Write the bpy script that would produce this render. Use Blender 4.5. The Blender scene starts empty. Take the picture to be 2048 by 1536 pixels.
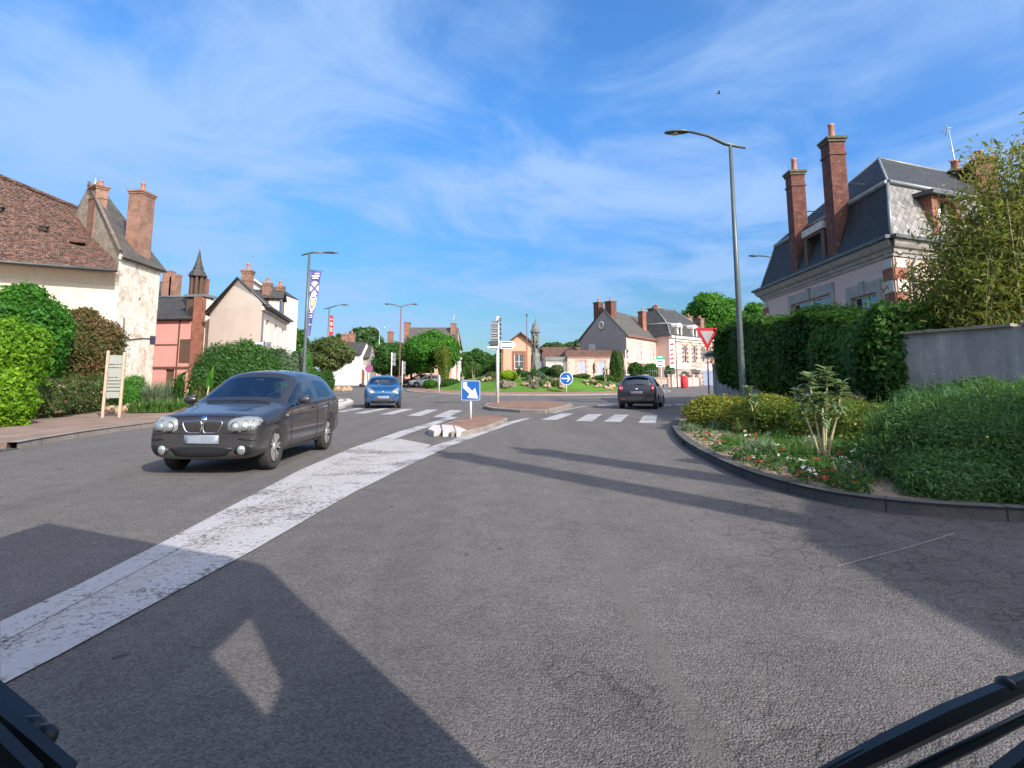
import bpy, bmesh, math, random
import numpy as np
from math import sin, cos, tan, pi, radians, sqrt, atan2, hypot
from mathutils import Vector, Matrix, noise
from mathutils.bvhtree import BVHTree

random.seed(7)
RNG = np.random.default_rng(11)
SC = bpy.context.scene
COL = SC.collection

# ------------------------------------------------------------------ camera
H, F, PITCH = 1.25, 1150.0, radians(7.5)
PY0 = 760 - F * tan(PITCH)
cd = bpy.data.cameras.new('dashcam'); cam = bpy.data.objects.new('dashcam', cd); COL.objects.link(cam)
cam.location = (0, 0, H); cam.rotation_euler = (pi / 2 + PITCH, 0, 0)
cd.sensor_width = 36; cd.lens = 36 * F / 2048; cd.shift_y = -(768 - PY0) / 2048
cd.clip_start = 0.05; cd.clip_end = 3000
SC.camera = cam

# ------------------------------------------------------------------ light
SUN_EL, SUN_AZ = radians(33), radians(38)            # sun behind the camera, to the right
TO_SUN = Vector((sin(SUN_AZ) * cos(SUN_EL), -cos(SUN_AZ) * cos(SUN_EL), sin(SUN_EL)))
sl = bpy.data.lights.new('sun', 'SUN'); so = bpy.data.objects.new('sun', sl); COL.objects.link(so)
sl.energy = 3.5; sl.angle = radians(0.5); sl.color = (1.0, 0.93, 0.83)
so.rotation_euler = TO_SUN.to_track_quat('Z', 'Y').to_euler(); so.location = (20, -30, 40)
SC.view_settings.view_transform = 'Standard'; SC.view_settings.look = 'None'
SC.view_settings.exposure = 0.95; SC.view_settings.gamma = 1.0; SC.view_settings.use_curve_mapping = False
SC.cycles.max_bounces = 8; SC.cycles.transparent_max_bounces = 24; SC.cycles.caustics_reflective = False
SC.cycles.caustics_refractive = False; SC.cycles.sample_clamp_indirect = 6.0


class NB:
    """node builder"""
    def __init__(s, tree): s.t = tree; s.t.nodes.clear()
    def n(s, typ, ins=None, **at):
        nd = s.t.nodes.new(typ)
        for k, v in at.items(): setattr(nd, k, v)
        for k, v in (ins or {}).items():
            sk = nd.inputs[k]
            if isinstance(v, bpy.types.NodeSocket): s.t.links.new(v, sk)
            elif isinstance(v, bpy.types.Node): s.t.links.new(v.outputs[0], sk)
            else:
                if sk.type == 'RGBA' and len(v) == 3: v = (*v, 1)
                sk.default_value = v
        return nd
    def math(s, op, a, b=0.0, c=None, clamp=False):
        ins = {0: a, 1: b}
        if c is not None: ins[2] = c
        return s.n('ShaderNodeMath', ins, operation=op, use_clamp=clamp).outputs[0]
    def mix(s, f, a, b, blend='MIX'):
        return s.n('ShaderNodeMix', {0: f, 6: a, 7: b}, data_type='RGBA', blend_type=blend).outputs[2]
    def ramp(s, f, stops, interp='LINEAR'):
        r = s.n('ShaderNodeValToRGB', {0: f}); cr = r.color_ramp; cr.interpolation = interp
        while len(cr.elements) < len(stops): cr.elements.new(0.5)
        for e, (p, c) in zip(cr.elements, stops):
            e.position = p; e.color = (*c, 1) if len(c) == 3 else c
        return r.outputs[0]
    def noise(s, vec, scale, detail=4, rough=0.55, dist=0.0):
        return s.n('ShaderNodeTexNoise', {'Vector': vec, 'Scale': scale, 'Detail': detail, 'Roughness': rough, 'Distortion': dist})
    def scaled(s, vec, sc):
        return s.n('ShaderNodeMapping', {'Vector': vec, 'Scale': sc}).outputs[0]

# ------------------------------------------------------------------ sky
W = bpy.data.worlds.new('World'); SC.world = W; W.use_nodes = True
b = NB(W.node_tree)
tc = b.n('ShaderNodeTexCoord')
sky = b.n('ShaderNodeTexSky', sky_type='NISHITA', sun_disc=False, sun_elevation=SUN_EL, sun_rotation=atan2(TO_SUN.x, TO_SUN.y),
          air_density=1.15, dust_density=0.35, ozone_density=2.2)
skyc = b.n('ShaderNodeHueSaturation', {'Hue': 0.5, 'Saturation': 1.13, 'Value': 1.0, 'Color': sky.outputs[0]}).outputs[0]
sep = b.n('ShaderNodeSeparateXYZ', {0: tc.outputs['Generated']})
air = b.ramp(sep.outputs[2], [(0.0, (.18, .28, .37)), (.14, (.25, .39, .51)), (.30, (.31, .56, .84)), (.45, (.42, .71, .97)), (1.0, (.47, .74, .99))])
skyc = b.n('ShaderNodeVectorMath', {0: b.mix(1.0, skyc, air, 'MULTIPLY'), 3: 1.25}, operation='SCALE').outputs[0]
zz = b.math('ADD', b.math('MAXIMUM', sep.outputs[2], 0.0), 0.10)
pl = b.n('ShaderNodeCombineXYZ', {0: b.math('DIVIDE', sep.outputs[0], zz), 1: b.math('DIVIDE', sep.outputs[1], zz), 2: 0.37}).outputs[0]
rot = b.n('ShaderNodeMapping', {'Vector': pl, 'Rotation': (0, 0, radians(35)), 'Location': (2.3, 0.4, 0)}).outputs[0]
c1 = b.noise(b.scaled(rot, (0.72, 1.05, 1)), 0.66, 6, 0.52, 0.7)
c2 = b.noise(b.scaled(rot, (0.9, 0.7, 1)), 1.9, 6, 0.58, 0.8)
c3 = b.noise(pl, 0.33, 3, 0.5, 0.3)
ce = b.math('ADD', b.math('MULTIPLY', c1.outputs[0], 0.60), b.math('MULTIPLY', c2.outputs[0], 0.40))
ce = b.math('ADD', ce, b.math('MULTIPLY', b.math('SUBTRACT', c3.outputs[0], 0.5), 0.55))
cm = b.n('ShaderNodeMapRange', {0: ce, 1: 0.40, 2: 0.59, 3: 0.0, 4: 1.0}, interpolation_type='SMOOTHSTEP').outputs[0]
dot = b.n('ShaderNodeVectorMath', {0: tc.outputs['Generated'], 1: tuple(TO_SUN)}, operation='DOT_PRODUCT').outputs['Value']
halo = b.math('POWER', b.math('MAXIMUM', b.math('MULTIPLY_ADD', dot, 0.5, 0.5), 0.0), 7.0)      # wide unseen glow round the sun, added to lift the shaded areas
lowf = b.n('ShaderNodeMapRange', {0: sep.outputs[2], 1: 0.0, 2: 0.30, 3: 0.55, 4: 1.0}).outputs[0]
cm = b.math('MULTIPLY', b.math('MULTIPLY', cm, lowf), 0.95)
skyc = b.mix(cm, skyc, (1.95, 3.05, 4.95))
skyc = b.mix(1.0, skyc, b.n('ShaderNodeVectorMath', {0: (17.0, 15.5, 13.6), 3: halo}, operation='SCALE').outputs[0], 'ADD')
bg = b.n('ShaderNodeBackground', {0: skyc, 1: 0.105})
b.n('ShaderNodeOutputWorld', {0: bg.outputs[0]})


# ------------------------------------------------------------------ measuring the photograph: pixel (2048 x 1536) -> place
def ray(px, py):
    u = (px - 1024) / F; v = (PY0 - py) / F
    return Vector((u, cos(PITCH) - v * sin(PITCH), sin(PITCH) + v * cos(PITCH)))
def G(px, py, z=0.0):
    r = ray(px, py); t = (z - H) / r.z
    return Vector((r.x * t, r.y * t, z))
def A(px, py, d):
    r = ray(px, py); t = d / r.y
    return Vector((r.x * t, d, H + r.z * t))
def T(y): return min(max(0.0, y - 42.0), 90.0) * 0.018      # the street climbs gently beyond the crossing

# ------------------------------------------------------------------ mesh builder
def uvframe(n):
    u = Vector((0, 0, 1)).cross(n)
    u = Vector((1, 0, 0)) if u.length < 0.08 else u.normalized()
    return u, n.cross(u).normalized()

_ico = {}
def ico(sub):
    if sub not in _ico:
        bm = bmesh.new(); bmesh.ops.create_icosphere(bm, subdivisions=sub, radius=1)
        bm.verts.ensure_lookup_table()
        _ico[sub] = ([v.co.copy() for v in bm.verts], [tuple(v.index for v in f.verts) for f in bm.faces]); bm.free()
    return _ico[sub]

class MB:
    def __init__(s, M=None): s.v = []; s.f = []; s.m = []; s.s = []; s.M = M or Matrix()
    def add(s, vs, fs, mi=0, sm=False):
        o = len(s.v); s.v += [s.M @ Vector(p) for p in vs]
        for f in fs: s.f.append(tuple(o + i for i in f)); s.m.append(mi); s.s.append(sm)
        return s
    def box(s, x0, x1, y0, y1, z0, z1, mi=0):
        return s.add([(x0, y0, z0), (x1, y0, z0), (x1, y1, z0), (x0, y1, z0), (x0, y0, z1), (x1, y0, z1), (x1, y1, z1), (x0, y1, z1)],
                     [(3, 2, 1, 0), (4, 5, 6, 7), (0, 1, 5, 4), (1, 2, 6, 5), (2, 3, 7, 6), (3, 0, 4, 7)], mi)
    def cbox(s, x, y, z, sx, sy, sz, mi=0): return s.box(x - sx / 2, x + sx / 2, y - sy / 2, y + sy / 2, z, z + sz, mi)
    def prism(s, poly, z0, z1, mi=0, side=None):
        """poly of (x,y[,z offset]); upright prism"""
        n = len(poly); P = [(p[0], p[1], p[2] if len(p) > 2 else 0.0) for p in poly]
        vs = [(x, y, z0 + z) for x, y, z in P] + [(x, y, z1 + z) for x, y, z in P]
        s.add(vs, [tuple(range(n, 2 * n)), tuple(range(n - 1, -1, -1))], mi)
        return s.add(vs, [(i, (i + 1) % n, n + (i + 1) % n, n + i) for i in range(n)], mi if side is None else side)
    def extr(s, poly, y0, y1, mi=0, side=None):
        """poly of (x,z), pushed along y"""
        n = len(poly); vs = [(x, y0, z) for x, z in poly] + [(x, y1, z) for x, z in poly]
        s.add(vs, [tuple(range(n)), tuple(range(2 * n - 1, n - 1, -1))], mi)
        return s.add(vs, [(i, n + i, n + (i + 1) % n, (i + 1) % n) for i in range(n)], mi if side is None else side)
    def poly(s, pts, mi=0): return s.add(pts, [tuple(range(len(pts)))], mi)
    def slab(s, pts, t, mi=0):
        """a polygon in space given a thickness t along its own normal (downwards)"""
        P = [Vector(p) for p in pts]; n = (P[1] - P[0]).cross(P[-1] - P[0]).normalized(); k = len(P)
        if n.z < 0: n = -n
        vs = P + [p - n * t for p in P]
        return s.add(vs, [tuple(range(k)), tuple(range(2 * k - 1, k - 1, -1))] + [(i, k + i, k + (i + 1) % k, (i + 1) % k) for i in range(k)], mi)
    def tube(s, pts, rad, n=8, mi=0, cap=True, sm=True):
        P = [Vector(p) for p in pts]; k = len(P)
        R = rad if isinstance(rad, (list, tuple)) else [rad] * k
        vs = []; up = None
        for i, p in enumerate(P):
            d = (P[min(i + 1, k - 1)] - P[max(i - 1, 0)]).normalized()
            if up is None or abs(up.dot(d)) > 0.95: up = Vector((0, 0, 1)) if abs(d.z) < 0.9 else Vector((0, 1, 0))
            a = d.cross(up).normalized(); c = a.cross(d).normalized(); up = c
            vs += [p + (a * cos(2 * pi * j / n) + c * sin(2 * pi * j / n)) * R[i] for j in range(n)]
        fs = [(i * n + j, i * n + (j + 1) % n, (i + 1) * n + (j + 1) % n, (i + 1) * n + j) for i in range(k - 1) for j in range(n)]
        s.add(vs, fs, mi, sm)
        if cap: s.add(vs[:n], [tuple(range(n - 1, -1, -1))], mi); s.add(vs[-n:], [tuple(range(n))], mi)
        return s
    def lathe(s, prof, c=(0, 0, 0), n=16, mi=0, axis='Z', sm=True, a0=0.0, cap=True):
        k = len(prof); vs = []
        for r, z in prof:
            for j in range(n):
                a = a0 + 2 * pi * j / n
                if axis == 'Z': vs.append((c[0] + r * cos(a), c[1] + r * sin(a), c[2] + z))
                elif axis == 'X': vs.append((c[0] + z, c[1] + r * cos(a), c[2] + r * sin(a)))
                else: vs.append((c[0] + r * cos(a), c[1] + z, c[2] + r * sin(a)))
        fs = [(i * n + j, i * n + (j + 1) % n, (i + 1) * n + (j + 1) % n, (i + 1) * n + j) for i in range(k - 1) for j in range(n)]
        s.add(vs, fs, mi, sm)
        if cap and prof[0][0] > 1e-4: s.add(vs[:n], [tuple(range(n))], mi)
        if cap and prof[-1][0] > 1e-4: s.add(vs[-n:], [tuple(range(n))], mi)
        return s
    def blob(s, c, r, amp=0.18, fr=1.5, sub=2, mi=0, sm=True, seed=0.0):
        V, Fc = ico(sub); vs = []
        for p in V:
            k = 1 + amp * noise.noise(p * fr + Vector((seed, seed * 1.7, seed * 0.3)))
            vs.append((c[0] + p.x * r[0] * k, c[1] + p.y * r[1] * k, c[2] + p.z * r[2] * k))
        return s.add(vs, Fc, mi, sm)
    def build(s, name, mats, parent=None, org=(0, 0, 0)):
        me = bpy.data.meshes.new(name); o3 = Vector(org)
        me.from_pydata([v - o3 for v in s.v], [], s.f)
        for m in (mats if isinstance(mats, (list, tuple)) else [mats]): me.materials.append(m)
        me.polygons.foreach_set('material_index', s.m); me.polygons.foreach_set('use_smooth', s.s)
        bm = bmesh.new(); bm.from_mesh(me)
        bmesh.ops.remove_doubles(bm, verts=bm.verts, dist=1e-5)
        bmesh.ops.recalc_face_normals(bm, faces=bm.faces)
        uv = bm.loops.layers.uv.new('UVMap')
        for f in bm.faces:
            u, w = uvframe(f.normal)
            for l in f.loops: l[uv].uv = (l.vert.co.dot(u), l.vert.co.dot(w))
        bm.to_mesh(me); bm.free()
        o = bpy.data.objects.new(name, me); COL.objects.link(o)
        if parent: o.parent = parent
        return o

def tag(o, label=None, cat=None, group=None, kind=None):
    if label: o['label'] = label
    if cat: o['category'] = cat
    if group: o['group'] = group
    if kind: o['kind'] = kind
    return o
def thing(name, label, cat, loc=(0, 0, 0), rz=0.0, group=None):
    o = bpy.data.objects.new(name, None); COL.objects.link(o); o.empty_display_size = 0.2
    o.location = loc; o.rotation_euler = (0, 0, rz)
    return tag(o, label, cat, group)
def part(th, name, mb, mats, parent=None, label=None, world=False):
    o = mb.build(name, mats, parent or th, th.location if world else (0, 0, 0))
    if label: o['label'] = label
    return o
def solo(name, mb, mats, label, cat, loc=(0, 0, 0), group=None, world=True):
    o = mb.build(name, mats, None, loc if world else (0, 0, 0)); o.location = loc
    return tag(o, label, cat, group)
def struct(name, mb, mats): return tag(mb.build(name, mats), kind='structure')
def stuff(o): o['kind'] = 'stuff'; return o
def copy_tree(o, parent=None):
    c = o.copy(); COL.objects.link(c); c.parent = parent
    for ch in list(o.children): copy_tree(ch, c)
    return c
def placed(o, loc, rz=0.0, label=None, scale=None):
    o.location = loc; o.rotation_euler = (0, 0, rz)
    if scale: o.scale = (scale,) * 3 if not isinstance(scale, tuple) else scale
    if label: o['label'] = label
    return o
def rotz(a): return Matrix.Rotation(a, 4, 'Z')
def frame2(P, Q, z=0.0):
    """x along P->Q, y to the outside (right of travel), z up; origin at P"""
    d = Vector((Q[0] - P[0], Q[1] - P[1], 0)); L = d.length; d.normalize(); n = Vector((d.y, -d.x, 0))
    M = Matrix(((d.x, n.x, 0, P[0]), (d.y, n.y, 0, P[1]), (0, 0, 1, z), (0, 0, 0, 1)))
    return M, L

# ------------------------------------------------------------------ materials
MATS = {}
def new(name):
    m = bpy.data.materials.new(name); m.use_nodes = True; MATS[name] = m
    return m, NB(m.node_tree)
def out(b, sh): b.n('ShaderNodeOutputMaterial', {0: sh})
def bsdf(b, col, rough=0.6, **k):
    return b.n('ShaderNodeBsdfPrincipled', {'Base Color': col, 'Roughness': rough, **{a.replace('_', ' '): v for a, v in k.items()}})
def plain(name, col, rough=0.7, var=0.18, scale=2.5, bump=0.0, bscale=40, metal=0.0, spec=0.4, coat=0.0, dirt=None):
    m, b = new(name); co = b.n('ShaderNodeTexCoord').outputs['Object']
    nz = b.noise(co, scale, 6, 0.6).outputs[0]
    f = b.n('ShaderNodeMapRange', {0: nz, 1: 0.3, 2: 0.7, 3: 1 - var, 4: 1 + var}).outputs[0]
    c = b.n('ShaderNodeVectorMath', {0: (*col,)[:3], 3: f}, operation='SCALE').outputs[0]
    if dirt:
        d = b.noise(b.scaled(co, (1, 1, 0.35)), scale * 2.3, 7, 0.68).outputs[0]
        c = b.mix(b.n('ShaderNodeMapRange', {0: d, 1: 0.5, 2: 0.75, 3: 0.0, 4: dirt[1]}).outputs[0], c, dirt[0])
    p = bsdf(b, c, rough, Metallic=metal, Specular_IOR_Level=spec, Coat_Weight=coat)
    if bump: b.t.links.new(b.n('ShaderNodeBump', {'Strength': bump, 'Distance': 0.02, 'Height': b.noise(co, bscale, 5, 0.6).outputs[0]}).outputs[0], p.inputs['Normal'])
    out(b, p.outputs[0]); return m
def bricky(name, c1, c2, mortar, bw=0.22, bh=0.07, ms=0.012, rough=0.85, bump=0.35, var=0.3, off=0.5, dirt=None, scale=1.0, rotuv=0.0):
    m, b = new(name); uv = b.n('ShaderNodeTexCoord').outputs['UV']
    if rotuv: uv = b.n('ShaderNodeMapping', {'Vector': uv, 'Rotation': (0, 0, rotuv)}).outputs[0]
    br = b.n('ShaderNodeTexBrick', {'Vector': uv, 'Color1': c1, 'Color2': c2, 'Mortar': mortar, 'Scale': 1.0, 'Mortar Size': ms, 'Mortar Smooth': 0.2,
                                    'Bias': 0.0, 'Brick Width': bw, 'Row Height': bh}, offset=off)
    nz = b.noise(uv, 1.3 * scale, 6, 0.65).outputs[0]
    f = b.n('ShaderNodeMapRange', {0: nz, 1: 0.3, 2: 0.7, 3: 1 - var, 4: 1 + var}).outputs[0]
    c = b.n('ShaderNodeVectorMath', {0: br.outputs[0], 3: f}, operation='SCALE').outputs[0]
    if dirt:
        d = b.noise(uv, 3.7 * scale, 8, 0.7).outputs[0]
        c = b.mix(b.n('ShaderNodeMapRange', {0: d, 1: 0.48, 2: 0.72, 3: 0.0, 4: dirt[1]}).outputs[0], c, dirt[0])
    p = bsdf(b, c, rough, Specular_IOR_Level=0.3)
    b.t.links.new(b.n('ShaderNodeBump', {'Strength': bump, 'Distance': 0.02, 'Height': b.math('SUBTRACT', nz, br.outputs[1])}).outputs[0], p.inputs['Normal'])
    out(b, p.outputs[0]); return m
def plaster(name, col, stain, amount=0.5, rough=0.9, patch=None, streak=0.6):
    m, b = new(name); co = b.n('ShaderNodeTexCoord').outputs['Object']
    n1 = b.noise(co, 0.55, 7, 0.62, 0.4).outputs[0]
    n2 = b.noise(b.scaled(co, (3.0, 3.0, 0.28)), 1.1, 6, 0.66).outputs[0]
    n3 = b.noise(co, 9.0, 5, 0.7).outputs[0]
    k = b.math('ADD', b.math('MULTIPLY', n1, 0.6), b.math('ADD', b.math('MULTIPLY', n2, streak * 0.6), b.math('MULTIPLY', n3, 0.25)))
    f = b.n('ShaderNodeMapRange', {0: k, 1: 0.58, 2: 0.86, 3: 0.0, 4: amount}).outputs[0]
    c = b.mix(f, col, stain)
    if patch:
        n4 = b.noise(co, 1.6, 9, 0.72, 0.8).outputs[0]
        c = b.mix(b.n('ShaderNodeMapRange', {0: n4, 1: 0.50, 2: 0.67, 3: 0.0, 4: patch[1]}).outputs[0], c, patch[0])
        n5 = b.noise(co, 5.0, 4, 0.8).outputs[0]
        c = b.mix(b.n('ShaderNodeMapRange', {0: n5, 1: 0.68, 2: 0.72, 3: 0.0, 4: 0.7}).outputs[0], c, [x * 0.5 for x in patch[0]])
    p = bsdf(b, c, rough, Specular_IOR_Level=0.2)
    b.t.links.new(b.n('ShaderNodeBump', {'Strength': 0.25, 'Distance': 0.03, 'Height': b.noise(co, 14, 6, 0.7).outputs[0]}).outputs[0], p.inputs['Normal'])
    out(b, p.outputs[0]); return m
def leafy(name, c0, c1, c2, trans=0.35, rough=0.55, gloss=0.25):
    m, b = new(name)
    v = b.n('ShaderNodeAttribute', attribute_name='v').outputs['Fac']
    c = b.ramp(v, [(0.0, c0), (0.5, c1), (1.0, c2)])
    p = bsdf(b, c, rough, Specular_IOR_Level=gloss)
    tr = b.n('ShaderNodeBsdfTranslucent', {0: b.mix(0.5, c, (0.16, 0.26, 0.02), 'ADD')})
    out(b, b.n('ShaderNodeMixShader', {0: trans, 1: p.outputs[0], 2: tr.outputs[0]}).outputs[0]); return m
def glassy(name, tint=(0.55, 0.62, 0.6), refl=0.9, rough=0.02, base=0.12):
    m, b = new(name)
    fr = b.n('ShaderNodeFresnel', {0: 1.5}).outputs[0]
    f = b.math('ADD', b.math('MULTIPLY', fr, refl), base, clamp=True)
    out(b, b.n('ShaderNodeMixShader', {0: f, 1: b.n('ShaderNodeBsdfTransparent', {0: tint}).outputs[0],
                                      2: b.n('ShaderNodeBsdfGlossy', {0: (0.9, 0.93, 0.95), 1: rough}).outputs[0]}).outputs[0]); return m
def carpaint(name, col, metal=0.55, rough=0.38):
    m, b = new(name); co = b.n('ShaderNodeTexCoord').outputs['Object']
    fl = b.n('ShaderNodeTexVoronoi', {'Vector': co, 'Scale': 900}).outputs['Color']
    k = b.n('ShaderNodeMapRange', {0: fl, 3: 0.8, 4: 1.2}).outputs[0]
    d = b.noise(b.scaled(co, (1, 1, 2.2)), 2.0, 5, 0.6).outputs[0]
    zz = b.n('ShaderNodeSeparateXYZ', {0: co}).outputs[2]
    low = b.n('ShaderNodeMapRange', {0: b.math('SUBTRACT', b.math('MULTIPLY', d, 0.5), zz), 1: -0.45, 2: 0.05, 3: 0.0, 4: 0.45}).outputs[0]
    c = b.n('ShaderNodeVectorMath', {0: col, 3: k}, operation='SCALE').outputs[0]
    c = b.mix(low, c, (0.12, 0.11, 0.10))                      # road dust on the sills
    r = b.n('ShaderNodeMapRange', {0: d, 1: 0.3, 2: 0.7, 3: rough - 0.06, 4: rough + 0.08}).outputs[0]
    p = bsdf(b, c, r, Metallic=metal, Coat_Weight=0.85, Coat_Roughness=0.06)
    out(b, p.outputs[0]); return m

def asphalt_nodes(b, co, base, warm, dark, agg=105.0, contrast=0.62):
    n0 = b.noise(co, 0.22, 6, 0.6).outputs[0]
    n1 = b.noise(b.scaled(co, (1.5, 0.13, 1)), 0.8, 5, 0.6, 0.4).outputs[0]
    vo = b.n('ShaderNodeTexVoronoi', {'Vector': co, 'Scale': agg, 'Randomness': 1.0})
    fine = b.noise(co, 130, 3, 0.7).outputs[0]
    c = b.mix(b.n('ShaderNodeMapRange', {0: n0, 1: 0.32, 2: 0.68}).outputs[0], base, warm)
    c = b.mix(b.n('ShaderNodeMapRange', {0: n1, 1: 0.45, 2: 0.75, 3: 0.0, 4: 0.75}).outputs[0], c, dark)
    stone = b.n('ShaderNodeSeparateColor', {0: vo.outputs['Color']}).outputs[0]
    k = b.n('ShaderNodeMapRange', {0: stone, 1: 0.0, 2: 1.0, 3: 1 - 0.52 * contrast, 4: 1 + 0.52 * contrast}).outputs[0]
    k2 = b.n('ShaderNodeMapRange', {0: fine, 1: 0.3, 2: 0.7, 3: 1 - 0.45 * contrast, 4: 1 + 0.45 * contrast}).outputs[0]
    c = b.n('ShaderNodeVectorMath', {0: c, 3: b.math('MULTIPLY', k, k2)}, operation='SCALE').outputs[0]
    mid = b.noise(co, 3.2, 7, 0.75).outputs[0]
    c = b.n('ShaderNodeVectorMath', {0: c, 3: b.n('ShaderNodeMapRange', {0: mid, 1: 0.3, 2: 0.7, 3: 0.84, 4: 1.14}).outputs[0]}, operation='SCALE').outputs[0]
    spot = b.noise(co, 7.0, 2, 0.4).outputs[0]
    c = b.mix(b.n('ShaderNodeMapRange', {0: spot, 1: 0.735, 2: 0.76, 3: 0.0, 4: 0.55}).outputs[0], c, (0.02, 0.018, 0.016))
    h = b.math('ADD', b.math('MULTIPLY', vo.outputs['Distance'], -0.9), b.math('MULTIPLY', fine, 0.7))
    return c, h
def asphalt(name, base, warm, dark, **k):
    m, b = new(name); co = b.n('ShaderNodeTexCoord').outputs['Object']
    c, h = asphalt_nodes(b, co, base, warm, dark, **k)
    # smoother rolled joint along the lane and a few thin cracks
    sx = b.n('ShaderNodeSeparateXYZ', {0: co})
    wob = b.math('MULTIPLY', b.math('SUBTRACT', b.noise(co, 0.8, 3).outputs[0], 0.5), 0.18)
    jx = b.math('ABSOLUTE', b.math('SUBTRACT', b.math('ADD', sx.outputs[0], wob), 0.66))
    joint = b.n('ShaderNodeMapRange', {0: jx, 1: 0.035, 2: 0.075, 3: 0.6, 4: 0.0}).outputs[0]
    joint = b.math('MULTIPLY', joint, b.n('ShaderNodeMapRange', {0: sx.outputs[1], 1: 5.5, 2: 8.0, 3: 1.0, 4: 0.0}).outputs[0])
    c = b.mix(joint, c, (0.105, 0.095, 0.088))
    # alligator cracking and coarse open grain where the lane is worn out, near right
    wv = b.n('ShaderNodeVectorMath', {0: co, 1: b.n('ShaderNodeVectorMath', {0: b.noise(co, 3, 5).outputs[1], 3: 0.5}, operation='SCALE').outputs[0]}, operation='ADD').outputs[0]
    vd = b.n('ShaderNodeTexVoronoi', {'Vector': wv, 'Scale': 3.4}, feature='DISTANCE_TO_EDGE').outputs[0]
    vd2 = b.n('ShaderNodeTexVoronoi', {'Vector': wv, 'Scale': 0.55}, feature='DISTANCE_TO_EDGE').outputs[0]
    zone = b.n('ShaderNodeMapRange', {0: b.math('ADD', b.noise(co, 0.55, 3).outputs[0], b.math('MULTIPLY', b.math('SUBTRACT', sx.outputs[0], b.math('MULTIPLY', sx.outputs[1], 0.45)), 0.08)), 1: 0.42, 2: 0.58, 3: 0.0, 4: 1.0}).outputs[0]
    crk = b.math('MULTIPLY', b.n('ShaderNodeMapRange', {0: vd, 1: 0.006, 2: 0.045, 3: 1.0, 4: 0.0}).outputs[0], zone)
    crk = b.math('MAXIMUM', crk, b.n('ShaderNodeMapRange', {0: vd2, 1: 0.001, 2: 0.006, 3: 0.28, 4: 0.0}).outputs[0])
    c = b.mix(b.math('MULTIPLY', crk, 0.48), c, (0.03, 0.027, 0.025))
    h = b.math('SUBTRACT', b.math('MULTIPLY', h, b.math('MULTIPLY_ADD', zone, 1.1, 0.75)), b.math('MULTIPLY', crk, 0.8))
    p = bsdf(b, c, 0.93, Specular_IOR_Level=0.18)
    b.t.links.new(b.n('ShaderNodeBump', {'Strength': 0.75, 'Distance': 0.012, 'Height': b.math('MULTIPLY', h, b.math('SUBTRACT', 1.0, joint))}).outputs[0], p.inputs['Normal'])
    out(b, p.outputs[0]); return m
def roadpaint(name, wear, white=(0.66, 0.65, 0.64), crack=0.0):
    """thermoplastic paint worn through to the asphalt"""
    m, b = new(name); co = b.n('ShaderNodeTexCoord').outputs['Object']
    ca, h = asphalt_nodes(b, co, (0.10, 0.095, 0.09), (0.12, 0.11, 0.10), (0.07, 0.065, 0.062))
    n1 = b.noise(co, 1.1, 6, 0.65).outputs[0]; n2 = b.noise(co, 26, 6, 0.75).outputs[0]
    n0 = b.noise(co, 90, 3, 0.8).outputs[0]
    k = b.math('ADD', b.math('MULTIPLY', n1, 0.42), b.math('ADD', b.math('MULTIPLY', n2, 0.42), b.math('MULTIPLY', n0, 0.26)))
    f = b.n('ShaderNodeMapRange', {0: k, 1: wear, 2: wear + 0.05, 3: 1.0, 4: 0.0}).outputs[0]
    if crack:
        wv = b.n('ShaderNodeVectorMath', {0: co, 1: b.n('ShaderNodeVectorMath', {0: b.noise(co, 5, 4).outputs[1], 3: 0.35}, operation='SCALE').outputs[0]}, operation='ADD').outputs[0]
        vd = b.n('ShaderNodeTexVoronoi', {'Vector': wv, 'Scale': 2.6}, feature='DISTANCE_TO_EDGE').outputs[0]
        f = b.math('MULTIPLY', f, b.n('ShaderNodeMapRange', {0: vd, 1: 0.004, 2: 0.022, 3: 1 - crack, 4: 1.0}).outputs[0])
    w = b.n('ShaderNodeVectorMath', {0: white, 3: b.n('ShaderNodeMapRange', {0: n1, 1: 0.3, 2: 0.7, 3: 0.82, 4: 1.08}).outputs[0]}, operation='SCALE').outputs[0]
    p = bsdf(b, b.mix(f, ca, w), 0.8, Specular_IOR_Level=0.25)
    b.t.links.new(b.n('ShaderNodeBump', {'Strength': 0.5, 'Distance': 0.01, 'Height': b.math('ADD', h, f)}).outputs[0], p.inputs['Normal'])
    out(b, p.outputs[0]); return m
def mottled(name, stops, scale=4.0, fine=60.0, rough=0.95, bump=0.6):
    m, b = new(name); co = b.n('ShaderNodeTexCoord').outputs['Object']
    k = b.math('ADD', b.math('MULTIPLY', b.noise(co, scale, 6, 0.65).outputs[0], 0.55), b.math('MULTIPLY', b.noise(co, fine, 4, 0.7).outputs[0], 0.45))
    c = b.ramp(k, stops)
    p = bsdf(b, c, rough, Specular_IOR_Level=0.2)
    b.t.links.new(b.n('ShaderNodeBump', {'Strength': bump, 'Distance': 0.02, 'Height': b.noise(co, fine, 4, 0.7).outputs[0]}).outputs[0], p.inputs['Normal'])
    out(b, p.outputs[0]); return m

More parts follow.
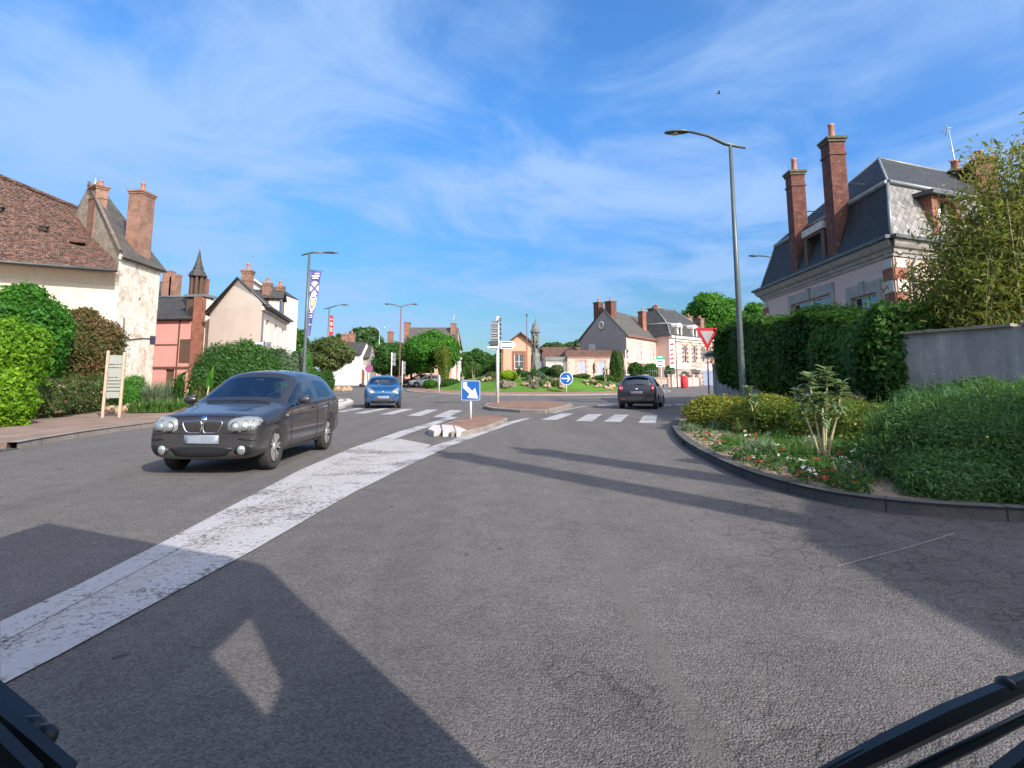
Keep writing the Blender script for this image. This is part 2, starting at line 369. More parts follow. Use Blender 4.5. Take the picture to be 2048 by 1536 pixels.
m_road = asphalt('asphalt', (0.120, 0.110, 0.104), (0.140, 0.127, 0.118), (0.088, 0.082, 0.080))
m_drive = asphalt('drive_asphalt', (0.075, 0.072, 0.072), (0.09, 0.086, 0.084), (0.06, 0.058, 0.058))
m_pave = mottled('pavement_gravel', [(0.3, (0.10, 0.075, 0.06)), (0.5, (0.215, 0.150, 0.118)), (0.72, (0.33, 0.25, 0.20))], 1.2, 45)
m_joint = plain('road_joint_sealant', (0.128, 0.119, 0.111), 0.9, 0.3, 6)
m_kerb = mottled('kerb_concrete', [(0.3, (0.13, 0.115, 0.10)), (0.55, (0.25, 0.22, 0.195)), (0.75, (0.36, 0.33, 0.30))], 1.5, 30)
m_kerbdark = mottled('kerb_dark', [(0.3, (0.045, 0.045, 0.046)), (0.6, (0.10, 0.098, 0.095)), (0.8, (0.17, 0.16, 0.15))], 1.5, 30)
m_kerbwhite = mottled('kerb_white_paint', [(0.28, (0.22, 0.19, 0.17)), (0.45, (0.46, 0.41, 0.39)), (0.75, (0.60, 0.56, 0.54))], 1.8, 22)
m_soil = mottled('bed_soil', [(0.3, (0.10, 0.07, 0.05)), (0.5, (0.24, 0.175, 0.125)), (0.75, (0.42, 0.33, 0.25))], 2.0, 28)
m_grass = mottled('grass', [(0.3, (0.035, 0.085, 0.010)), (0.5, (0.070, 0.160, 0.018)), (0.75, (0.13, 0.24, 0.035))], 0.7, 30, bump=0.9)
m_field = mottled('field_ground', [(0.3, (0.05, 0.08, 0.02)), (0.5, (0.09, 0.12, 0.04)), (0.75, (0.16, 0.15, 0.08))], 0.1, 3)
m_line = roadpaint('road_paint', 0.560, (0.41, 0.395, 0.395)); m_zebra = roadpaint('zebra_paint', 0.575, (0.38, 0.37, 0.37))
m_worn = roadpaint('worn_median_paint', 0.562, (0.40, 0.38, 0.37), 0.5)
m_paver = bricky('brick_paver', (0.185, 0.095, 0.062), (0.245, 0.135, 0.09), (0.16, 0.12, 0.09), 0.20, 0.10, 0.008, bump=0.4, dirt=((0.13, 0.09, 0.06), 0.5))
m_apron = bricky('apron_paver', (0.22, 0.12, 0.085), (0.27, 0.155, 0.115), (0.18, 0.14, 0.11), 0.20, 0.10, 0.008, bump=0.3, dirt=((0.12, 0.10, 0.08), 0.5))
m_tile = bricky('clay_roof_tile', (0.065, 0.028, 0.020), (0.165, 0.070, 0.045), (0.02, 0.012, 0.010), 0.20, 0.135, 0.022, bump=1.0, var=0.75, dirt=((0.22, 0.19, 0.15), 0.85), scale=1.5)
m_tile2 = bricky('brown_roof_tile', (0.12, 0.062, 0.042), (0.17, 0.09, 0.062), (0.04, 0.025, 0.02), 0.25, 0.2, 0.02, bump=0.6, var=0.3)
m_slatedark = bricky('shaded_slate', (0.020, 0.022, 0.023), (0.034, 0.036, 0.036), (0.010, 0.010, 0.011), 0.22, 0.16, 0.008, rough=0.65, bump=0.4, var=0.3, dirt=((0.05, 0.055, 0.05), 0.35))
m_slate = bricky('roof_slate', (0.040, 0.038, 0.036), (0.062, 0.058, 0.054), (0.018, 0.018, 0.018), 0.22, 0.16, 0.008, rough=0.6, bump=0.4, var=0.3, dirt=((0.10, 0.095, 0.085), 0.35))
m_slateold = bricky('weathered_slate', (0.068, 0.062, 0.054), (0.095, 0.088, 0.076), (0.035, 0.032, 0.03), 0.22, 0.16, 0.008, rough=0.7, bump=0.4, var=0.35, dirt=((0.13, 0.12, 0.09), 0.5))
m_scale = bricky('diamond_slate', (0.125, 0.118, 0.115), (0.25, 0.235, 0.225), (0.085, 0.08, 0.076), 0.20, 0.20, 0.012, rough=0.6, bump=0.6, var=0.3, off=0.0, dirt=((0.30, 0.28, 0.25), 0.5), rotuv=radians(45))
m_brick = bricky('red_brick', (0.22, 0.062, 0.038), (0.30, 0.10, 0.062), (0.24, 0.17, 0.13), 0.22, 0.075, 0.010, bump=0.5, dirt=((0.10, 0.07, 0.055), 0.4))
m_brickdark = bricky('chimney_brick', (0.105, 0.030, 0.022), (0.155, 0.048, 0.034), (0.10, 0.066, 0.055), 0.22, 0.075, 0.010, bump=0.5, dirt=((0.42, 0.36, 0.31), 0.22))
m_brickold = bricky('old_chimney_brick', (0.21, 0.088, 0.060), (0.28, 0.135, 0.095), (0.24, 0.18, 0.14), 0.22, 0.075, 0.012, bump=0.5, var=0.35, dirt=((0.11, 0.075, 0.05), 0.6))
m_rubble = bricky('rubble_stone', (0.26, 0.22, 0.17), (0.36, 0.31, 0.25), (0.30, 0.26, 0.20), 0.35, 0.2, 0.03, bump=0.6, var=0.35, dirt=((0.16, 0.13, 0.10), 0.5))
m_limewash = plaster('peeling_limewash', (0.62, 0.58, 0.51), (0.42, 0.33, 0.22), 0.9, patch=((0.32, 0.20, 0.12), 0.85))
m_barnwall = plaster('old_cream_render', (0.56, 0.50, 0.41), (0.40, 0.33, 0.24), 0.75, patch=((0.45, 0.36, 0.26), 0.35))
m_pink = plaster('pink_render', (0.62, 0.27, 0.235), (0.48, 0.23, 0.20), 0.5)
m_pinklight = plaster('pale_pink_render', (0.56, 0.40, 0.335), (0.46, 0.34, 0.29), 0.5)
m_salmon = plaster('salmon_render', (0.58, 0.315, 0.215), (0.50, 0.30, 0.22), 0.4)
m_cream = plaster('cream_render', (0.84, 0.70, 0.58), (0.62, 0.50, 0.40), 0.6)
m_white = plaster('white_render', (0.68, 0.63, 0.58), (0.54, 0.47, 0.41), 0.5)
m_greyrender = plaster('grey_cement_render', (0.30, 0.275, 0.26), (0.20, 0.18, 0.17), 0.5)
m_mauve = plaster('mauve_grey_render', (0.60, 0.45, 0.39), (0.49, 0.375, 0.33), 0.45, streak=0.5)
m_wall = plaster('garden_wall_render', (0.47, 0.43, 0.405), (0.20, 0.185, 0.175), 0.75, streak=1.1, patch=((0.30, 0.27, 0.25), 0.5))
m_capstone = plain('mossy_capstone', (0.105, 0.095, 0.065), 0.9, 0.35, 6, 0.3, 20)
m_brickpale = bricky('pale_brick', (0.40, 0.25, 0.20), (0.46, 0.31, 0.25), (0.42, 0.33, 0.28), 0.22, 0.075, 0.010, bump=0.3)
m_cornice = plain('grey_cornice_stone', (0.34, 0.315, 0.29), 0.85, 0.2, 3, 0.3, 20, dirt=((0.16, 0.15, 0.14), 0.5))
m_stone = plain('cut_stone', (0.55, 0.50, 0.44), 0.85, 0.2, 3, 0.3, 20, dirt=((0.25, 0.22, 0.19), 0.5))
m_navy = plain('navy_enamel', (0.010, 0.026, 0.075), 0.35, 0.1, 6)
m_zinc = plain('zinc_flashing', (0.19, 0.205, 0.21), 0.45, 0.2, 2, 0.1, 10, metal=0.3)
m_zincdark = plain('dark_zinc', (0.075, 0.085, 0.085), 0.5, 0.3, 2, 0.1, 10, metal=0.2)
m_pot = plain('terracotta_pot', (0.42, 0.17, 0.11), 0.8, 0.2, 6, dirt=((0.15, 0.10, 0.08), 0.6))
m_whitepaint = plain('white_paint', (0.74, 0.73, 0.71), 0.5, 0.08, 3)
m_shutter = plain('grey_shutter', (0.36, 0.37, 0.43), 0.6, 0.1, 3)
m_wood = plain('old_wood', (0.10, 0.062, 0.042), 0.75, 0.35, 8, 0.3, 50)
m_beige = plain('beige_wood', (0.40, 0.31, 0.215), 0.7, 0.2, 10, 0.2, 60)
m_plate = plain('pale_plate', (0.27, 0.275, 0.25), 0.45, 0.06, 5)
m_darkgrey = plain('dark_grey_metal', (0.052, 0.062, 0.064), 0.42, 0.15, 3, metal=0.2)
m_lampgrey = plain('lamp_post_paint', (0.085, 0.105, 0.105), 0.42, 0.15, 3, metal=0.25)
m_galv = plain('galvanised_steel', (0.50, 0.50, 0.49), 0.4, 0.15, 8, metal=0.6)
m_postwhite = plain('white_post', (0.66, 0.64, 0.61), 0.45, 0.12, 6)
m_signback = plain('sign_back_grey', (0.19, 0.19, 0.205), 0.5, 0.1, 5)
m_black = plain('black_rubber', (0.018, 0.018, 0.019), 0.55, 0.2, 10)
m_tyre = plain('tyre_rubber', (0.030, 0.029, 0.028), 0.8, 0.3, 8)
m_wiper = plain('wiper_plastic', (0.015, 0.022, 0.026), 0.36, 0.2, 10)
m_blue = plain('sign_blue', (0.008, 0.085, 0.31), 0.35, 0.08, 6)
m_signwhite = plain('sign_white', (0.60, 0.62, 0.68), 0.35, 0.05, 6)
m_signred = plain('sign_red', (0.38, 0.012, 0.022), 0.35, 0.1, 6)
m_signgreen = plain('sign_green', (0.03, 0.30, 0.16), 0.4, 0.1, 6)
m_ink = plain('sign_ink', (0.03, 0.032, 0.04), 0.5, 0.1, 6)
m_purple = plain('purple_cloth', (0.115, 0.092, 0.27), 0.8, 0.12, 4)
m_flagred = plain('red_cloth', (0.60, 0.030, 0.045), 0.8, 0.15, 4)
m_clothwhite = plain('white_cloth', (0.74, 0.73, 0.74), 0.8, 0.06, 4)
m_gold = plain('ochre_cloth', (0.55, 0.42, 0.14), 0.8, 0.1, 4)
m_lens = plain('lamp_lens', (0.42, 0.42, 0.36), 0.3, 0.08, 6)
m_bark = plain('bark', (0.115, 0.082, 0.055), 0.9, 0.35, 9, 0.6, 40)
m_stalk = plain('pale_stalk', (0.34, 0.29, 0.17), 0.8, 0.3, 14, 0.3, 60)
m_rock = plain('limestone_rock', (0.36, 0.25, 0.165), 0.9, 0.3, 5, 0.5, 18, dirt=((0.30, 0.17, 0.10), 0.6))
m_rockgrey = plain('grey_rock', (0.14, 0.112, 0.088), 0.9, 0.3, 4, 0.5, 18)
m_bronze = plain('weathered_monument', (0.13, 0.13, 0.118), 0.7, 0.4, 4, 0.3, 20, dirt=((0.045, 0.05, 0.045), 0.8))
m_window = glassy('window_glass', (0.10, 0.12, 0.13), 0.9, 0.03, 0.10)
m_dark = plain('dark_interior', (0.025, 0.024, 0.024), 0.9, 0.2, 4)
m_rust = plain('rusty_door', (0.17, 0.07, 0.045), 0.8, 0.3, 5)
m_copper = plain('red_brown_pole', (0.13, 0.055, 0.045), 0.5, 0.15, 4)

# ------------------------------------------------------------------ foliage
def clump(p, fr, seed):
    r = np.random.default_rng(seed); t = np.zeros(len(p))
    for _ in range(6):
        k = r.normal(size=3) * fr; t += np.sin(p @ k + r.uniform(0, 6.28))
    return t / 6
def ell_pts(N, ells, depth=0.3, zmin=-9.0, rng=RNG):
    C = np.array([e[0] for e in ells], float); R = np.array([e[1] for e in ells], float)
    wgt = (R[:, 0] * R[:, 1] + R[:, 0] * R[:, 2] + R[:, 1] * R[:, 2]); wgt /= wgt.sum()
    P, Q = [], []; got = 0
    for _ in range(12):
        k = rng.choice(len(ells), N, p=wgt); d = rng.normal(size=(N, 3)); d /= np.linalg.norm(d, axis=1)[:, None]
        rad = 1 - depth * rng.random(N) ** 1.6 + 0.06 * rng.normal(size=N) + np.where(rng.random(N) < 0.14, 0.20 * rng.random(N) ** 1.5, 0.0)
        rad += 0.10 * clump(d * 3.0 + C[k], 1.6, 17)
        p = C[k] + d * R[k] * rad[:, None]
        ok = p[:, 2] > zmin
        if len(ells) > 1:
            for j in range(len(ells)):
                q = (((p - C[j]) / R[j]) ** 2).sum(1); ok &= (q > 0.62 * (1 - depth)) | (k == j)
        n = d / R[k]; n /= np.linalg.norm(n, axis=1)[:, None]
        P.append(p[ok]); Q.append(n[ok]); got += ok.sum()
        if got >= N: break
    return np.concatenate(P)[:N], np.concatenate(Q)[:N]
def box_pts(N, x0, x1, y0, y1, z0, z1, amp=0.12, faces='xXyYZ', rng=RNG, depth=0.12):
    ar = {'x': (y1 - y0) * (z1 - z0), 'X': (y1 - y0) * (z1 - z0), 'y': (x1 - x0) * (z1 - z0), 'Y': (x1 - x0) * (z1 - z0), 'Z': (x1 - x0) * (y1 - y0)}
    w = np.array([ar[f] for f in faces]); w = w / w.sum(); k = rng.choice(len(faces), N, p=w)
    p = np.stack([rng.uniform(x0, x1, N), rng.uniform(y0, y1, N), rng.uniform(z0, z1, N)], 1); n = np.zeros((N, 3))
    for i, f in enumerate(faces):
        ax = 'xyz'.index(f.lower()); sg = -1 if f.islower() else 1; s = k == i
        p[s, ax] = ({'x': x0, 'X': x1, 'y': y0, 'Y': y1, 'Z': z1})[f]; n[s, ax] = sg
    p += n * (clump(p, 2.2, 3)[:, None] * amp * 2 - depth * rng.random(N)[:, None] ** 1.5 + 0.04 * rng.normal(size=N)[:, None])
    return p, n
def leaf_quads(p, n, size, aspect=0.5, wild=0.8, up=0.2, fold=0.15, rng=RNG, hang=0.0):
    N = len(p); s = size * (0.5 + 1.1 * rng.random(N) ** 1.4)
    nn = n + wild * rng.normal(size=(N, 3)); nn[:, 2] += up; nn /= np.linalg.norm(nn, axis=1)[:, None]
    t = rng.normal(size=(N, 3)); t[:, 2] -= hang; t -= (t * nn).sum(1)[:, None] * nn; t /= np.linalg.norm(t, axis=1)[:, None]
    w = np.cross(nn, t); a = t * s[:, None]; h = w * (s * aspect * 0.5)[:, None]; f = nn * (s * fold)[:, None]
    V = np.stack([p - a * 0.5, p + h + f, p + a * 0.5, p - h + f], 1)
    return V.reshape(-1, 3), np.arange(4 * N).reshape(-1, 4)
def raw_mesh(name, V, quads, v, mat, tris=None, smooth=False):
    me = bpy.data.meshes.new(name)
    nt = 0 if tris is None else len(tris)
    loops = quads.ravel() if nt == 0 else np.concatenate([quads.ravel(), tris.ravel()])
    tot = np.concatenate([np.full(len(quads), 4), np.full(nt, 3)]).astype(np.int32)
    me.vertices.add(len(V)); me.vertices.foreach_set('co', np.ascontiguousarray(V, dtype=np.float32).ravel())
    me.loops.add(len(loops)); me.loops.foreach_set('vertex_index', loops.astype(np.int32))
    me.polygons.add(len(tot)); me.polygons.foreach_set('loop_start', (np.cumsum(tot) - tot).astype(np.int32)); me.polygons.foreach_set('loop_total', tot)
    me.materials.append(mat)
    at = me.attributes.new('v', 'FLOAT', 'POINT'); at.data.foreach_set('value', v.astype(np.float32))
    me.update(calc_edges=True); me.validate()
    return me
def foliage(name, pn, size, mat, org, core=None, aspect=0.5, wild=0.8, up=0.2, bias=0.0, cl=1.6, seed=1, parent=None, hang=0.0, tint=0.30):
    """leaves at sampled points, plus a rough inner mass of the same leaves so that one cannot look through; one mesh"""
    p, n = pn; o3 = np.array(org, float)
    V, Q = leaf_quads(p, n, size, aspect, wild, up, hang=hang)
    v = np.repeat(np.clip(0.5 + bias + tint * clump(p, cl, seed) * 1.6 + 0.17 * RNG.normal(size=len(p)), 0, 1), 4)
    Tt = None
    if core:
        VV, TT = [], []; o = len(V)
        for c, r in core:
            iv, it = ico(3); a = np.array([tuple(q * (1 + 0.16 * noise.noise(q * 2.2 + Vector(c)))) for q in iv]) * np.array(r) + np.array(c)
            VV.append(a); TT.append(np.array(it) + o); o += len(a)
        V = np.concatenate([V] + VV); Tt = np.concatenate(TT)
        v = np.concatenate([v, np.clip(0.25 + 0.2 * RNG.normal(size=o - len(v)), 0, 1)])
    ob = bpy.data.objects.new(name, raw_mesh(name, V - o3, Q, v, mat, Tt)); COL.objects.link(ob)
    if parent: ob.parent = parent
    else: ob.location = org
    return ob
def shrub(name, label, cat, ells, N, size, mat, org=None, group=None, core=0.80, zmin=0.0, **k):
    org = org or (ells[0][0][0], ells[0][0][1], zmin)
    o = foliage(name, ell_pts(N, ells, k.pop('depth', 0.3), zmin), size, mat, org, [(c, [core * x for x in r]) for c, r in ells] if core else None, **k)
    return tag(o, label, cat, group)
def shrubwrap(c, r, n=9, k=0.45, seed=1, flat=False):
    """an uneven mass: one main ellipsoid and smaller bulges on it"""
    rr = random.Random(seed); E = [(c, r)]
    for _ in range(n):
        a = rr.uniform(0, 2 * pi); e = rr.uniform(-0.2, 1.0); q = sqrt(max(0, 1 - e * e)) if abs(e) < 1 else 0; s = k * rr.uniform(0.65, 1.25)
        E.append(((c[0] + r[0] * 0.72 * q * cos(a), c[1] + r[1] * 0.72 * q * sin(a), c[2] + r[2] * 0.72 * e), (r[0] * s, r[1] * s, r[2] * s)))
    return E
def tree(name, label, base, h, crown_r, crown_h, N, size, mat, seed=1, n=14, group=None, trunk_r=0.16, cat='tree', k=0.42, core=0.74, **kw):
    th = thing(name, label, cat, base, group=group); rr = random.Random(seed)
    cz = h - crown_h / 2; E = []
    for i in range(n):
        a = rr.uniform(0, 2 * pi); e = rr.uniform(-0.85, 0.95); q = sqrt(1 - e * e) * rr.uniform(0.45, 0.8); s = k * rr.uniform(0.7, 1.25)
        E.append(((crown_r * q * cos(a), crown_r * q * sin(a), cz + crown_h / 2 * 0.68 * e), (crown_r * s, crown_r * s, crown_h / 2 * s * 1.05)))
    tr = MB(); tr.tube([(0, 0, -0.2), (0.03, 0, 0.4), (-0.03, 0.02, cz * 0.6), (0, 0, cz)], [trunk_r * 1.3, trunk_r, trunk_r * 0.8, trunk_r * 0.5], 8)
    for c, r in E[:8]: tr.tube([(0, 0, max(0.5, cz - crown_h * 0.4)), (c[0] * 0.5, c[1] * 0.5, (c[2] + cz) / 2 - 0.1), c], [trunk_r * 0.55, trunk_r * 0.35, trunk_r * 0.12], 6)
    part(th, 'trunk', tr, m_bark)
    foliage('crown', ell_pts(N, E, 0.35), size, mat, (0, 0, 0), [(c, [core * x for x in r]) for c, r in E] if core else None, parent=th, seed=seed, **kw)
    return th

g_hedge = leafy('hedge_leaf', (0.014, 0.048, 0.009), (0.032, 0.096, 0.015), (0.072, 0.165, 0.026), 0.35)
g_bright = leafy('bright_leaf', (0.020, 0.085, 0.010), (0.045, 0.165, 0.016), (0.10, 0.28, 0.03), 0.4)
g_yellow = leafy('yellow_green_leaf', (0.10, 0.20, 0.008), (0.24, 0.36, 0.014), (0.42, 0.50, 0.03), 0.4)
g_lime = leafy('lime_leaf', (0.045, 0.13, 0.008), (0.115, 0.25, 0.012), (0.25, 0.40, 0.02), 0.4)
g_red = leafy('reddish_leaf', (0.028, 0.060, 0.014), (0.105, 0.090, 0.030), (0.30, 0.085, 0.06), 0.3)
g_mid = leafy('mid_leaf', (0.018, 0.060, 0.012), (0.038, 0.105, 0.020), (0.075, 0.165, 0.035), 0.35)
g_grey = leafy('grey_green_leaf', (0.045, 0.080, 0.045), (0.085, 0.135, 0.075), (0.16, 0.215, 0.13), 0.3)
g_bush = leafy('fine_bush_leaf', (0.020, 0.070, 0.020), (0.050, 0.128, 0.034), (0.135, 0.235, 0.070), 0.35)
g_gold = leafy('golden_bush_leaf', (0.045, 0.095, 0.014), (0.125, 0.165, 0.020), (0.38, 0.28, 0.045), 0.35)
g_bamboo = leafy('bamboo_leaf', (0.065, 0.085, 0.016), (0.155, 0.160, 0.030), (0.32, 0.27, 0.065), 0.35)
g_far = leafy('far_tree_leaf', (0.020, 0.055, 0.016), (0.040, 0.095, 0.026), (0.075, 0.145, 0.042), 0.3)
g_olive = leafy('olive_leaf', (0.040, 0.065, 0.018), (0.075, 0.105, 0.030), (0.135, 0.165, 0.055), 0.3)
g_cypress = leafy('conifer_leaf', (0.045, 0.080, 0.010), (0.095, 0.140, 0.016), (0.19, 0.215, 0.030), 0.3)
g_conedark = leafy('dark_conifer_leaf', (0.018, 0.052, 0.010), (0.040, 0.090, 0.015), (0.095, 0.145, 0.025), 0.3)
g_mallow = leafy('mallow_leaf', (0.085, 0.135, 0.060), (0.155, 0.22, 0.105), (0.27, 0.33, 0.18), 0.35)
g_blade = leafy('grass_blade', (0.030, 0.085, 0.014), (0.065, 0.150, 0.026), (0.13, 0.22, 0.055), 0.35)
g_silver = leafy('silver_blade', (0.085, 0.130, 0.075), (0.15, 0.20, 0.12), (0.26, 0.31, 0.20), 0.3)
g_flower = leafy('petals', (0.42, 0.012, 0.018), (0.62, 0.10, 0.09), (0.78, 0.74, 0.74), 0.3)
g_pinkf = leafy('pink_petals', (0.42, 0.15, 0.16), (0.50, 0.24, 0.22), (0.62, 0.40, 0.36), 0.3)
g_yelf = leafy('yellow_petals', (0.60, 0.34, 0.03), (0.72, 0.55, 0.06), (0.78, 0.70, 0.30), 0.3)

def blades(p, length, width, lean=0.45, rng=RNG, seg=3, droop=0.5):
    """arching blades from base points p: each is a strip of seg quads"""
    N = len(p); L = length * rng.uniform(0.55, 1.2, N); a = rng.uniform(0, 2 * pi, N); d = np.stack([np.cos(a), np.sin(a), np.zeros(N)], 1)
    ln = lean * rng.uniform(0.2, 1.3, N); side = np.stack([-d[:, 1], d[:, 0], np.zeros(N)], 1)
    V = []
    for i in range(seg + 1):
        t = i / seg; w = width * (1 - t ** 1.8) * 0.5 + 0.001
        c = p + d * (L * ln * t ** 1.5)[:, None]; c[:, 2] += L * (t - droop * ln * t ** 2.4)
        V += [c - side * w, c + side * w]
    V = np.stack(V, 1); k = 2 * (seg + 1); base = np.arange(N)[:, None] * k
    Q = np.concatenate([base + np.array([2 * i, 2 * i + 1, 2 * i + 3, 2 * i + 2])[None] for i in range(seg)], 0)
    return V.reshape(-1, 3), Q, k
def tuft(name, pts, length, width, mat, org, lean=0.45, parent=None, droop=0.5, bias=0.0):
    p = np.array(pts, float) - np.array(org, float)
    V, Q, k = blades(p, length, width, lean, droop=droop)
    v = np.repeat(np.clip(0.5 + bias + 0.22 * RNG.normal(size=len(p)), 0, 1), k)
    o = bpy.data.objects.new(name, raw_mesh(name, V, Q, v, mat)); COL.objects.link(o)
    if parent: o.parent = parent
    else: o.location = org
    return o
def disc(c, r, n): 
    a = RNG.uniform(0, 2 * pi, n); q = r * np.sqrt(RNG.random(n)); return np.stack([c[0] + q * np.cos(a), c[1] + q * np.sin(a), np.full(n, c[2])], 1)

# ------------------------------------------------------------------ the setting: ground, road, pavements
def sheet(xs, ys, zf):
    mb = MB(); n = len(xs)
    mb.add([(x, y, zf(x, y)) for y in ys for x in xs], [(j * n + i, j * n + i + 1, (j + 1) * n + i + 1, (j + 1) * n + i) for j in range(len(ys) - 1) for i in range(n - 1)])
    return mb
struct('ground', sheet([-1500, -300, -80, 0, 80, 300, 1500], [-800, -100, 0, 42] + list(range(48, 133, 7)) + [132, 300, 1500], lambda x, y: T(y) - 0.06), m_field)
struct('road', sheet(list(range(-70, 71, 10)), [-25, -10, 0, 10, 20, 30, 42] + list(range(45, 133, 3)), lambda x, y: T(y)), m_road)

def offset_line(P, w):
    Q = []
    for i, p in enumerate(P):
        a = Vector(P[max(i - 1, 0)][:2]); c = Vector(P[min(i + 1, len(P) - 1)][:2]); d = (c - a).normalized(); Q.append((p[0] + d.y * w, p[1] - d.x * w))
    return Q
def kerb(name, P, w, mat, z0=-0.05, z1=0.13, curve=True):
    """kerb stones along P, their width to the right of the direction of travel"""
    Q = offset_line(P, w); mb = MB(); n = len(P); acc = 0.0
    for i in range(n - 1):
        z = [T(P[i][1]), T(P[i + 1][1])]
        a, c, d, e = P[i], P[i + 1], Q[i + 1], Q[i]
        lo = [(a[0], a[1], z0 + z[0]), (c[0], c[1], z0 + z[1]), (d[0], d[1], z0 + z[1]), (e[0], e[1], z0 + z[0])]
        ins = 0.025; A2 = (a[0] + (e[0] - a[0]) * ins / w, a[1] + (e[1] - a[1]) * ins / w); C2 = (c[0] + (d[0] - c[0]) * ins / w, c[1] + (d[1] - c[1]) * ins / w)
        hi = [(a[0], a[1], z1 - .03 + z[0]), (c[0], c[1], z1 - .03 + z[1])]
        tp = [(A2[0], A2[1], z1 + z[0]), (C2[0], C2[1], z1 + z[1]), (d[0], d[1], z1 + z[1]), (e[0], e[1], z1 + z[0])]
        acc += hypot(c[0] - a[0], c[1] - a[1])
        if acc > .95 and curve:                       # open joint between two kerb stones
            acc = 0.0; u = Vector((c[0] - a[0], c[1] - a[1])).normalized() * .007; v = (Vector(e[:2]) - Vector(a[:2])).normalized(); o1 = Vector(a[:2]) - v * .003; o2 = Vector(e[:2])
            mb.add([(o1.x - u.x, o1.y - u.y, z0 + z[0]), (o1.x + u.x, o1.y + u.y, z0 + z[0]), (o1.x + u.x, o1.y + u.y, z1 - .027 + z[0]), (o1.x - u.x, o1.y - u.y, z1 - .027 + z[0]),
                    (A2[0] + u.x, A2[1] + u.y, z1 + .003 + z[0]), (A2[0] - u.x, A2[1] - u.y, z1 + .003 + z[0]), (o2.x + u.x, o2.y + u.y, z1 + .003 + z[0]), (o2.x - u.x, o2.y - u.y, z1 + .003 + z[0])], [(0, 1, 2, 3), (3, 2, 4, 5), (5, 4, 6, 7)], 1)
        mb.add(lo[:2] + hi, [(0, 1, 3, 2)]); mb.add(hi + tp[:2], [(0, 1, 3, 2)]); mb.add(tp, [(0, 1, 2, 3)]); mb.add(lo[2:] + tp[2:], [(0, 1, 3, 2)])
    return struct(name, mb, [mat, m_dark])
def smooth_line(P, k=4):
    """Catmull-Rom through P"""
    R = []; n = len(P)
    for i in range(n - 1):
        p0, p1, p2, p3 = [Vector(P[min(max(j, 0), n - 1)][:2]) for j in (i - 1, i, i + 1, i + 2)]
        for t in [q / k for q in range(k)]:
            R.append(0.5 * ((2 * p1) + (p2 - p0) * t + (2 * p0 - 5 * p1 + 4 * p2 - p3) * t * t + (3 * p1 - p0 - 3 * p2 + p3) * t ** 3))
    R.append(Vector(P[-1][:2])); return [(r.x, r.y) for r in R]
def gpts(*px): return [tuple(G(*p))[:2] for p in px]

# left pavement
kl = smooth_line([(-9.0, 10.7), (-9.2, 11.5), (-9.5, 13.3), (-9.65, 16), (-9.6, 20), (-9.45, 25), (-9.1, 29), (-8.95, 31), (-9.5, 33.5), (-10.5, 36), (-12.5, 41), (-15, 48)])
kerb('kerb', kl[::-1], -0.16, m_kerb) if False else kerb('kerb', kl, -0.16, m_kerb)
kin = offset_line(kl, -0.16)
mb = MB(); mb.prism([(p[0], p[1], T(p[1])) for p in kin] + [(-40, 48, T(48)), (-40, 13), (-20, 11.6), (-12, 10.6)], -0.1, 0.115)
struct('pavement', mb, m_pave)
mb = MB(); mb.prism([(-8.6, 7.6), (-9.0, 10.75), (-12, 10.7), (-20, 11.7), (-30, 11), (-24, 3)], -0.05, 0.018); struct('driveway', mb, m_drive)
mb = MB(); mb.prism([(-9.7, 30.2), (-9.45, 31.2), (-9.9, 33.4), (-11.2, 36.5), (-13.4, 41.5), (-15, 41.5), (-13.5, 36), (-12, 31.5), (-11, 29)], 0.0, 0.15); struct('grass_verge', mb, m_grass)
mb = MB(); mb.prism(gpts((652, 810), (672, 803), (698, 801), (707, 806), (690, 815), (668, 822)), -0.02, 0.12); struct('kerb_nose', mb, m_kerbwhite)
# right-hand flower bed with its kerb
kr = smooth_line(gpts((1428, 811), (1385, 826), (1356, 842), (1347, 857), (1353, 873), (1372, 893), (1400, 912), (1440, 934), (1500, 961), (1560, 981), (1630, 1000), (1700, 1014), (1800, 1027), (1920, 1037), (2100, 1047)))
kerb('kerb', kr, -0.13, m_kerbdark, z1=0.125)
kri = offset_line(kr, -0.13)
mb = MB(); mb.prism(kri + [(9.6, 5.1), (9.6, 10), (9.0, 12.5), (9.4, 25)], -0.1, 0.10); struct('flower_bed_soil', mb, m_soil)
# splitter islands
def island(pts, nm, mat, z=0.12, rim=None):
    mb = MB(); P = [tuple(G(x, y, z))[:2] for x, y in pts]
    if sum(P[i][0] * P[(i + 1) % len(P)][1] - P[(i + 1) % len(P)][0] * P[i][1] for i in range(len(P))) < 0: P = P[::-1]
    c = Vector((sum(p[0] for p in P) / len(P), sum(p[1] for p in P) / len(P)))
    inn = []
    for p in P:
        d = (c - Vector(p)); d = d.normalized() * min(0.14, d.length * 0.3); inn.append((p[0] + d.x, p[1] + d.y))
    n = len(P)
    vs = [(*p, -0.03) for p in P] + [(*p, z - 0.02) for p in P] + [(*p, z) for p in inn]
    mb.add(vs, [(i, (i + 1) % n, n + (i + 1) % n, n + i) for i in range(n)] + [(n + i, n + (i + 1) % n, 2 * n + (i + 1) % n, 2 * n + i) for i in range(n)], 1)
    mb.add(inn and [(*p, z) for p in inn], [tuple(range(n))], 0)
    return struct(nm, mb, [mat, rim or m_kerb])
island([(873, 857), (884, 848), (905, 840), (939, 832), (984, 831), (1004, 832), (1015, 835), (1010, 840), (986, 849), (957, 857), (930, 862), (903, 864)], 'splitter_island', m_paver, 0.11)
island([(968, 811), (974, 805), (998, 802.5), (1050, 801.5), (1095, 802), (1140, 806), (1146, 808), (1120, 814), (1090, 820), (1040, 818.5), (985, 815)], 'splitter_island', m_paver, 0.14)
mb = MB()
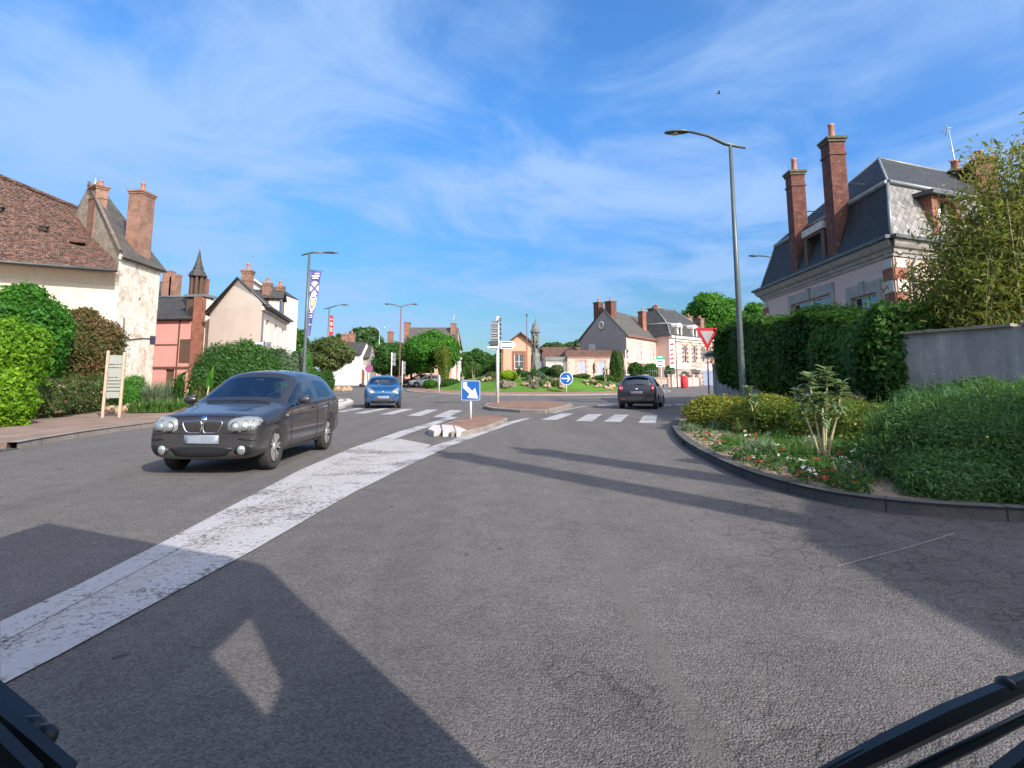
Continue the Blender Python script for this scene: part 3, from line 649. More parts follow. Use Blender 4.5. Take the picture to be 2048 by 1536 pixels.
for q in ([(856, 862), (866, 854), (879, 853), (882, 864), (868, 867)], [(883, 853), (905, 854), (910, 866), (886, 867)], [(908, 854.5), (918, 857), (933, 864), (913, 868)]):
    P = [tuple(G(x, y, 0.07))[:2] for x, y in q]; P = P[::-1] if (P[1][0] - P[0][0]) * (P[2][1] - P[0][1]) - (P[1][1] - P[0][1]) * (P[2][0] - P[0][0]) < 0 else P
    mb.prism(P, -0.02, 0.117)
struct('island_nose', mb, m_kerbwhite)
# the roundabout
RC, RA, RG = Vector((2.2, 57.5)), 12.5, 9.9
def zm(x, y):
    r = hypot(x - RC.x, y - RC.y); t = max(0.0, 1 - r / RG)
    return T(y) + 0.19 + 1.45 * (1 - (1 - t) ** 2.2) * min(1, .35 + t * 3)
mb = MB(); n = 72
rings = [(RA, -0.05), (RA, 0.07), (RA - 0.05, 0.09), (RA - 0.3, 0.10), (RG, 0.19)]
for (r0, h0), (r1, h1) in zip(rings, rings[1:]):
    vs = []
    for r, h in ((r0, h0), (r1, h1)):
        for j in range(n):
            a = 2 * pi * j / n; x, y = RC.x + r * cos(a), RC.y + r * sin(a); vs.append((x, y, T(y) + h))
    mb.add(vs, [(j, (j + 1) % n, n + (j + 1) % n, n + j) for j in range(n)], 1 if r1 >= RA - 0.3 else 0, True)
struct('roundabout_apron', mb, [m_apron, m_kerb])
mb = MB(); rr_ = [RG * k / 9 for k in range(9, 0, -1)]
vs = [(RC.x + r * cos(2 * pi * j / n), RC.y + r * sin(2 * pi * j / n), zm(RC.x + r * cos(2 * pi * j / n), RC.y + r * sin(2 * pi * j / n)) + 0.01) for r in rr_ for j in range(n)] + [(RC.x, RC.y, zm(*RC) + 0.01)]
mb.add(vs, [(i * n + j, i * n + (j + 1) % n, (i + 1) * n + (j + 1) % n, (i + 1) * n + j) for i in range(8) for j in range(n)] + [(8 * n + j, 8 * n + (j + 1) % n, 9 * n) for j in range(n)], 0, True)
struct('roundabout_lawn', mb, m_grass)

# painted markings
def marks(name, polys, mat, z=0.004):
    mb = MB()
    for q in polys: mb.poly([tuple(G(x, y))[:2] + (z,) for x, y in q])
    return struct(name, mb, mat)
def strip(pairs):
    return [[a[0], c[0], c[1], a[1]] for a, c in zip(pairs, pairs[1:])]
marks('zebra_crossing', [[(717.5, 815.6), (735, 815.6), (688, 824.2), (667, 824)], [(762, 817), (779.5, 817), (728.5, 827), (707, 826.8)], [(805, 818), (827.5, 818), (784, 829), (760.5, 829)],
      [(853.5, 819.4), (876, 819.4), (841, 832.3), (813, 832)], [(899, 820.4), (926, 820.6), (896, 834.5), (866, 834)],
      [(1121, 827), (1148, 827), (1113, 840), (1082, 839.6)], [(1175.6, 828.4), (1205, 828.4), (1184.5, 842.7), (1151, 842.2)], [(1230, 829.4), (1258, 829.4), (1241, 844), (1207, 843.3)],
      [(1288, 831), (1314.5, 831), (1311, 846.5), (1276.5, 846)]], m_zebra)
marks('worn_median', [[(0, 1275), (0, 1345), (110, 1298), (470, 1104), (675, 990), (575, 965), (360, 1083)], [(575, 965), (675, 990), (842, 906), (862, 890), (800, 878), (760, 884), (700, 910)]], m_worn)
marks('edge_line', strip([((0, 1246), (0, 1290)), ((170, 1165), (205, 1180)), ((345, 1076), (385, 1085)), ((480, 1004), (515, 1012)), ((600, 941), (634, 946)), ((700, 898), (728, 903)), ((800, 863), (822, 866)), ((860, 846), (878, 847.5)), ((899, 833.5), (917, 835))]), m_line, 0.008)
marks('edge_line', strip([((1062, 837), (1046, 837.6)), ((1025, 848), (1003, 848)), ((985, 862), (957, 863)), ((900, 893), (864, 893)), ((800, 940), (758, 939)), ((700, 990), (652, 989)), ((500, 1106), (432, 1102)), ((300, 1214), (215, 1207)), ((120, 1312), (20, 1302)), ((0, 1375), (0, 1318))]), m_line, 0.0085)
marks('give_way_line', strip([((1102, 826.5), (1112, 826)), ((1130, 819), (1142, 818)), ((1165, 812.5), (1180, 811))]) + [[(1195, 810), (1225, 810), (1225, 812), (1195, 812)], [(1320, 809), (1342, 809), (1342, 811), (1320, 811)], [(1352, 808), (1374, 808), (1374, 809.8), (1352, 809.8)]], m_line)
marks('road_joint', strip([((1672, 1133), (1674, 1136)), ((1740, 1114), (1743, 1117)), ((1820, 1093), (1823, 1096)), ((1908, 1066), (1911, 1069))]), m_joint, 0.004)
mb = MB()
for k in range(16):
    vs = []
    for r in (RA + 0.35, RA + 0.52):
        for a in (-0.95 + k * 0.10, -0.95 + (k + 1) * 0.10): vs.append((RC.x + r * cos(a), RC.y + r * sin(a), T(RC.y + r * sin(a)) + 0.012))
    mb.add(vs, [(0, 1, 3, 2)])
struct('edge_line', mb, m_line)

# ------------------------------------------------------------------ building kit
def wall(mb, P, Q, z0, z1, holes=(), th=0.28, mi=0, gable=None):
    """outer skin of a wall P->Q (outside on the right of travel) with real openings and reveals; gable=(fraction, height)"""
    M, L = frame2(P, Q); old = mb.M; mb.M = M
    xs = sorted({0.0, L, *[h[0] for h in holes], *[h[1] for h in holes]}); zs = sorted({z0, z1, *[h[2] for h in holes], *[h[3] for h in holes]})
    for i in range(len(xs) - 1):
        for j in range(len(zs) - 1):
            cx, cz = (xs[i] + xs[i + 1]) / 2, (zs[j] + zs[j + 1]) / 2
            if not any(h[0] < cx < h[1] and h[2] < cz < h[3] for h in holes):
                mb.add([(xs[i], 0, zs[j]), (xs[i + 1], 0, zs[j]), (xs[i + 1], 0, zs[j + 1]), (xs[i], 0, zs[j + 1])], [(0, 1, 2, 3)], mi)
    for a, c, d, e in [h[:4] for h in holes]:
        mb.add([(a, 0, d), (c, 0, d), (c, 0, e), (a, 0, e), (a, -th, d), (c, -th, d), (c, -th, e), (a, -th, e)], [(0, 1, 5, 4), (1, 2, 6, 5), (2, 3, 7, 6), (3, 0, 4, 7)], mi)
    if gable: mb.add([(0, 0, z1), (L, 0, z1), (L * gable[0], 0, gable[1])], [(0, 1, 2)], mi)
    mb.M = old; return M, L
def window(th, P, Q, x0, x1, z0, z1, shut=None, frame=None, surround=None, world=True, muntin=1, depth=0.14, door=None):
    """a window (frame > pane) or closed shutters set in an opening"""
    M, L = frame2(P, Q); mb = MB(M); f = 0.06
    if door:
        mb.box(x0, x1, -depth - 0.05, -depth, z0, z1); w = part(th, 'door', mb, door, world=world)
        hb = MB(M); hb.cbox(x1 - 0.12, -depth + 0.03, z0 + 1.0, 0.04, 0.08, 0.1); part(th, 'handle', hb, m_galv, w, world=world); return w
    if shut:
        y = -0.05; mid = (x0 + x1) / 2
        for a, c in ((x0, mid - 0.008), (mid + 0.008, x1)):
            mb.box(a, c, y - 0.04, y, z0, z1)
            for k in (0.12, 0.5, 0.88): mb.box(a + 0.03, c - 0.03, y, y + 0.018, z0 + (z1 - z0) * k - 0.05, z0 + (z1 - z0) * k + 0.05)
        return part(th, 'shutter', mb, shut, world=world)
    for a, c, d, e in ((x0, x1, z0, z0 + f), (x0, x1, z1 - f, z1), (x0, x0 + f, z0 + f, z1 - f), (x1 - f, x1, z0 + f, z1 - f), ((x0 + x1) / 2 - f / 2, (x0 + x1) / 2 + f / 2, z0 + f, z1 - f)):
        mb.box(a, c, -depth - 0.05, -depth, d, e)
    for k in range(muntin):
        z = z0 + (z1 - z0) * (k + 1) / (muntin + 1); mb.box(x0 + f, (x0 + x1) / 2 - f / 2, -depth - 0.04, -depth - 0.01, z - 0.02, z + 0.02); mb.box((x0 + x1) / 2 + f / 2, x1 - f, -depth - 0.04, -depth - 0.01, z - 0.02, z + 0.02)
    w = part(th, 'window', mb, frame or m_whitepaint, world=world)
    pb = MB(M); pb.box(x0 + f * .5, x1 - f * .5, -depth - 0.032, -depth - 0.026, z0 + f * .5, z1 - f * .5); part(th, 'pane', pb, m_window, w, world=world)
    return w
def blocks(mb, M, x, z0, z1, w, h, mi0, mi1, proud=0.025, both=True):
    """alternating dressed blocks beside an opening or at a corner"""
    z = z0; k = 0; old = mb.M; mb.M = M
    while z < z1 - 0.02:
        hh = min(h, z1 - z); ww = w if k % 2 == 0 else w * 0.72
        mb.box(x - ww / 2, x + ww / 2, -0.05, proud, z + 0.003, z + hh - 0.003, mi0 if k % 2 == 0 else mi1); z += hh; k += 1
    mb.M = old
def chimney(th, c, sx, sy, z0, z1, mat, pots=1, rz=0.0, cap=0.12, world=True, pot_h=0.45, band=True):
    """brick stack > pots"""
    M = Matrix.Translation((c[0], c[1], 0)) @ rotz(rz); mb = MB(M)
    mb.cbox(0, 0, z0, sx, sy, z1 - z0)
    mb.cbox(0, 0, z1, sx + cap, sy + cap, 0.12, 1); mb.cbox(0, 0, z1 + 0.12, sx + cap * 2, sy + cap * 2, 0.10, 1)
    if band: mb.cbox(0, 0, z1 - 0.55, sx + 0.08, sy + 0.08, 0.08, 0)
    ch = part(th, 'chimney', mb, [mat, m_capstone if mat is m_brickdark else mat], world=world)
    for k in range(pots):
        x = (k - (pots - 1) / 2) * min(0.34, (sx - 0.2) / max(1, pots - 1)) if pots > 1 else 0.0
        pb = MB(M); h = pot_h * (0.85 + 0.3 * ((k * 37) % 5) / 4)
        pb.lathe([(0.15, z1 + 0.22), (0.125, z1 + 0.3), (0.105, z1 + 0.22 + h * 0.85), (0.13, z1 + 0.22 + h * 0.9), (0.12, z1 + 0.22 + h)], (x, 0, 0), 10)
        part(th, 'chimney_pot', pb, m_pot, ch, world=world)
    return ch
def V2(v): return (v[0], v[1])
def lerp(a, c, t): return Vector(a) + (Vector(c) - Vector(a)) * t
def stub(px, py, d, zb=None):
    p = A(px, py, d); return Vector((p.x, p.y, p.z))

# ------------------------------------------------------------------ left side: barn and tall white house
hA, hB = A(240, 500, 30.1), A(322, 530, 34.0); hM = A(178, 370, 32.7); hM2 = hM + (hB - hA) * 0.42; hM2.z = A(205, 392, hM2.y).z
zA = 8.0; hA.z = hB.z = zA
hL = hA + (Vector((hM.x, hM.y, 0)) - Vector((hA.x, hA.y, 0))) * 2; hL.z = zA; hC = hL + (hB - hA)
th = thing('tall_house', 'tall narrow house with peeling white limewash, steep slate roof and two brick stacks', 'house', (hA.x, hA.y, 0))
mb = MB(); wall(mb, hA, hB, -0.1, zA, [(2.0, 2.22, 5.6, 5.85)]); wall(mb, hB, hC, -0.1, zA); wall(mb, hC, hL, -0.1, zA)
part(th, 'wall', mb, m_limewash, world=True)
mb = MB(); wall(mb, hL, hA, -0.1, zA); mb.poly([hL, hA, hM]); part(th, 'gable_wall', mb, m_rubble, world=True)
out_ = Vector((0.28, 0.03, -0.25)); fw = (hB - hA).normalized() * 0.22
mb = MB(); mb.slab([hA + out_ - fw * .3, hB + out_ + fw, hM2 + Vector((0, 0, .05)), hM + Vector((0, 0, .05)) - fw * .3], 0.12)
mb.slab([hB + out_ + fw, hC + fw, hM2 + Vector((0, 0, .05))], 0.12); mb.slab([hL - out_ * .5, hM, hM2, hC - out_ * .5], 0.12)
rf = part(th, 'roof', mb, m_slateold, world=True)
mb = MB(); vd = (hA - hM); mb.tube([hM + Vector((0, 0, .16)), lerp(hM, hA, .5) + Vector((0, 0, .15)), hA + Vector((.05, -.05, .1))], 0.10, 6); part(th, 'verge_stones', mb, m_rockgrey, rf, world=True)
mb = MB(); M, L = frame2(hA, hB); mb.M = M; mb.box(-0.05, L + 0.1, 0.0, 0.10, zA - 0.36, zA - 0.22); mb.box(-0.05, L + 0.1, 0.0, 0.16, zA - 0.22, zA - 0.12); part(th, 'cornice', mb, m_limewash, world=True)
c2 = A(283, 500, 32.6); chimney(th, (c2.x - .22, c2.y), 0.80, 1.10, 7.6, A(283, 393, 32.6).z, m_brickold, 1, rz=-0.08, cap=0.08, pot_h=0.7, band=False)
c1 = A(196, 430, 32.2); chimney(th, (c1.x - .3, c1.y + .3), 0.95, 0.6, 9.0, A(196, 375, 32.2).z - .1, m_brickold, 2, rz=-0.6, cap=0.10, pot_h=0.35)
mb = MB(); p = A(190, 372, 33.5); mb.tube([(p.x, p.y, p.z - .6), (p.x, p.y, p.z + .5)], [0.06, 0.05], 8); part(th, 'flue', mb, m_galv, world=True)
mb = MB(M); mb.tube([(.8, .03, 4.6), (.9, .03, 3.7), (1.5, .03, 3.45), (2.6, .03, 3.6), (3.7, .03, 3.65)], 0.025, 6); part(th, 'cable', mb, m_black, world=True)
mb = MB(M); mb.cbox(3.62, .04, 3.35, 0.5, .03, .46, 0)
for k, w in enumerate((.34, .26, .36)): mb.box(3.62 - w / 2, 3.62 + w / 2, .056, .062, 3.70 - k * .12 - .05, 3.70 - k * .12)
part(th, 'street_plate', mb, [m_navy, m_signwhite], world=True)
for k in range(3):
    pass
e0, e1 = A(0, 524, 27.6), A(240, 541, 30.05); e0.z = e1.z = 7.05
ed = (e1 - e0); e00 = e0 - ed * 1.6; nrm = Vector((ed.y, -ed.x, 0)).normalized()
r0, r1 = A(0, 350, 31.2), A(190, 432, 35.2); r00 = r0 - (r1 - r0) * 2.2
th = thing('stone_barn', 'long old barn with mossy brown tile roof and cream rendered wall', 'barn', (e1.x, e1.y, 0))
mb = MB(); wall(mb, e00, e1, -0.1, 7.0); part(th, 'wall', mb, m_barnwall, world=True)
mb = MB(); M, L = frame2(e00, e1); mb.M = M
pr = [(0.02, 6.2), (0.10, 6.35), (0.28, 6.55), (0.5, 6.75), (0.62, 7.0), (0.0, 7.0)]
mb.add([(0, a, z) for a, z in pr] + [(L, a, z) for a, z in pr], [(i, (i + 1) % 6, 6 + (i + 1) % 6, 6 + i) for i in range(6)] + [tuple(range(6)), tuple(range(11, 5, -1))], 0)
part(th, 'eave_cove', mb, m_barnwall, world=True)
dz = Vector((0, 0, .1)); o_ = nrm * 1.15 - Vector((0, 0, .22))
mb = MB(); N_ = 14
for i in range(N_):
    t0, t1 = i / N_, (i + 1) / N_; sg = lambda t: Vector((0, 0, -0.16 * sin(pi * t) + 0.03 * sin(t * 21)))
    a, c, d, e = lerp(e00, e1, t0) + o_, lerp(e00, e1, t1) + o_, lerp(r00, r1, t1) + sg(t1), lerp(r00, r1, t0) + sg(t0)
    mid0, mid1 = lerp(a, e, .5) - dz * 1.2, lerp(c, d, .5) - dz * 1.2
    mb.add([a, c, mid1, mid0], [(0, 1, 2, 3)]); mb.add([mid0, mid1, d, e], [(0, 1, 2, 3)]); mb.add([a, c, c - dz, a - dz], [(0, 1, 2, 3)])
    b2 = -nrm * 5; mb.add([e, d, d + b2 - Vector((0, 0, 4)), e + b2 - Vector((0, 0, 4))], [(0, 1, 2, 3)])
rf = part(th, 'roof', mb, m_tile, world=True)
def onroof(px, py, lift):
    P = A(px, py, 29.5); t = (px) / 240; a = lerp(e0, e1, t) + o_; e = lerp(r0, r1, t); q = min(max((P.z - a.z) / (e.z - a.z), 0), 1)
    return lerp(a, e, q) + nrm * lift
for px, py in ((3, 424), (97, 455)):
    p = onroof(px, py, 0.06); mb = MB(Matrix.Translation(p) @ rotz(atan2(ed.y, ed.x))); mb.extr([(-.16, -.1), (.16, -.1), (.13, .14), (-.13, .14)], -.12, .28, 1); mb.box(-.2, .2, -.16, .3, .14, .2, 0); part(th, 'roof_vent', mb, [m_tile, m_dark], rf, world=True)
mb = MB(); p = onroof(168, 480, 0.05); mb.M = Matrix.Translation(p) @ rotz(atan2(ed.y, ed.x)); mb.box(-.35, .35, -.1, .5, .02, .07, 0); mb.box(-.35, -.29, -.1, .5, -.3, .02, 0); part(th, 'roof_hatch', mb, [m_tile], rf, world=True)
mb = MB(); mb.tube([lerp(e00, e1, t) + nrm * 1.2 + Vector((0, 0, -.24)) for t in (0, .5, 1)], 0.06, 8); part(th, 'gutter', mb, m_zincdark, world=True)
mb = MB(); mb.tube([lerp(r00, r1, t) + Vector((0, 0, .06 - 0.16 * sin(pi * t))) for t in [k / 14 for k in range(15)]], 0.13, 6); part(th, 'ridge_tiles', mb, m_tile, rf, world=True)
mb = MB(frame2(e00, e1)[0]); lb = frame2(e00, e1)[1]; mb.box(lb - 4.4, lb - 2.6, 0.0, 0.9, 2.55, 2.68); mb.box(lb - 4.2, lb - 2.8, -0.02, 0.03, 0.1, 2.5); part(th, 'porch_hood', mb, m_wood, world=True)

# ------------------------------------------------------------------ pink house with the little belfry
d0 = 42.0
P0, P1 = A(308, 640, d0 + .4), A(386, 640, d0); ez = 5.85
th = thing('pink_house', 'pink rendered house with dark timber lines and slate belfry turret', 'house', (P1.x, P1.y, 0))
bk = Vector((-1.0, 7.0, 0)); P0 = P0 - (P1 - P0) * 0.6
PA, PB = Vector((P0.x, P0.y, 0)), Vector((P1.x, P1.y, 0))
Lw = (PB - PA).length
mb = MB(); wall(mb, PA, PB, 0, ez, [(Lw - .95, Lw - .1, 2.45, 4.2), (1.55, 2.1, 2.2, 4.2), (Lw - 1.9, Lw - 1.2, 0, 2.0)]); wall(mb, PB, PB + bk, 0, ez); wall(mb, PA + bk, PA, 0, ez)
part(th, 'wall', mb, m_pink, world=True)
window(th, PA, PB, 1.55, 2.1, 2.2, 4.2); window(th, PA, PB, Lw - .95, Lw - .1, 2.45, 4.2, shut=m_wood); window(th, PA, PB, Lw - 1.9, Lw - 1.2, 0, 2.0, door=m_wood)
M, L = frame2(PA, PB); mb = MB(M)
for x in (Lw - 3.15, Lw - 1.02): mb.box(x - .05, x + .05, 0, .05, 0.0, ez)
mb.box(0, L, 0, .06, ez - .28, ez - .02); mb.box(0, L, 0, .07, 2.06, 2.22); mb.box(Lw - 3.1, Lw - 1.07, 0, .045, 3.78, 3.86)
part(th, 'timber_band', mb, m_wood, world=True)
rz0, rz1 = ez, A(345, 592, 44.5).z
mb = MB(); f_ = Vector((0, -0.35, -.15)); bb = Vector((-.4, 2.9, 0)); mb.slab([PA + f_ + Vector((0, 0, rz0)), PB + f_ + Vector((0, 0, rz0)), PB + bb + Vector((0, 0, rz1)), PA + bb + Vector((0, 0, rz1))], .12)
mb.slab([PA + bb + Vector((0, 0, rz1)), PB + bb + Vector((0, 0, rz1)), PB + bk + Vector((0, 0, ez)), PA + bk + Vector((0, 0, ez))], .12); rf = part(th, 'roof', mb, m_slate, world=True)
mb = MB(); mb.tube([PA + bb + Vector((0, 0, rz1 + .05)), PB + bb + Vector((0, 0, rz1 + .05))], .1, 6); part(th, 'ridge_cap', mb, m_zinc, rf, world=True)
# turret: arched lower stage, brick pier, open lantern, spire
tx = A(372, 640, d0 + .2); tw = 2.05; tz = A(393, 592, d0).z
q0 = Vector((A(371, 640, d0 + .1).x, d0 + .1, 0)); q1 = Vector((A(404, 640, d0 - .1).x, d0 - .1, 0)); q2 = Vector((A(424, 640, d0 + 1.0).x, d0 + 1.0, 0)); q3 = q0 + (q2 - q1)
mb = MB(); mb.prism([V2(q0), V2(q1), V2(q2), V2(q3)], ez - .9, tz - .06); part(th, 'turret_base', mb, m_wood, world=True)
mb = MB(); mb.prism([V2(q0 + Vector((-.15, -.15, 0))), V2(q1 + Vector((0.1, -.2, 0))), V2(q2 + Vector((.25, 0, 0))), V2(q3 + Vector((-.1, .2, 0)))], tz - .06, tz + .12); part(th, 'turret_cornice', mb, m_zinc, world=True)
mb = MB(); M, L = frame2(q0, q1); mb.M = M
arch = [(L * .12, ez - .3), (L * .60, ez - .3)] + [(L * .36 + L * .24 * cos(a), ez + .45 + L * .24 * sin(a)) for a in [pi * k / 10 for k in range(11)]]
mb.extr(arch, .02, .07, 0); part(th, 'arched_louvre', mb, m_dark, world=True)
mb = MB(); M, L = frame2(q0, q1); mb.M = M; mb.box(L - .62, L + .03, -.3, .2, 0, tz - .07); part(th, 'brick_pier', mb, m_brick, world=True)
mb = MB(); wall(mb, q1, q2, 0, tz - .06); mb.M = frame2(q1, q2)[0]; mb.box(.02, frame2(q1, q2)[1], 0, .03, 0, tz - .08); part(th, 'pale_side_wall', mb, m_white, world=True)
lc = A(393, 592, d0 + 1.0); lz = tz + .12; l2 = A(393, 553, d0 + 1).z; lr = .60
mb = MB()
for k in range(8):
    a = 2 * pi * k / 8 + pi / 8; mb.cbox(lc.x + lr * .72 * cos(a), lc.y + lr * .72 * sin(a), lz, .17, .17, l2 - lz)
mb.cbox(lc.x, lc.y, lz, .3, .3, l2 - lz); part(th, 'lantern', mb, m_wood, world=True)
mb = MB(); st = A(395, 497, d0 + 1).z; hh = st - l2
mb.lathe([(lr * 1.12, l2 - .03), (lr * 1.12, l2 + .05), (lr * .95, l2 + hh * .12), (lr * .62, l2 + hh * .25), (lr * .66, l2 + hh * .27), (lr * .45, l2 + hh * .42), (lr * .27, l2 + hh * .62), (lr * .12, l2 + hh * .85), (.02, st - .15)], (lc.x, lc.y, 0), 8, sm=False)
sp = part(th, 'spire', mb, m_slate, world=True)
mb = MB(); mb.tube([(lc.x, lc.y, st - .3), (lc.x, lc.y, st + .35)], [.04, .012], 6); part(th, 'finial', mb, m_zinc, sp, world=True)
cc = A(416, 575, d0 + .8); chimney(th, (A(412, 600, d0 + 1.5).x - .15, d0 + 1.6), .35, .35, tz, A(411, 563, d0 + 1.5).z, m_brick, 0, cap=.02, band=False)
# the house behind it: chimneys and slate slope only just show
b0 = Vector((A(305, 600, 50).x - 3, 50, 0)); b1 = Vector((A(352, 600, 50).x, 50, 0))
th = thing('slate_roof_house', 'house behind the pink house showing a slate slope and twin tall stacks', 'house', (b1.x, b1.y, 0))
mb = MB(); wz = A(330, 612, 50).z; mb.prism([(b0.x, 50), (b1.x + .4, 50), (b1.x + .4, 58), (b0.x, 58)], 0, wz - .5); part(th, 'wall', mb, m_cream, world=True)
mb = MB(); pk = A(318, 562, 51); mb.slab([(b0.x, 49.7, wz - .5), (b1.x + .6, 49.7, wz - .6), (pk.x - .2, 54, pk.z + .5), (b0.x, 54, pk.z + .5)], .12); part(th, 'roof', mb, m_slateold, world=True)
for px, top, w in ((333, 547, .8), (347, 554, .75)):
    q = A(px, 600, 50.5); chimney(th, (q.x, 50.6), w, .6, wz - 1, A(px, top, 50.5).z, m_brickold, 0, cap=.03, band=False)

# ------------------------------------------------------------------ cream gabled house behind the hedge
g1, g0 = A(524, 606, 37.0), A(420, 622, 41.3); gz = 6.2
gk = A(476, 556, 39.2); g1.z = g0.z = gz
gf = A(574, 640, 47.0); gf.z = gz; gb = g0 + (gf - g1)
th = thing('cream_house', 'cream gabled house with slate roof, dormer and red topped stack', 'house', (g1.x, g1.y, 0))
mb = MB(); wall(mb, g0, g1, 0, gz); mb.poly([g0, g1, gk]); wall(mb, g1, gf, 0, gz, [(1.7, 2.7, 3.3, 5.3), (5.0, 6.0, 3.3, 5.3), (8.2, 9.2, 3.3, 5.3), (1.7, 2.7, .6, 2.3), (5.0, 6.0, .3, 2.3)]); wall(mb, gf, gb, 0, gz); wall(mb, gb, g0, 0, gz); part(th, 'wall', mb, m_cream, world=True)
for x in (1.7, 5.0, 8.2): window(th, g1, gf, x, x + 1.0, 3.3, 5.3)
window(th, g1, gf, 1.7, 2.7, .6, 2.3); window(th, g1, gf, 5.0, 6.0, .3, 2.3, shut=m_whitepaint)
kk = gk + (gf - g1); ax = (gf - g1).normalized(); rt = frame2(g1, gf)[0].to_3x3() @ Vector((0, 1, 0))
mb = MB(); uz = Vector((0, 0, .06)); mb.slab([g1 + rt * .35 - uz * 4 - ax * .15, gf + rt * .35 - uz * 4, kk + uz, gk + uz - ax * .15], .12); mb.slab([g0 - rt * .3 - uz * 4 - ax * .15, gk + uz - ax * .15, kk + uz, gb - rt * .3 - uz * 4], .12)
rf = part(th, 'roof', mb, m_slate, world=True)
mb = MB(); mb.tube([g1 + rt * .3 - ax * .2 - uz * 2, gk - ax * .2, g0 - rt * .25 - ax * .2 - uz * 2], .07, 6); part(th, 'verge_board', mb, m_zincdark, rf, world=True)
mb = MB(); mb.tube([g1 + rt * .45 - uz * 3, gf + rt * .45 - uz * 3], .08, 6); mb.tube([g1 + rt * .1 + ax * .12 - uz * 3, Vector((g1.x, g1.y, .2)) + rt * .1 + ax * .12], .05, 6); part(th, 'gutter', mb, m_zincdark, world=True)
mb = MB(frame2(g1, gf)[0]); Lg = frame2(g1, gf)[1]; mb.box(.0, Lg, .0, .06, 2.75, 2.95); mb.box(0, Lg, 0, .18, gz - .45, gz - .2); part(th, 'string_course', mb, m_stone, world=True)
chimney(th, (gk.x + .3, gk.y + .8), .62, .62, gk.z - .9, A(488, 545, 39.5).z, m_brickold, 1, cap=.08, pot_h=.6)
for px, py, d in ((535, 572, 43.5), (561, 578, 46)): q = A(px, py, d); chimney(th, (q.x, q.y), .55, .55, q.z - 2.4, q.z, m_brickold, 1, cap=.06, pot_h=.5, band=False)
mb = MB(frame2(g1, gf)[0]); lx = 6.6
mb.box(lx, lx + 1.3, -1.6, -.05, gz - .3, gz + 1.25); dm = part(th, 'dormer', mb, m_stone, world=True)
mb = MB(frame2(g1, gf)[0]); mb.extr([(lx - .3, gz + 1.2), (lx + .65, gz + 1.95), (lx + 1.6, gz + 1.2), (lx + 1.5, gz + 1.12), (lx + .65, gz + 1.8), (lx - .2, gz + 1.12)], -2.2, .25); part(th, 'dormer_roof', mb, m_slate, dm, world=True)
mb = MB(frame2(g1, gf)[0]); mb.box(lx + .25, lx + 1.05, -.05, -.02, gz + .05, gz + 1.05); part(th, 'pane', mb, m_window, dm, world=True)
mb = MB(frame2(g1, gf)[0] @ Matrix.Translation((3.4, -1.7, 0))); sl_ = (gk.z - gz) / (hypot(gk.x - g1.x, gk.y - g1.y)); mb.box(0, .8, -.5, .5, gz + 1.7 * sl_ + .05, gz + 1.7 * sl_ + .12); part(th, 'roof_window', mb, m_window, rf, world=True)
p = A(503, 556, 44); p2 = A(530, 574, 44); p3 = Vector((p.x, p.y + 7, p.z)); p4 = Vector((p2.x, p2.y + 7, p2.z))
th = thing('white_verge_house', 'house behind the cream house with white edged slate gable', 'house', (p.x, p.y, 0))
mb = MB(); q = Vector((2 * p.x - p2.x, p2.y, p2.z)); mb.prism([(q.x, q.y + .2), (p2.x, p2.y + .2), (p2.x, p2.y + 7), (q.x, q.y + 7)], 0, p2.z - .1); mb.poly([q + Vector((0, .2, -.1)), p2 + Vector((0, .2, -.1)), p + Vector((0, .2, -.1))]); part(th, 'wall', mb, m_white, world=True)
mb = MB(); mb.slab([p2, p4, p3, p], .1); mb.slab([q, p, p3, q + Vector((0, 7, 0))], .1); rf = part(th, 'roof', mb, m_slate, world=True)
mb = MB(); mb.tube([q, p, p2], .1, 6); part(th, 'verge_board', mb, m_whitepaint, rf, world=True)

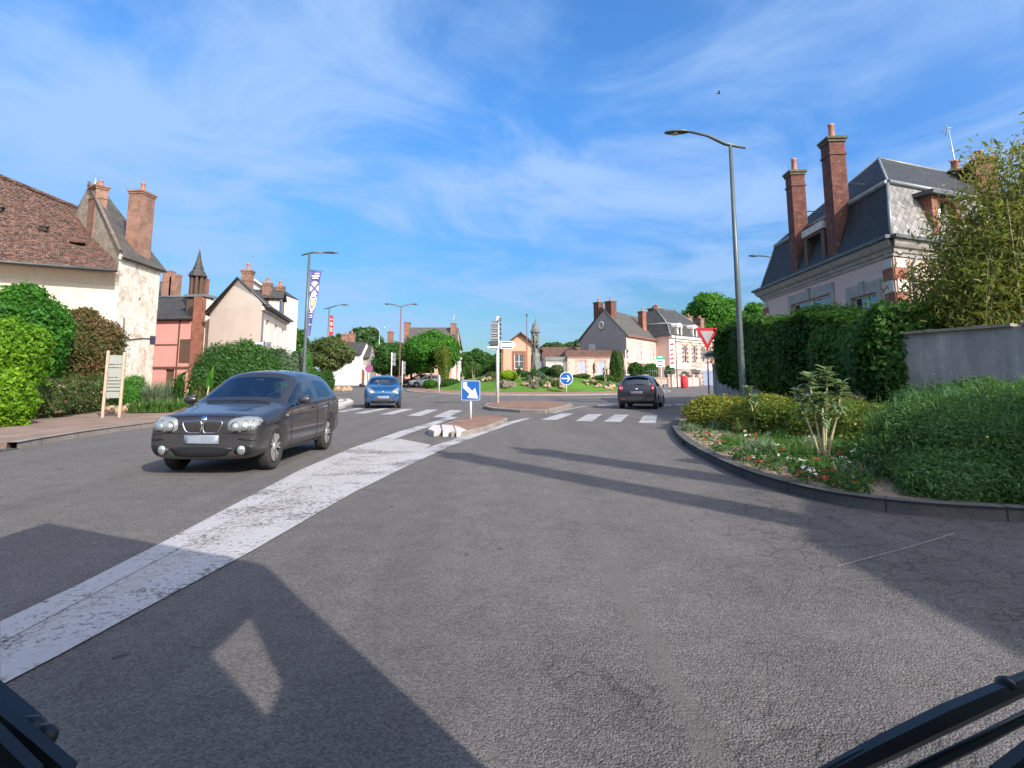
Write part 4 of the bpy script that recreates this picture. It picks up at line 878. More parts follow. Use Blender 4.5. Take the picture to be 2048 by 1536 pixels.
# ------------------------------------------------------------------ far side of the crossing, left to right
def simple_house(name, label, cat, x0, x1, base_d, eave_py, ridge_py, wallm, roofm, depth=8.0, group=None, wins=(), ridge_in=0.5, overhang=.3, hip=0.0, gable_front=False, chims=(), chm=None, skew=0.0, shut=None, wz=None, surround=None):
    """rectangular house, front wall facing the camera between pixel columns x0..x1 at distance base_d"""
    a = A(x0, eave_py, base_d); c = A(x1, eave_py, base_d + skew); c.z = a.z; zb = T(base_d) - .1
    P, Q = Vector((a.x, a.y, 0)), Vector((c.x, c.y, 0)); M, L = frame2(P, Q); M = Matrix.Translation((0, 0, 0)) @ M
    th = thing(name, label, cat, (a.x, a.y, zb)); ez = a.z
    mb = MB(); holes = [(L * w[0] - w[2] / 2, L * w[0] + w[2] / 2, ez - w[1] - w[3], ez - w[1]) for w in wins]
    back = (frame2(P, Q)[0].to_3x3() @ Vector((0, -1, 0))) * depth
    wall(mb, P, Q, zb, ez, holes); wall(mb, Q, Q + back, zb, ez); wall(mb, Q + back, P + back, zb, ez); wall(mb, P + back, P, zb, ez)
    rz = A((x0 + x1) / 2, ridge_py, base_d + (0 if gable_front else depth * ridge_in)).z
    mb.M = M
    if gable_front: mb.poly([(0, 0, ez), (L, 0, ez), (L / 2, 0, rz)]); mb.poly([(0, -depth, ez), (L, -depth, ez), (L / 2, -depth, rz)])
    elif hip == 0: mb.poly([(0, 0, ez), (0, -depth, ez), (0, -depth * ridge_in, rz)]); mb.poly([(L, 0, ez), (L, -depth, ez), (L, -depth * ridge_in, rz)])
    mb.M = Matrix(); part(th, 'wall', mb, wallm, world=True)
    mb = MB(M); o = overhang
    if gable_front:
        s = (rz - ez) / (L / 2)
        mb.slab([(-o, o, ez - o * s), (L / 2, o, rz), (L / 2, -depth - o, rz), (-o, -depth - o, ez - o * s)], .15); mb.slab([(L + o, o, ez - o * s), (L + o, -depth - o, ez - o * s), (L / 2, -depth - o, rz), (L / 2, o, rz)], .15)
    else:
        s = (rz - ez) / (depth * ridge_in); h = hip
        mb.slab([(-o, o, ez - o * s), (L + o, o, ez - o * s), (L - h, -depth * ridge_in, rz), (h, -depth * ridge_in, rz)], .14)
        mb.slab([(-o, -depth - o, ez - o * s), (h, -depth * ridge_in, rz), (L - h, -depth * ridge_in, rz), (L + o, -depth - o, ez - o * s)], .14)
        if h: mb.slab([(-o, o, ez - o * s), (h, -depth * ridge_in, rz), (-o, -depth - o, ez - o * s)], .14); mb.slab([(L + o, o, ez - o * s), (L + o, -depth - o, ez - o * s), (L - h, -depth * ridge_in, rz)], .14)
    part(th, 'roof', mb, roofm, world=True)
    for w, h in zip(wins, holes):
        kind = w[4] if len(w) > 4 else None
        if kind == 'door': window(th, P, Q, *h, door=shut or m_wood)
        elif kind == 'shut': window(th, P, Q, *h, shut=shut or m_shutter)
        else: window(th, P, Q, *h)
    if surround:
        for h in holes:
            mb = MB()
            for x in (h[0] - .12, h[1] + .12): blocks(mb, M, x, h[2], h[3] + .1, .3, .3, 0, 1)
            mb.M = M; mb.box(h[0] - .25, h[1] + .25, -.04, .035, h[3] + .1, h[3] + .28, 0); mb.M = Matrix()
            part(th, 'window_surround', mb, surround, world=True)
    for cx, cd, w, top in chims:
        q = A(cx, top, base_d + cd); chimney(th, (q.x, q.y), w, w * .8, ez, q.z, chm or m_brickold, 1, cap=.06, pot_h=.4, band=False)
    return th, M, L, ez, zb
simple_house('white_house', 'low white house with slate roof and twin stacks at the street bend', 'house', 662, 719, 74, 706, 684, m_white, m_slate, 7, wins=((.42, 1.6, 1.0, 1.3, 'shut'),), chims=((691, 4, .9, 672), (704, 4.2, .8, 670)), shut=m_whitepaint)
th, M, L, ez, zb = simple_house('grey_shed', 'small shadowed lean-to with white arched gateway beside the low white house', 'shed', 718, 735, 76, 713, 690, m_greyrender, m_slate, 5)
mb = MB(M); mb.box(-.1, L + .1, .35, .5, zb, zb + 2.6); part(th, 'gateway_wall', mb, m_white, world=True)
mb = MB(M); mb.extr([(L * .25, zb + .1), (L * .85, zb + .1)] + [(L * .55 + L * .3 * cos(a), zb + 1.7 + .45 * sin(a)) for a in [pi * k / 8 for k in range(9)]], .5, .53); part(th, 'arched_door', mb, m_rust, world=True)
simple_house('red_roof_house', 'pale house with red brown hipped roof behind the parking trees', 'house', 733, 830, 84, 703, 684, m_pinklight, m_tile2, 9, hip=4, wins=((.09, .3, .9, 5.5, 'shut'),), chims=((781, 3, .8, 666),), shut=m_rust)
th, M, L, ez, zb = simple_house('dark_roof_house', 'broad house with tall dark roof between two end stacks behind round trees', 'house', 812, 911, 78, 690, 655, m_salmon, m_slateold, 8, wins=((.2, 2.2, 1.1, 1.7, 'shut'), (.5, 2.2, 1.1, 1.7), (.8, 2.2, 1.1, 1.7, 'shut')), ridge_in=.45, shut=m_shutter)
for x, y in ((815, 648), (907, 650)):
    q = A(x, y, 81); chimney(th, (q.x, q.y), .7, 1.4, ez, q.z, m_brickold, 0, cap=.05, band=False)
mb = MB(); q = A(907, 652, 81); mb.tube([(q.x, q.y, q.z), (q.x, q.y, q.z + 1.6)], .03, 5); mb.tube([(q.x - .4, q.y, q.z + 1.5), (q.x + .4, q.y, q.z + 1.5)], .02, 5); mb.tube([(q.x - .25, q.y, q.z + 1.3), (q.x + .25, q.y, q.z + 1.3)], .02, 5); part(th, 'aerial', mb, m_galv, world=True)
mb = MB(M); q = A(912, 715, 78)
mb.box(L - .5, L + .12, .0, .12, zb, ez - .2); part(th, 'pale_pilaster', mb, m_stone, world=True)
simple_house('low_house', 'distant low house with flat grey roof among dark trees', 'house', 924, 946, 105, 742, 735, m_greyrender, m_zinc, 6, wins=((.4, .3, 1.2, .8),))
# station house with gable towards the crossing
th, M, L, ez, zb = simple_house('station_house', 'salmon gabled house with brick framed window beyond the roundabout monument', 'house', 1003, 1079, 74, 694, 664, m_salmon, m_tile2, 8, gable_front=True, wins=((.46, .9, 1.15, 1.9),), overhang=.55)
mb = MB(M); x = L * .46; t_ = ez - .9; b_ = t_ - 1.9
mb.box(x - .88, x - .575, 0, .05, b_ - .05, t_ + .1); mb.box(x + .575, x + .88, 0, .05, b_ - .05, t_ + .1); mb.box(x - .88, x + .88, 0, .055, t_ + .1, t_ + .38); mb.box(x - .8, x + .8, 0, .1, b_ - .2, b_ - .05); part(th, 'brick_surround', mb, m_brick, world=True)
mb = MB(M); mb.box(-.03, .25, 0, .04, zb, ez); mb.box(L - .25, L + .03, 0, .04, zb, ez); part(th, 'corner_strip', mb, m_brick, world=True)
simple_house('brown_roof_shed', 'long low building with brown tiled roof behind the white garage', 'building', 1088, 1180, 86, 716, 694, m_pinklight, m_tile2, 9)
simple_house('brick_gable_house', 'small house with brick edged gable behind the pink annexe', 'house', 1120, 1170, 82, 712, 691, m_pinklight, m_tile2, 7, gable_front=True)
th, M, L, ez, zb = simple_house('white_garage', 'flat roofed garage with wide pale door beside the pink annexe', 'garage', 1092, 1136, 70, 716, 715, m_white, m_zinc, 6, wins=((.48, .45, 2.35, 2.2, 'door'),), overhang=.05, shut=m_whitepaint)
mb = MB(M); mb.box(-.1, L + .05, 0, .14, ez - .3, ez + .12); part(th, 'fascia', mb, m_zinc, world=True)
th, M, L, ez, zb = simple_house('pink_annexe', 'low pale pink annexe with two shuttered openings and brick blocks', 'house', 1135, 1254, 69.5, 713, 700, m_pinklight, m_tile2, 6, wins=((.24, .55, 1.0, 2.0, 'shut'), (.56, .55, 1.0, 2.0, 'shut')), overhang=.12, surround=[m_brickpale, m_pinklight])
mb = MB(M); blocks(mb, M, .12, zb, ez, .36, .34, 0, 1); mb.M = M; mb.box(0, L, 0, .1, ez - .16, ez - .02, 0); part(th, 'corner_blocks', mb, [m_brickpale, m_pinklight], world=True)

# grey gabled house turning the corner
def corner_house():
    g1 = A(1252, 667, 70.5); g0 = A(1161, 675, 78.5); ez = g1.z; g0.z = ez; zb = T(70) - .1
    f1 = A(1338, 679, 84.5); f1.z = ez; k = A(1207, 618, 74.5); ax = f1 - g1; k2 = k + ax; b1 = g0 + ax
    th = thing('corner_house', 'two storey house with blank grey gable and pale pink shuttered front', 'house', (g1.x, g1.y, zb))
    M, L = frame2(g1, f1); hs = []
    for fx in (.27, .55, .84):
        hs += [(L * fx - .55, L * fx + .55, ez - 3.0, ez - .95), (L * fx - .55, L * fx + .55, ez - 6.2, ez - 4.2)]
    mb = MB(); wall(mb, g1, f1, zb, ez, hs); wall(mb, f1, b1, zb, ez); part(th, 'wall', mb, m_pinklight, world=True)
    for h in hs: window(th, g1, f1, *h, shut=m_shutter)
    mb = MB(); wall(mb, g0, g1, zb, ez); mb.poly([g0, g1, k]); part(th, 'gable_wall', mb, m_greyrender, world=True)
    mb = MB(frame2(g0, g1)[0]); Lg = frame2(g0, g1)[1]
    mb.lathe([(.55, 0), (.55, .12), (.32, .12), (.32, 0)], (Lg * .5, .0, A(1205, 651, 74.5).z), 16, axis='Y'); part(th, 'round_window', mb, m_stone, world=True)
    mb = MB(frame2(g0, g1)[0]); zt = A(1182, 688, 76).z; mb.box(Lg * .2, Lg * .34, 0, .06, zt - 2.2, zt); part(th, 'blocked_window', mb, m_stone, world=True)
    n = M.to_3x3() @ Vector((0, 1, 0)); u = Vector((0, 0, .08)); a = ax.normalized()
    mb = MB(); mb.slab([g1 + n * .3 - u * 3 - a * .15, f1 + n * .3 - u * 3, k2 + u, k + u - a * .15], .14); mb.slab([g0 - n * .3 - u * 3 - a * .15, k + u - a * .15, k2 + u, b1 - n * .3 - u * 3], .14); part(th, 'roof', mb, m_slateold, world=True)
    mb = MB(M); mb.box(-.05, L, 0, .28, ez - .35, ez - .12); mb.box(0, L, 0, .06, ez - 3.75, ez - 3.55); mb.box(L * .40 - .25, L * .40 + .25, 0, .04, zb, ez - 3.75); part(th, 'brick_band', mb, m_brick, world=True)
    mb = MB(); blocks(mb, M, .2, zb, ez - .4, .45, .36, 0, 1); part(th, 'quoin', mb, [m_brickpale, m_pinklight], world=True)
    for h in hs:
        mb = MB()
        for x in (h[0] - .13, h[1] + .13): blocks(mb, M, x, h[2] - .1, h[3] + .1, .34, .36, 0, 1)
        part(th, 'window_surround', mb, [m_brickpale, m_pinklight], world=True)
    for px, top, w, sy, d, m in ((1197, 608, 1.0, .9, 76, m_brickdark), (1221, 606, 1.2, .9, 74.2, m_brickdark), (1284, 626, .9, .7, 80, m_brick)):
        q = A(px, top, d); chimney(th, (q.x, q.y), w, sy, ez + .5, q.z, m, 1, rz=-1.0, cap=.08, pot_h=.6, band=False)
    q = A(1311, 620, 84); chimney(th, (q.x, q.y), 1.3, 1.9, ez - .5, q.z, m_brickdark, 4, rz=-1.05, cap=.1, pot_h=.5)
    mb = MB(M); mb.box(L * .62, L * .66, -2.6, -2.1, ez + 2.0, ez + 2.35); part(th, 'roof_vent', mb, m_zinc, world=True)
corner_house()

# mansion further along the same front
def mansion():
    g1 = A(1339, 671, 78); f1 = A(1425, 680, 86); ez = g1.z; f1.z = ez; zb = T(78) - .1; M, L = frame2(g1, f1)
    th = thing('mansion', 'brick and stone mansion with mansard roof, pale dormers and central balcony', 'house', (g1.x, g1.y, zb))
    hs = []
    for fx in (.33, .55, .75, .95):
        hs += [(L * fx - .5, L * fx + .5, ez - 3.6, ez - 1.2), (L * fx - .5, L * fx + .5, ez - 7.0 if fx != .55 else zb + .3, ez - 4.9)]
    mb = MB(); wall(mb, g1, f1, zb, ez, hs); bk = M.to_3x3() @ Vector((0, -9, 0)); wall(mb, f1, f1 + bk, zb, ez); wall(mb, g1 + bk, g1, zb, ez); part(th, 'wall', mb, m_pinklight, world=True)
    for h in hs: window(th, g1, f1, *h)
    for h in hs:
        mb = MB()
        for x in (h[0] - .18, h[1] + .18): blocks(mb, M, x, h[2], h[3] + .15, .42, .3, 0, 1)
        mb.M = M; mb.box(h[0] - .4, h[1] + .4, 0, .08, h[3] + .16, h[3] + .42, 1); part(th, 'window_surround', mb, [m_brick, m_pinklight], world=True)
    for x in (.3, L - .3): mb = MB(); blocks(mb, M, x, zb, ez - .5, .6, .34, 0, 1); part(th, 'quoin', mb, [m_brick, m_pinklight], world=True)
    mb = MB(M); mb.box(-.1, L + .1, 0, .4, ez - .35, ez); mb.box(0, L, 0, .2, ez - .7, ez - .35); mb.box(0, L, 0, .12, ez - 4.5, ez - 4.25); part(th, 'cornice', mb, m_stone, world=True)
    i, mz, tz = .9, A(1337, 646, 79).z, A(1317, 616, 83).z
    mb = MB(M); lo = [(-.2, .3), (L + .2, .3), (L + .2, -9), (-.2, -9)]; md = [(i, -i), (L - i, -i), (L - i, -9 + i), (i, -9 + i)]; tp = [(3.2, -4.2), (L - 3.2, -4.2), (L - 3.2, -5), (3.2, -5)]
    for a, za, c, zc in ((lo, ez, md, mz), (md, mz, tp, tz)):
        for k in range(4): mb.add([(*a[k], za), (*a[(k + 1) % 4], za), (*c[(k + 1) % 4], zc), (*c[k], zc)], [(0, 1, 2, 3)])
    mb.add([(*p, tz) for p in tp], [(0, 1, 2, 3)]); rf = part(th, 'roof', mb, m_slate, world=True)
    mb = MB(M)
    for k in range(4): mb.tube([(*md[k], mz), (*md[(k + 1) % 4], mz)], .12, 6); mb.tube([(*md[k], mz), (*tp[k], tz)], .1, 6); mb.tube([(*lo[k], ez), (*md[k], mz)], .1, 6)
    mb.tube([(*tp[0], tz + .15), (*tp[1], tz + .15)], .05, 5); mb.tube([(*tp[0], tz), (*tp[0], tz + 1.4)], [.06, .02], 5); mb.tube([(*tp[1], tz), (*tp[1], tz + 1.2)], [.06, .02], 5); part(th, 'zinc_ridge', mb, m_zinc, rf, world=True)
    for fx in (.2, .55):
        x = L * fx; mb = MB(M @ Matrix.Translation((x * .28, 0, ez * .28)) @ Matrix.Scale(.72, 4)); mb.box(x - .85, x - .45, -1.2, .25, ez, ez + 1.75); mb.box(x + .45, x + .85, -1.2, .25, ez, ez + 1.75); mb.box(x - .45, x + .45, -1.2, .25, ez, ez + .25); mb.extr([(x - 1.0, ez + 1.75), (x + 1.0, ez + 1.75)] + [(x + .95 * cos(a), ez + 1.85 + .75 * sin(a)) for a in [pi * k / 10 for k in range(11)]], -1.2, .35)
        dm = part(th, 'dormer', mb, m_stone, world=True); mb = MB(M @ Matrix.Translation((x * .28, 0, ez * .28)) @ Matrix.Scale(.72, 4)); mb.box(x - .45, x + .45, -.1, -.06, ez + .25, ez + 1.75); part(th, 'pane', mb, m_window, dm, world=True)
    mb = MB(M); x = L * .55; mb.box(x - 1.3, x + 1.3, 0, .9, ez - 4.6, ez - 4.4)
    for k in range(14): mb.cbox(x - 1.25 + k * .19, .85, ez - 4.4, .05, .05, .9)
    mb.box(x - 1.3, x + 1.3, .8, .9, ez - 3.5, ez - 3.42); part(th, 'balcony', mb, m_stone, world=True)
    for px, py, d in ((1398, 640, 86), (1375, 636, 90)): q = A(px, py, d); chimney(th, (q.x, q.y), 1.2, .8, ez, q.z, m_brickold, 2, rz=-1, cap=.1)
mansion()
a, c = A(1254, 768, 66), A(1294, 768, 67); e = A(1345, 768, 66.5); f = A(1404, 768, 72)
th = thing('garden_wall', 'low pale front wall with pillars before the corner house and mansion', 'wall', (a.x, a.y, T(66)))
mb = MB()
for p, q in ((a, c), (c, e), (e, f)):
    mb.M = frame2(p, q)[0]; Lw = frame2(p, q)[1]; mb.box(0, Lw, -.22, 0, T(66) - .2, T(66) + 1.0); mb.box(0, Lw, -.28, .06, T(66) + 1.0, T(66) + 1.1)
    for k in range(int(Lw / 2.6) + 1): mb.box(k * 2.6 - .22, k * 2.6 + .22, -.32, .1, T(66) - .2, T(66) + 1.35); mb.box(k * 2.6 - .28, k * 2.6 + .28, -.38, .16, T(66) + 1.35, T(66) + 1.47)
part(th, 'masonry', mb, m_pinklight, world=True)
mb = MB()
for p, q in ((c, e), (e, f)):
    mb.M = frame2(p, q)[0]; Lw = frame2(p, q)[1]
    for k in range(int(Lw / .22)): mb.cbox(k * .22, -.11, T(66) + 1.1, .03, .03, 1.0)
    mb.box(0, Lw, -.13, -.09, T(66) + 1.85, T(66) + 1.9)
part(th, 'railing', mb, m_zinc, world=True)
a, c = A(1406, 770, 71), A(1436, 770, 70)
th = thing('gate', 'pale blue solid gate beside the mansion front wall', 'gate', (a.x, a.y, T(70)))
for p, q in ((a, lerp(a, c, .49)), (lerp(a, c, .51), c)):
    mb = MB(frame2(p, q)[0]); Lw = frame2(p, q)[1]; mb.box(0, Lw, -.06, 0, T(70) + .05, T(70) + 1.9)
    for k in range(9): mb.box(.05 + k * Lw / 9.5, .05 + k * Lw / 9.5 + .1, 0, .03, T(70) + .1, T(70) + 1.85)
    part(th, 'leaf_panel', mb, plain('pale_blue_paint', (0.45, 0.52, 0.66), 0.5) if 'pale_blue_paint' not in MATS else MATS['pale_blue_paint'], world=True)

# ------------------------------------------------------------------ right-hand mansard house
def mansard_house():
    c0 = A(1783, 476, 19.0); cz = c0.z; c0.z = 0
    l1 = A(1526, 582, 30.4); l1.z = 0
    r1 = c0 + Vector((cos(radians(22)), sin(radians(22)), 0)) * 12; bk = r1 + (l1 - c0)
    ML, LL = frame2(l1, c0); MR, LR = frame2(c0, r1); zt = cz - .62
    th = thing('mansard_house', 'big house with slate mansard, brick quoins and two tall red brick stacks', 'house', (c0.x, c0.y, 0))
    def _along(px):
        u = (px - 1024) / F * 1.0; d = (l1 - c0); s = ray(px, 560); k = s.x / s.y
        t = (c0.x - k * c0.y) / (k * d.y - d.x); return t * LL
    w1 = (LL - _along(1660), LL - _along(1580), 2.2, A(1620, 597, 24.8).z); w2 = (LL - _along(1752), LL - _along(1700), 2.0, A(1725, 588, 20.6).z)
    w1 = (min(w1[:2]), max(w1[:2]), *w1[2:]); w2 = (min(w2[:2]), max(w2[:2]), *w2[2:])
    vt = LL - _along(1634)
    mb = MB(); wall(mb, l1, c0, 0, zt, [w1, w2, (vt - .22, vt + .22, zt - .55, zt - .2)]); part(th, 'side_wall', mb, m_mauve, world=True)
    mb = MB(); wall(mb, c0, r1, 0, zt, [(1.6, 2.7, 2.0, 4.3), (4.6, 5.7, 2.0, 4.3)]); wall(mb, r1, bk, 0, zt); wall(mb, bk, l1, 0, zt); part(th, 'front_wall', mb, m_pinklight, world=True)
    window(th, l1, c0, *w1, frame=m_whitepaint); window(th, l1, c0, *w2, frame=m_whitepaint)
    window(th, c0, r1, 1.6, 2.7, 2.0, 4.3); window(th, c0, r1, 4.6, 5.7, 2.0, 4.3)
    mb = MB(ML); mb.box(vt - .24, vt + .24, -.06, .02, zt - .57, zt - .18)
    for k in range(5): mb.box(vt - .2, vt + .2, .02, .035, zt - .53 + k * .07, zt - .5 + k * .07)
    part(th, 'air_vent', mb, m_zincdark, world=True)
    for w in (w1, w2):
        mb = MB(ML); x0, x1 = w[0], w[1]; z = w[3]
        mb.box(x0 - .3, x1 + .3, 0, .05, z, z + .42); mb.box((x0 + x1) / 2 - .14, (x0 + x1) / 2 + .14, 0, .12, z - .02, z + .5); mb.box(x0 - .3, x0, 0, .05, z - 1.6, z); mb.box(x1, x1 + .3, 0, .05, z - 1.6, z)
        part(th, 'stone_lintel', mb, m_cornice, world=True)
    # quoins
    mb = MB()
    for M, x in ((ML, LL - .28), (MR, .28)): blocks(mb, M, x, 0.4, zt - .05, .62, .42, 0, 1, .05)
    part(th, 'quoin', mb, [m_brick, m_stone], world=True)
    mb = MB(); blocks(mb, ML, .3, .4, zt - .05, .6, .42, 0, 1, .05); part(th, 'quoin', mb, [m_brick, m_stone], world=True)
    # cornice in three steps
    mb = MB()
    for M, L in ((ML, LL), (MR, LR)):
        mb.M = M
        prof = [(-.3, 0), (.05, 0), (.07, .10), (.12, .13), (.16, .24), (.24, .28), (.30, .36), (.34, .44), (.34, .52), (-.3, .52)]
        mb.add([(-a if a > 0 else 0, a, zt + z) for a, z in prof] + [(L + (a if a > 0 else 0), a, zt + z) for a, z in prof], [(i, (i + 1) % 10, 10 + (i + 1) % 10, 10 + i) for i in range(10)] + [tuple(range(10)), tuple(range(19, 9, -1))], 0)
    part(th, 'cornice', mb, m_cornice, world=True)
    mb = MB(); ez = zt + .52
    for M, L in ((ML, LL), (MR, LR)): mb.M = M; mb.box(-.44, L + .44, -.2, .46, ez, ez + .12)
    part(th, 'gutter', mb, m_zincdark, world=True); ez += .12
    # mansard: lower slopes, break moulding, upper hip
    ins = .62; bz = A(1765, 358, 19.5).z
    def inset(P, Q, R, k):     # corner Q moved inwards
        a = frame2(P, Q)[0].to_3x3() @ Vector((0, 1, 0)); c = frame2(Q, R)[0].to_3x3() @ Vector((0, 1, 0)); d = (a + c); d /= (1 + a.dot(c)); return Q - d * k
    cs = [l1, c0, r1, bk]; lo = [inset(cs[i - 1], cs[i], cs[(i + 1) % 4], -.1) for i in range(4)]; md = [inset(cs[i - 1], cs[i], cs[(i + 1) % 4], ins) for i in range(4)]
    U = lambda v, z: Vector((v.x, v.y, z))
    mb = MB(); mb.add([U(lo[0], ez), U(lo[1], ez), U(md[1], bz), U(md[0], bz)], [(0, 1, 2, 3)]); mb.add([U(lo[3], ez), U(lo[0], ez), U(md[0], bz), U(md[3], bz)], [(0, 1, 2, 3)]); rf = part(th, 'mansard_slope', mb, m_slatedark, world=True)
    mb = MB(); mb.add([U(lo[1], ez), U(lo[2], ez), U(md[2], bz), U(md[1], bz)], [(0, 1, 2, 3)]); mb.add([U(lo[2], ez), U(lo[3], ez), U(md[3], bz), U(md[2], bz)], [(0, 1, 2, 3)]); part(th, 'patterned_slope', mb, m_scale, world=True)
    rid = A(1757, 317, 24.6); fr = (r1 - c0).normalized(); rid2 = rid + fr * 6.5; rid2.z = rid.z
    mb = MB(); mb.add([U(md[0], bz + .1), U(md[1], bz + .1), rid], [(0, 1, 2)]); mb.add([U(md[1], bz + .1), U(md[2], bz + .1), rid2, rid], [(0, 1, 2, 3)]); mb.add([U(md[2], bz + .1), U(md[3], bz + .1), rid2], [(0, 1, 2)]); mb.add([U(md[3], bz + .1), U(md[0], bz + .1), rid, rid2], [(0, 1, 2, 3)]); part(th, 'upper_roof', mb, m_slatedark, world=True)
    mb = MB()
    for i in range(4): mb.tube([U(md[i], bz + .05), U(md[(i + 1) % 4], bz + .05)], .11, 8)
    part(th, 'break_moulding', mb, m_zinc, world=True)
    mb = MB(); mb.tube([U(lo[1], ez), U(md[1], bz)], .06, 6); mb.tube([U(lo[0], ez), U(md[0], bz)], .06, 6); mb.tube([U(md[1], bz + .1), rid], .05, 6); mb.tube([rid, rid2], .07, 6); mb.tube([U(md[0], bz + .1), rid], .05, 6); part(th, 'hip_flashing', mb, m_zinc, world=True)
    # tall stacks rising through the side slope
    for px, top, w in ((1671, 280, .72), (1591, 345, .64)):
        a = LL - _along(px); p = ML @ Vector((a, -.28, 0)); q = A(px, top, p.y)
        ch = chimney(th, (p.x, p.y), w, .62, zt + .5, q.z - .22, m_brickdark, 1, rz=atan2((c0 - l1).y, (c0 - l1).x), cap=.10, pot_h=.8)
        mb = MB(); z = q.z - 1.9; s = ML @ Vector((a, -.3, 0)); e = ML @ Vector((a + .5, -2.3, 0)); mb.tube([(s.x, s.y, z), (e.x, e.y, z - .25)], .025, 5); part(th, 'tie_rod', mb, m_darkgrey, ch, world=True)
    # dormer between the stacks
    a0, a1 = LL - _along(1616), LL - _along(1652); a0, a1 = min(a0, a1), max(a0, a1); dz = A(1640, 448, 24).z
    mb = MB(ML); mb.extr([(a0 - .12, ez), (a0 + .15, ez), (a0 + .15, dz - .42), (a1 - .15, dz - .42), (a1 - .15, ez), (a1 + .12, ez), (a1 + .12, dz - .3), (a0 - .12, dz - .3)], -1.6, .02); dm = part(th, 'dormer', mb, m_wood, world=True)
    mb = MB(ML); mb.box(a0 - .16, a1 + .16, -1.8, .08, dz - .3, dz + .0); part(th, 'dormer_lintel', mb, m_stone, dm, world=True)
    mb = MB(ML); mb.box(a0 + .15, a1 - .15, -.42, -.38, ez, dz - .3); part(th, 'pane', mb, m_window, dm, world=True)
    mb = MB(ML); xm = (a0 + a1) / 2
    for x in (a0 + .18, xm, a1 - .18): mb.box(x - .035, x + .035, -.39, -.34, ez, dz - .3)
    for z in (ez + .6, ez + 1.2): mb.box(a0 + .15, a1 - .15, -.39, -.35, z - .025, z + .025)
    part(th, 'dormer_window', mb, m_zinc, dm, world=True)
    # dormer on the front slope
    x0, x1 = 2.3, 3.9; dz = bz - .25; mb = MB(MR)
    mb.extr([(x0, ez), (x0 + .32, ez), (x0 + .32, dz - .32), (x1 - .32, dz - .32), (x1 - .32, ez), (x1, ez), (x1, dz - .2), (x0, dz - .2)], -1.5, .0); dm = part(th, 'brick_dormer', mb, m_brick, world=True)
    mb = MB(MR); mb.box(x0 - .22, x1 + .22, -1.5, .22, dz - .2, dz - .05); part(th, 'dormer_lintel', mb, m_zincdark, dm, world=True)
    mb = MB(MR); mb.box(x0 + .32, x1 - .32, -.35, -.31, ez, dz - .2); part(th, 'pane', mb, m_window, dm, world=True)
    mb = MB(MR); mb.box((x0 + x1) / 2 - .06, (x0 + x1) / 2 + .06, -.31, -.25, ez, dz - .2); mb.box(x0 + .32, x0 + .42, -.31, -.25, ez, dz - .2); mb.box(x1 - .42, x1 - .32, -.31, -.25, ez, dz - .2); part(th, 'dormer_window', mb, m_whitepaint, dm, world=True)
    mb = MB(MR); mb.tube([(.75, .1, 0), (.75, .1, zt - .3), (.75, .3, zt)], .05, 8); part(th, 'downpipe', mb, m_zinc, world=True)
    q = A(1912, 352, 26.6); chimney(th, (q.x, q.y), 1.4, .7, bz + .5, q.z - .1, m_brickdark, 2, rz=1.2, cap=.12, pot_h=.7)
    q = A(1960, 335, 25.0); chimney(th, (q.x, q.y), 1.3, .75, bz - .5, q.z, m_brick, 2, rz=1.2, cap=.14, pot_h=.6)
    mb = MB(); p, q = A(1916, 335, 26.5), A(1897, 260, 26.5); mb.tube([p - Vector((0, 0, 1)), q], .025, 6)
    for k, (w, t) in enumerate(((.30, .05), (.24, .2), (.2, .35), (.26, -.12))): mb.tube([q + Vector((-w, t * .6, -t * .3)), q + Vector((w * .6, t * .6, -t * .3 + .08))], .012, 5)
    mb.tube([q + Vector((-.25, -.25, .1)), q + Vector((.1, .35, -.15))], .016, 5); part(th, 'aerial', mb, m_galv, world=True)
mansard_house()

# garden wall under the hedge and bamboo
W0, W1, W2, W3 = (9.15, 5.0), (9.0, 10.1), (8.25, 12.2), (9.15, 26.0)
th = thing('boundary_wall', 'high grey rendered garden wall with tiled coping behind the flower bed', 'wall', (W1[0], W1[1], 0))
wt = 2.2; mb = MB()
for a, c in ((W0, W1), (W1, W2)):
    M, L = frame2(c, a); mb.M = M; mb.box(0, L, -.3, 0, -.1, wt)
part(th, 'masonry', mb, m_wall, world=True)
mb = MB(); M, L = frame2(W3, W2); mb.M = M; g0, g1_ = L - 6.8, L - 5.6
mb.box(0, g0, -.3, 0, -.1, 1.9); mb.box(g1_, L - .003, -.3, 0, -.1, 2.19); mb.box(-.3, 0, -.36, .06, -.1, 2.0); part(th, 'hedge_wall', mb, m_wall, world=True)
mb = MB(M); mb.box(g0, g1_, -.2, -.14, .1, 1.9); part(th, 'garden_door', mb, m_dark, world=True)
mb = MB()
for a, c in ((W0, W1), (W1, W2)):
    M, L = frame2(c, a); mb.M = M
    for k in range(int(L / .3)):
        mb.extr([(k * .3, wt), (k * .3 + .295, wt), (k * .3 + .295, wt + .05), (k * .3, wt + .05 + .01 * (k % 3))], -.38, .09)
part(th, 'coping', mb, m_rubble, world=True)
